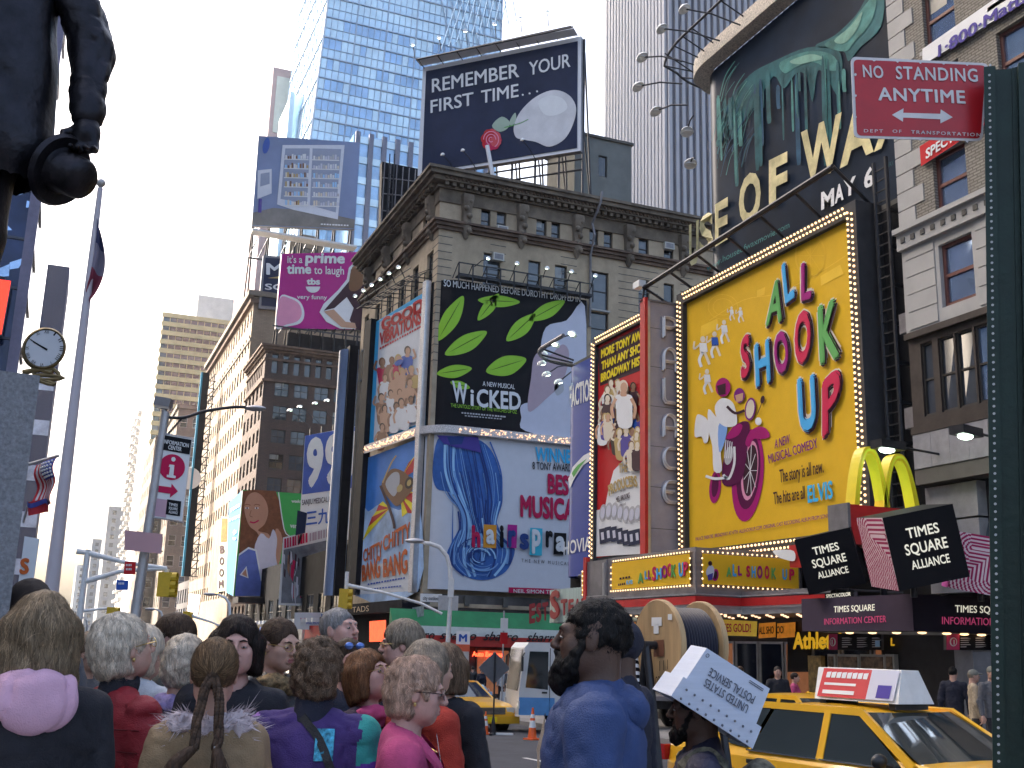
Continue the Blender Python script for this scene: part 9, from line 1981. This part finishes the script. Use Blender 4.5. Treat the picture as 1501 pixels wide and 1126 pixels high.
mb.lathe(pr+[(.19,.26)],rc_,cabm,40,M=Mx);o_=mb.build('wound_cable',cr,True,60)
n_=-ud;e1_=Mx.col[0];e2_=V((0,0,1));mb=MB();C0_=rc_+n_*.004
def rp(x,y,d=0):return C0_+(e1_ if e1_.dot(rt0)>0 else-e1_)*x+e2_*y+n_*d
mb.poly([rp(-.02,-.06),rp(.08,-.055),rp(.08,.03),rp(-.02,.025)],mat('hub_label',(.16,.06,.03),.6,var=.2));[mb.poly([rp(x,y),rp(x+w_,y),rp(x+w_,y+h_),rp(x,y+h_)],P_white)for x,y,w_,h_ in((-.04,.1,.1,.045),(-.02,.06,.05,.05),(.12,.13,.04,.03))]
text(mb,'0381 O',rp(.0,-.2,.002),rp(.14,-.19,.002),rp(0,-.16,.002),P_black);text(mb,'1 1 1',rp(.04,-.13,.002),rp(.12,-.12,.002),rp(.04,-.08,.002),P_black);mb.build('hub_plate',cr)
mb=MB();mb.tube([rc_-ud*.08,rc_+ud*.38],.022,darkmetal,10)
for o in(-.06,.36):
 for s_ in(-.32,.32):mb.tube([rc_+ud*o,V((rc_.x+ud.x*o+e1_.x*s_,rc_.y+ud.y*o+e1_.y*s_,gz(rc_.y)+.14))],.022,darkmetal,8)
mb.build('reel_stand',cr,True)
rope=thing('striped_rope','black and white striped rope hanging over the face of the cable reel','rope',(rc_.x,rc_.y,rc_.z-.6));mb=MB();pts=sp([tuple(rp(-.17,.1,.05)),tuple(rp(-.14,-.02,.06)),tuple(rp(-.06,-.2,.08)),tuple(rp(.02,-.34,.1))],10,False)
for i in range(len(pts)-1):mb.tube([pts[i],pts[i+1]],.027,P_white if i%2 else P_black,10)
mb.build('rope',rope,True)
bxm=mat('corrugated_plastic',(.5,.55,.66),.4,var=.06,vs=3,stretch=(1,1,30),bump=.1,bs=80);PXR=4.02
tote=thing('mail_tote','white plastic postal tote turned upside down over the walking man with the backpack','box',dist(1045,1010,PXR))
cT=dist(1047,1003,PXR);K=PXR/math.cos(0.1)/F*1.0;dirv=(cT-CAM).normalized();rA=rt;uA=up
def tv(x,y,d):return rA*(x*K)+uA*(-y*K)+fwd*d
ea=tv(93,60,.0);eb=tv(-52,74,-.05);ec_=tv(10,16,.30)
ea=ea.normalized();eb=(eb-ea*eb.dot(ea)).normalized();ec=ea.cross(eb);ec=ec if ec.dot(fwd)>0 else-ec;LA,LB,LC=.265,.21,.2
o=dist(1036,950,PXR)
mb=MB();tp=.03;bot=lambda u,v:o+eb*LB+ea*(LA*u)+ec*(LC*v)
c4=[o,o+ea*LA,o+ea*LA+ec*LC,o+ec*LC];w2=.02;d4=[p+eb*LB+(-ea*w2 if i in(0,3)else ea*w2)+(-ec*w2 if i in(0,1)else ec*w2)for i,p in enumerate(c4)]
mb.quad(*c4,bxm)
for i in range(4):j=(i+1)%4;mb.quad(c4[i],c4[j],d4[j],d4[i],bxm)
mb.build('panel',tote)
mb=MB();lip=[p-eb*.075 for p in d4];ex=lambda p,k:p+((p-(o+ea*LA/2+ec*LC/2+eb*LB)).normalized()*k)
for i in range(4):j=(i+1)%4;mb.quad(ex(lip[i],.012),ex(lip[j],.012),ex(d4[j],.02),ex(d4[i],.02),bxm);mb.quad(lip[i],lip[j],ex(lip[j],.012),ex(lip[i],.012),bxm)
mb.build('folded_rim',tote)
fpn=lambda u,v,k=.003:c4[0]+(c4[1]-c4[0])*u+((d4[0]-c4[0])*(1-u)+(d4[1]-c4[1])*u)*v-ec*k
mb=MB();tote_ink=mat('print_ink_grey',(.09,.1,.14),.5)
text(mb,'UNITED STATES',fpn(.83,.43),fpn(.2,.43),fpn(.83,.57),tote_ink,bold=.01);text(mb,'POSTAL SERVICE',fpn(.86,.24),fpn(.18,.24),fpn(.86,.38),tote_ink,bold=.01)
for k in range(2):mb.poly([fpn(.7,.06+.03*k),fpn(.92,.06+.03*k),fpn(.92,.075+.03*k),fpn(.7,.075+.03*k)],tote_ink)
mb.tube([fpn(.06+.02*math.cos(a),.1+.03*math.sin(a))for a in np.linspace(0,6.28,13)],.0012,tote_ink,4);mb.build('lettering',tote)
mb=MB();riv=mat('rivet_grey',(.12,.13,.16),.4)
for k in range(9):
 for v in(.78,.95):p=fpn(.05+k*.112,v,.024);mb.ell(p,(.005,.005,.005),riv,6,4)
mb.build('rivets',tote)
def walker(label,px,r,ang,coat,hairc,h=None,skin=SK,hair='short',**k):
 person(label,px,r,ang,hair,hairc,coat,skin=skin,strands=150,h=h,group='passers by',ground=.13 if k.pop('kerb',True)else 0,**k)
C_khaki=cloth('khaki_shirt',(.4,.32,.22));
def capk(root,T,Mh,wear,sc,arm,nb,sw):
 g=SDF((-.15,-.18,1.55),(.15,.26,1.85),.011);MM=[[Mh[i][j]for j in range(3)]for i in range(3)];g.ell(T(0,-.012,.045),(.088,.106,.09),0,MM);g.ell(T(0,.12,.045),(.07,.07,.012),.015,MM);g.ell(T(0,.06,-.09),(.2,.25,.12),.01,MM,'-');v,f=g.mesh();arr(root,'cap',v,f,[cloth('grey_cap',(.2,.2,.17))],sc=sc)
walker('man in khaki shirt and grey cap walking right past the dark entrance',(1428,1014),24.0,80,C_khaki,H_sand,h=1.72,extras=capk,fem=False)
walker('man in navy jacket with his back turned by the dark entrance',(1398,1007),24.5,10,C_navy,H_black,h=1.78,fem=False)
walker('man in dark jacket and cap right of the khaki shirt',(1455,1005),23.5,150,C_grey,H_sand,h=1.78,extras=capk,fem=False)
walker('woman in bright pink jacket beyond the far cab',(1165,993),27,100,C_pink,H_dark,h=1.62)
walker('man in dark coat beside the woman in pink by the theatre doors',(1140,990),26.5,170,C_black,H_dark,h=1.75,fem=False)
walker('man in olive jacket by the theatre doors behind the cable reel',(1085,985),28,200,C_olive,H_brown,h=1.75,fem=False)
walker('man in black coat walking away by the restaurant awning',(754,987),58,20,C_black,H_dark,h=1.75,fem=False);walker('man in dark coat carrying bags near the restaurant corner',(744,986),60,-60,C_grey,H_brown,h=1.74,fem=False);walker('woman in navy coat by the litter bin',(706,987),57,160,C_navy,H_dark,h=1.66);walker('man in black jacket at the restaurant window',(693,986),60,10,C_blk2,H_dark,h=1.76,fem=False);walker('woman in white jacket at the far kerb left of the truck',(735,989),61,-30,C_white,H_blond,h=1.66);walker('man in olive jacket far left of the restaurant window',(670,986),62,60,C_olive,H_sand,h=1.75,fem=False)
for lab,px,r,m_ in(('white carrier bag held by the man near the restaurant corner',741,59.6,P_white),('light blue carrier bag on the pavement by the restaurant',719,59,P_lb)):
 b=at_ground(px,r,.13);t=thing('carrier_bag',lab,'bag',b);MB().prism([b+rt0*-.22,b+rt0*.22,b+rt0*.18+V((0,0,.5)),b+rt0*-.18+V((0,0,.5))],V((.05,.14,0)),m_).build('bag',t);MB().tube([b+rt0*-.08+V((.02,.07,.5)),b+V((.02,.07,.68)),b+rt0*.08+V((.02,.07,.5))],.01,m_,5).build('handle',t)
random.seed(21);cs_=[C_black,C_navy,C_grey,C_olive,C_plum,C_white,C_scar,C_khaki];hs_=[H_dark,H_brown,H_sand,H_black]
for k,(px,r,what)in enumerate(((115,70,'far left person crossing the avenue'),(140,85,'distant person on the avenue beside the mast'),(100,95,'distant person at the far end of the crowd'),(160,110,'very distant person on the avenue'))):
 b=at_ground(px,r);walker(f'{["dark coated", "navy coated", "grey coated", "olive coated"][k]} {what}',(px,930),r,random.uniform(0,360),cs_[k],hs_[k%4],h=1.72,kerb=False)
zmax=0
for o in COL.objects:
 if o.type=='MESH':
  zmax=max(zmax,max((v.co.z for v in o.data.vertices),default=0)+(o.parent.location.z if o.parent and not o.parent.parent else 0))
hm=bpy.data.materials.new('haze');hm.use_nodes=True;n_=hm.node_tree.nodes;n_.remove(n_['Principled BSDF']);pv=n_.new('ShaderNodeVolumePrincipled');pv.inputs['Color'].default_value=(.93,.96,1,1);pv.inputs['Density'].default_value=.0001;pv.inputs['Anisotropy'].default_value=.3
hm.node_tree.links.new(pv.outputs[0],n_['Material Output'].inputs['Volume'])
hz_=MB().bx(-502,-122,-4.5,502,1502,zmax+3,hm).build('haze');tag(hz_,kind='stuff')
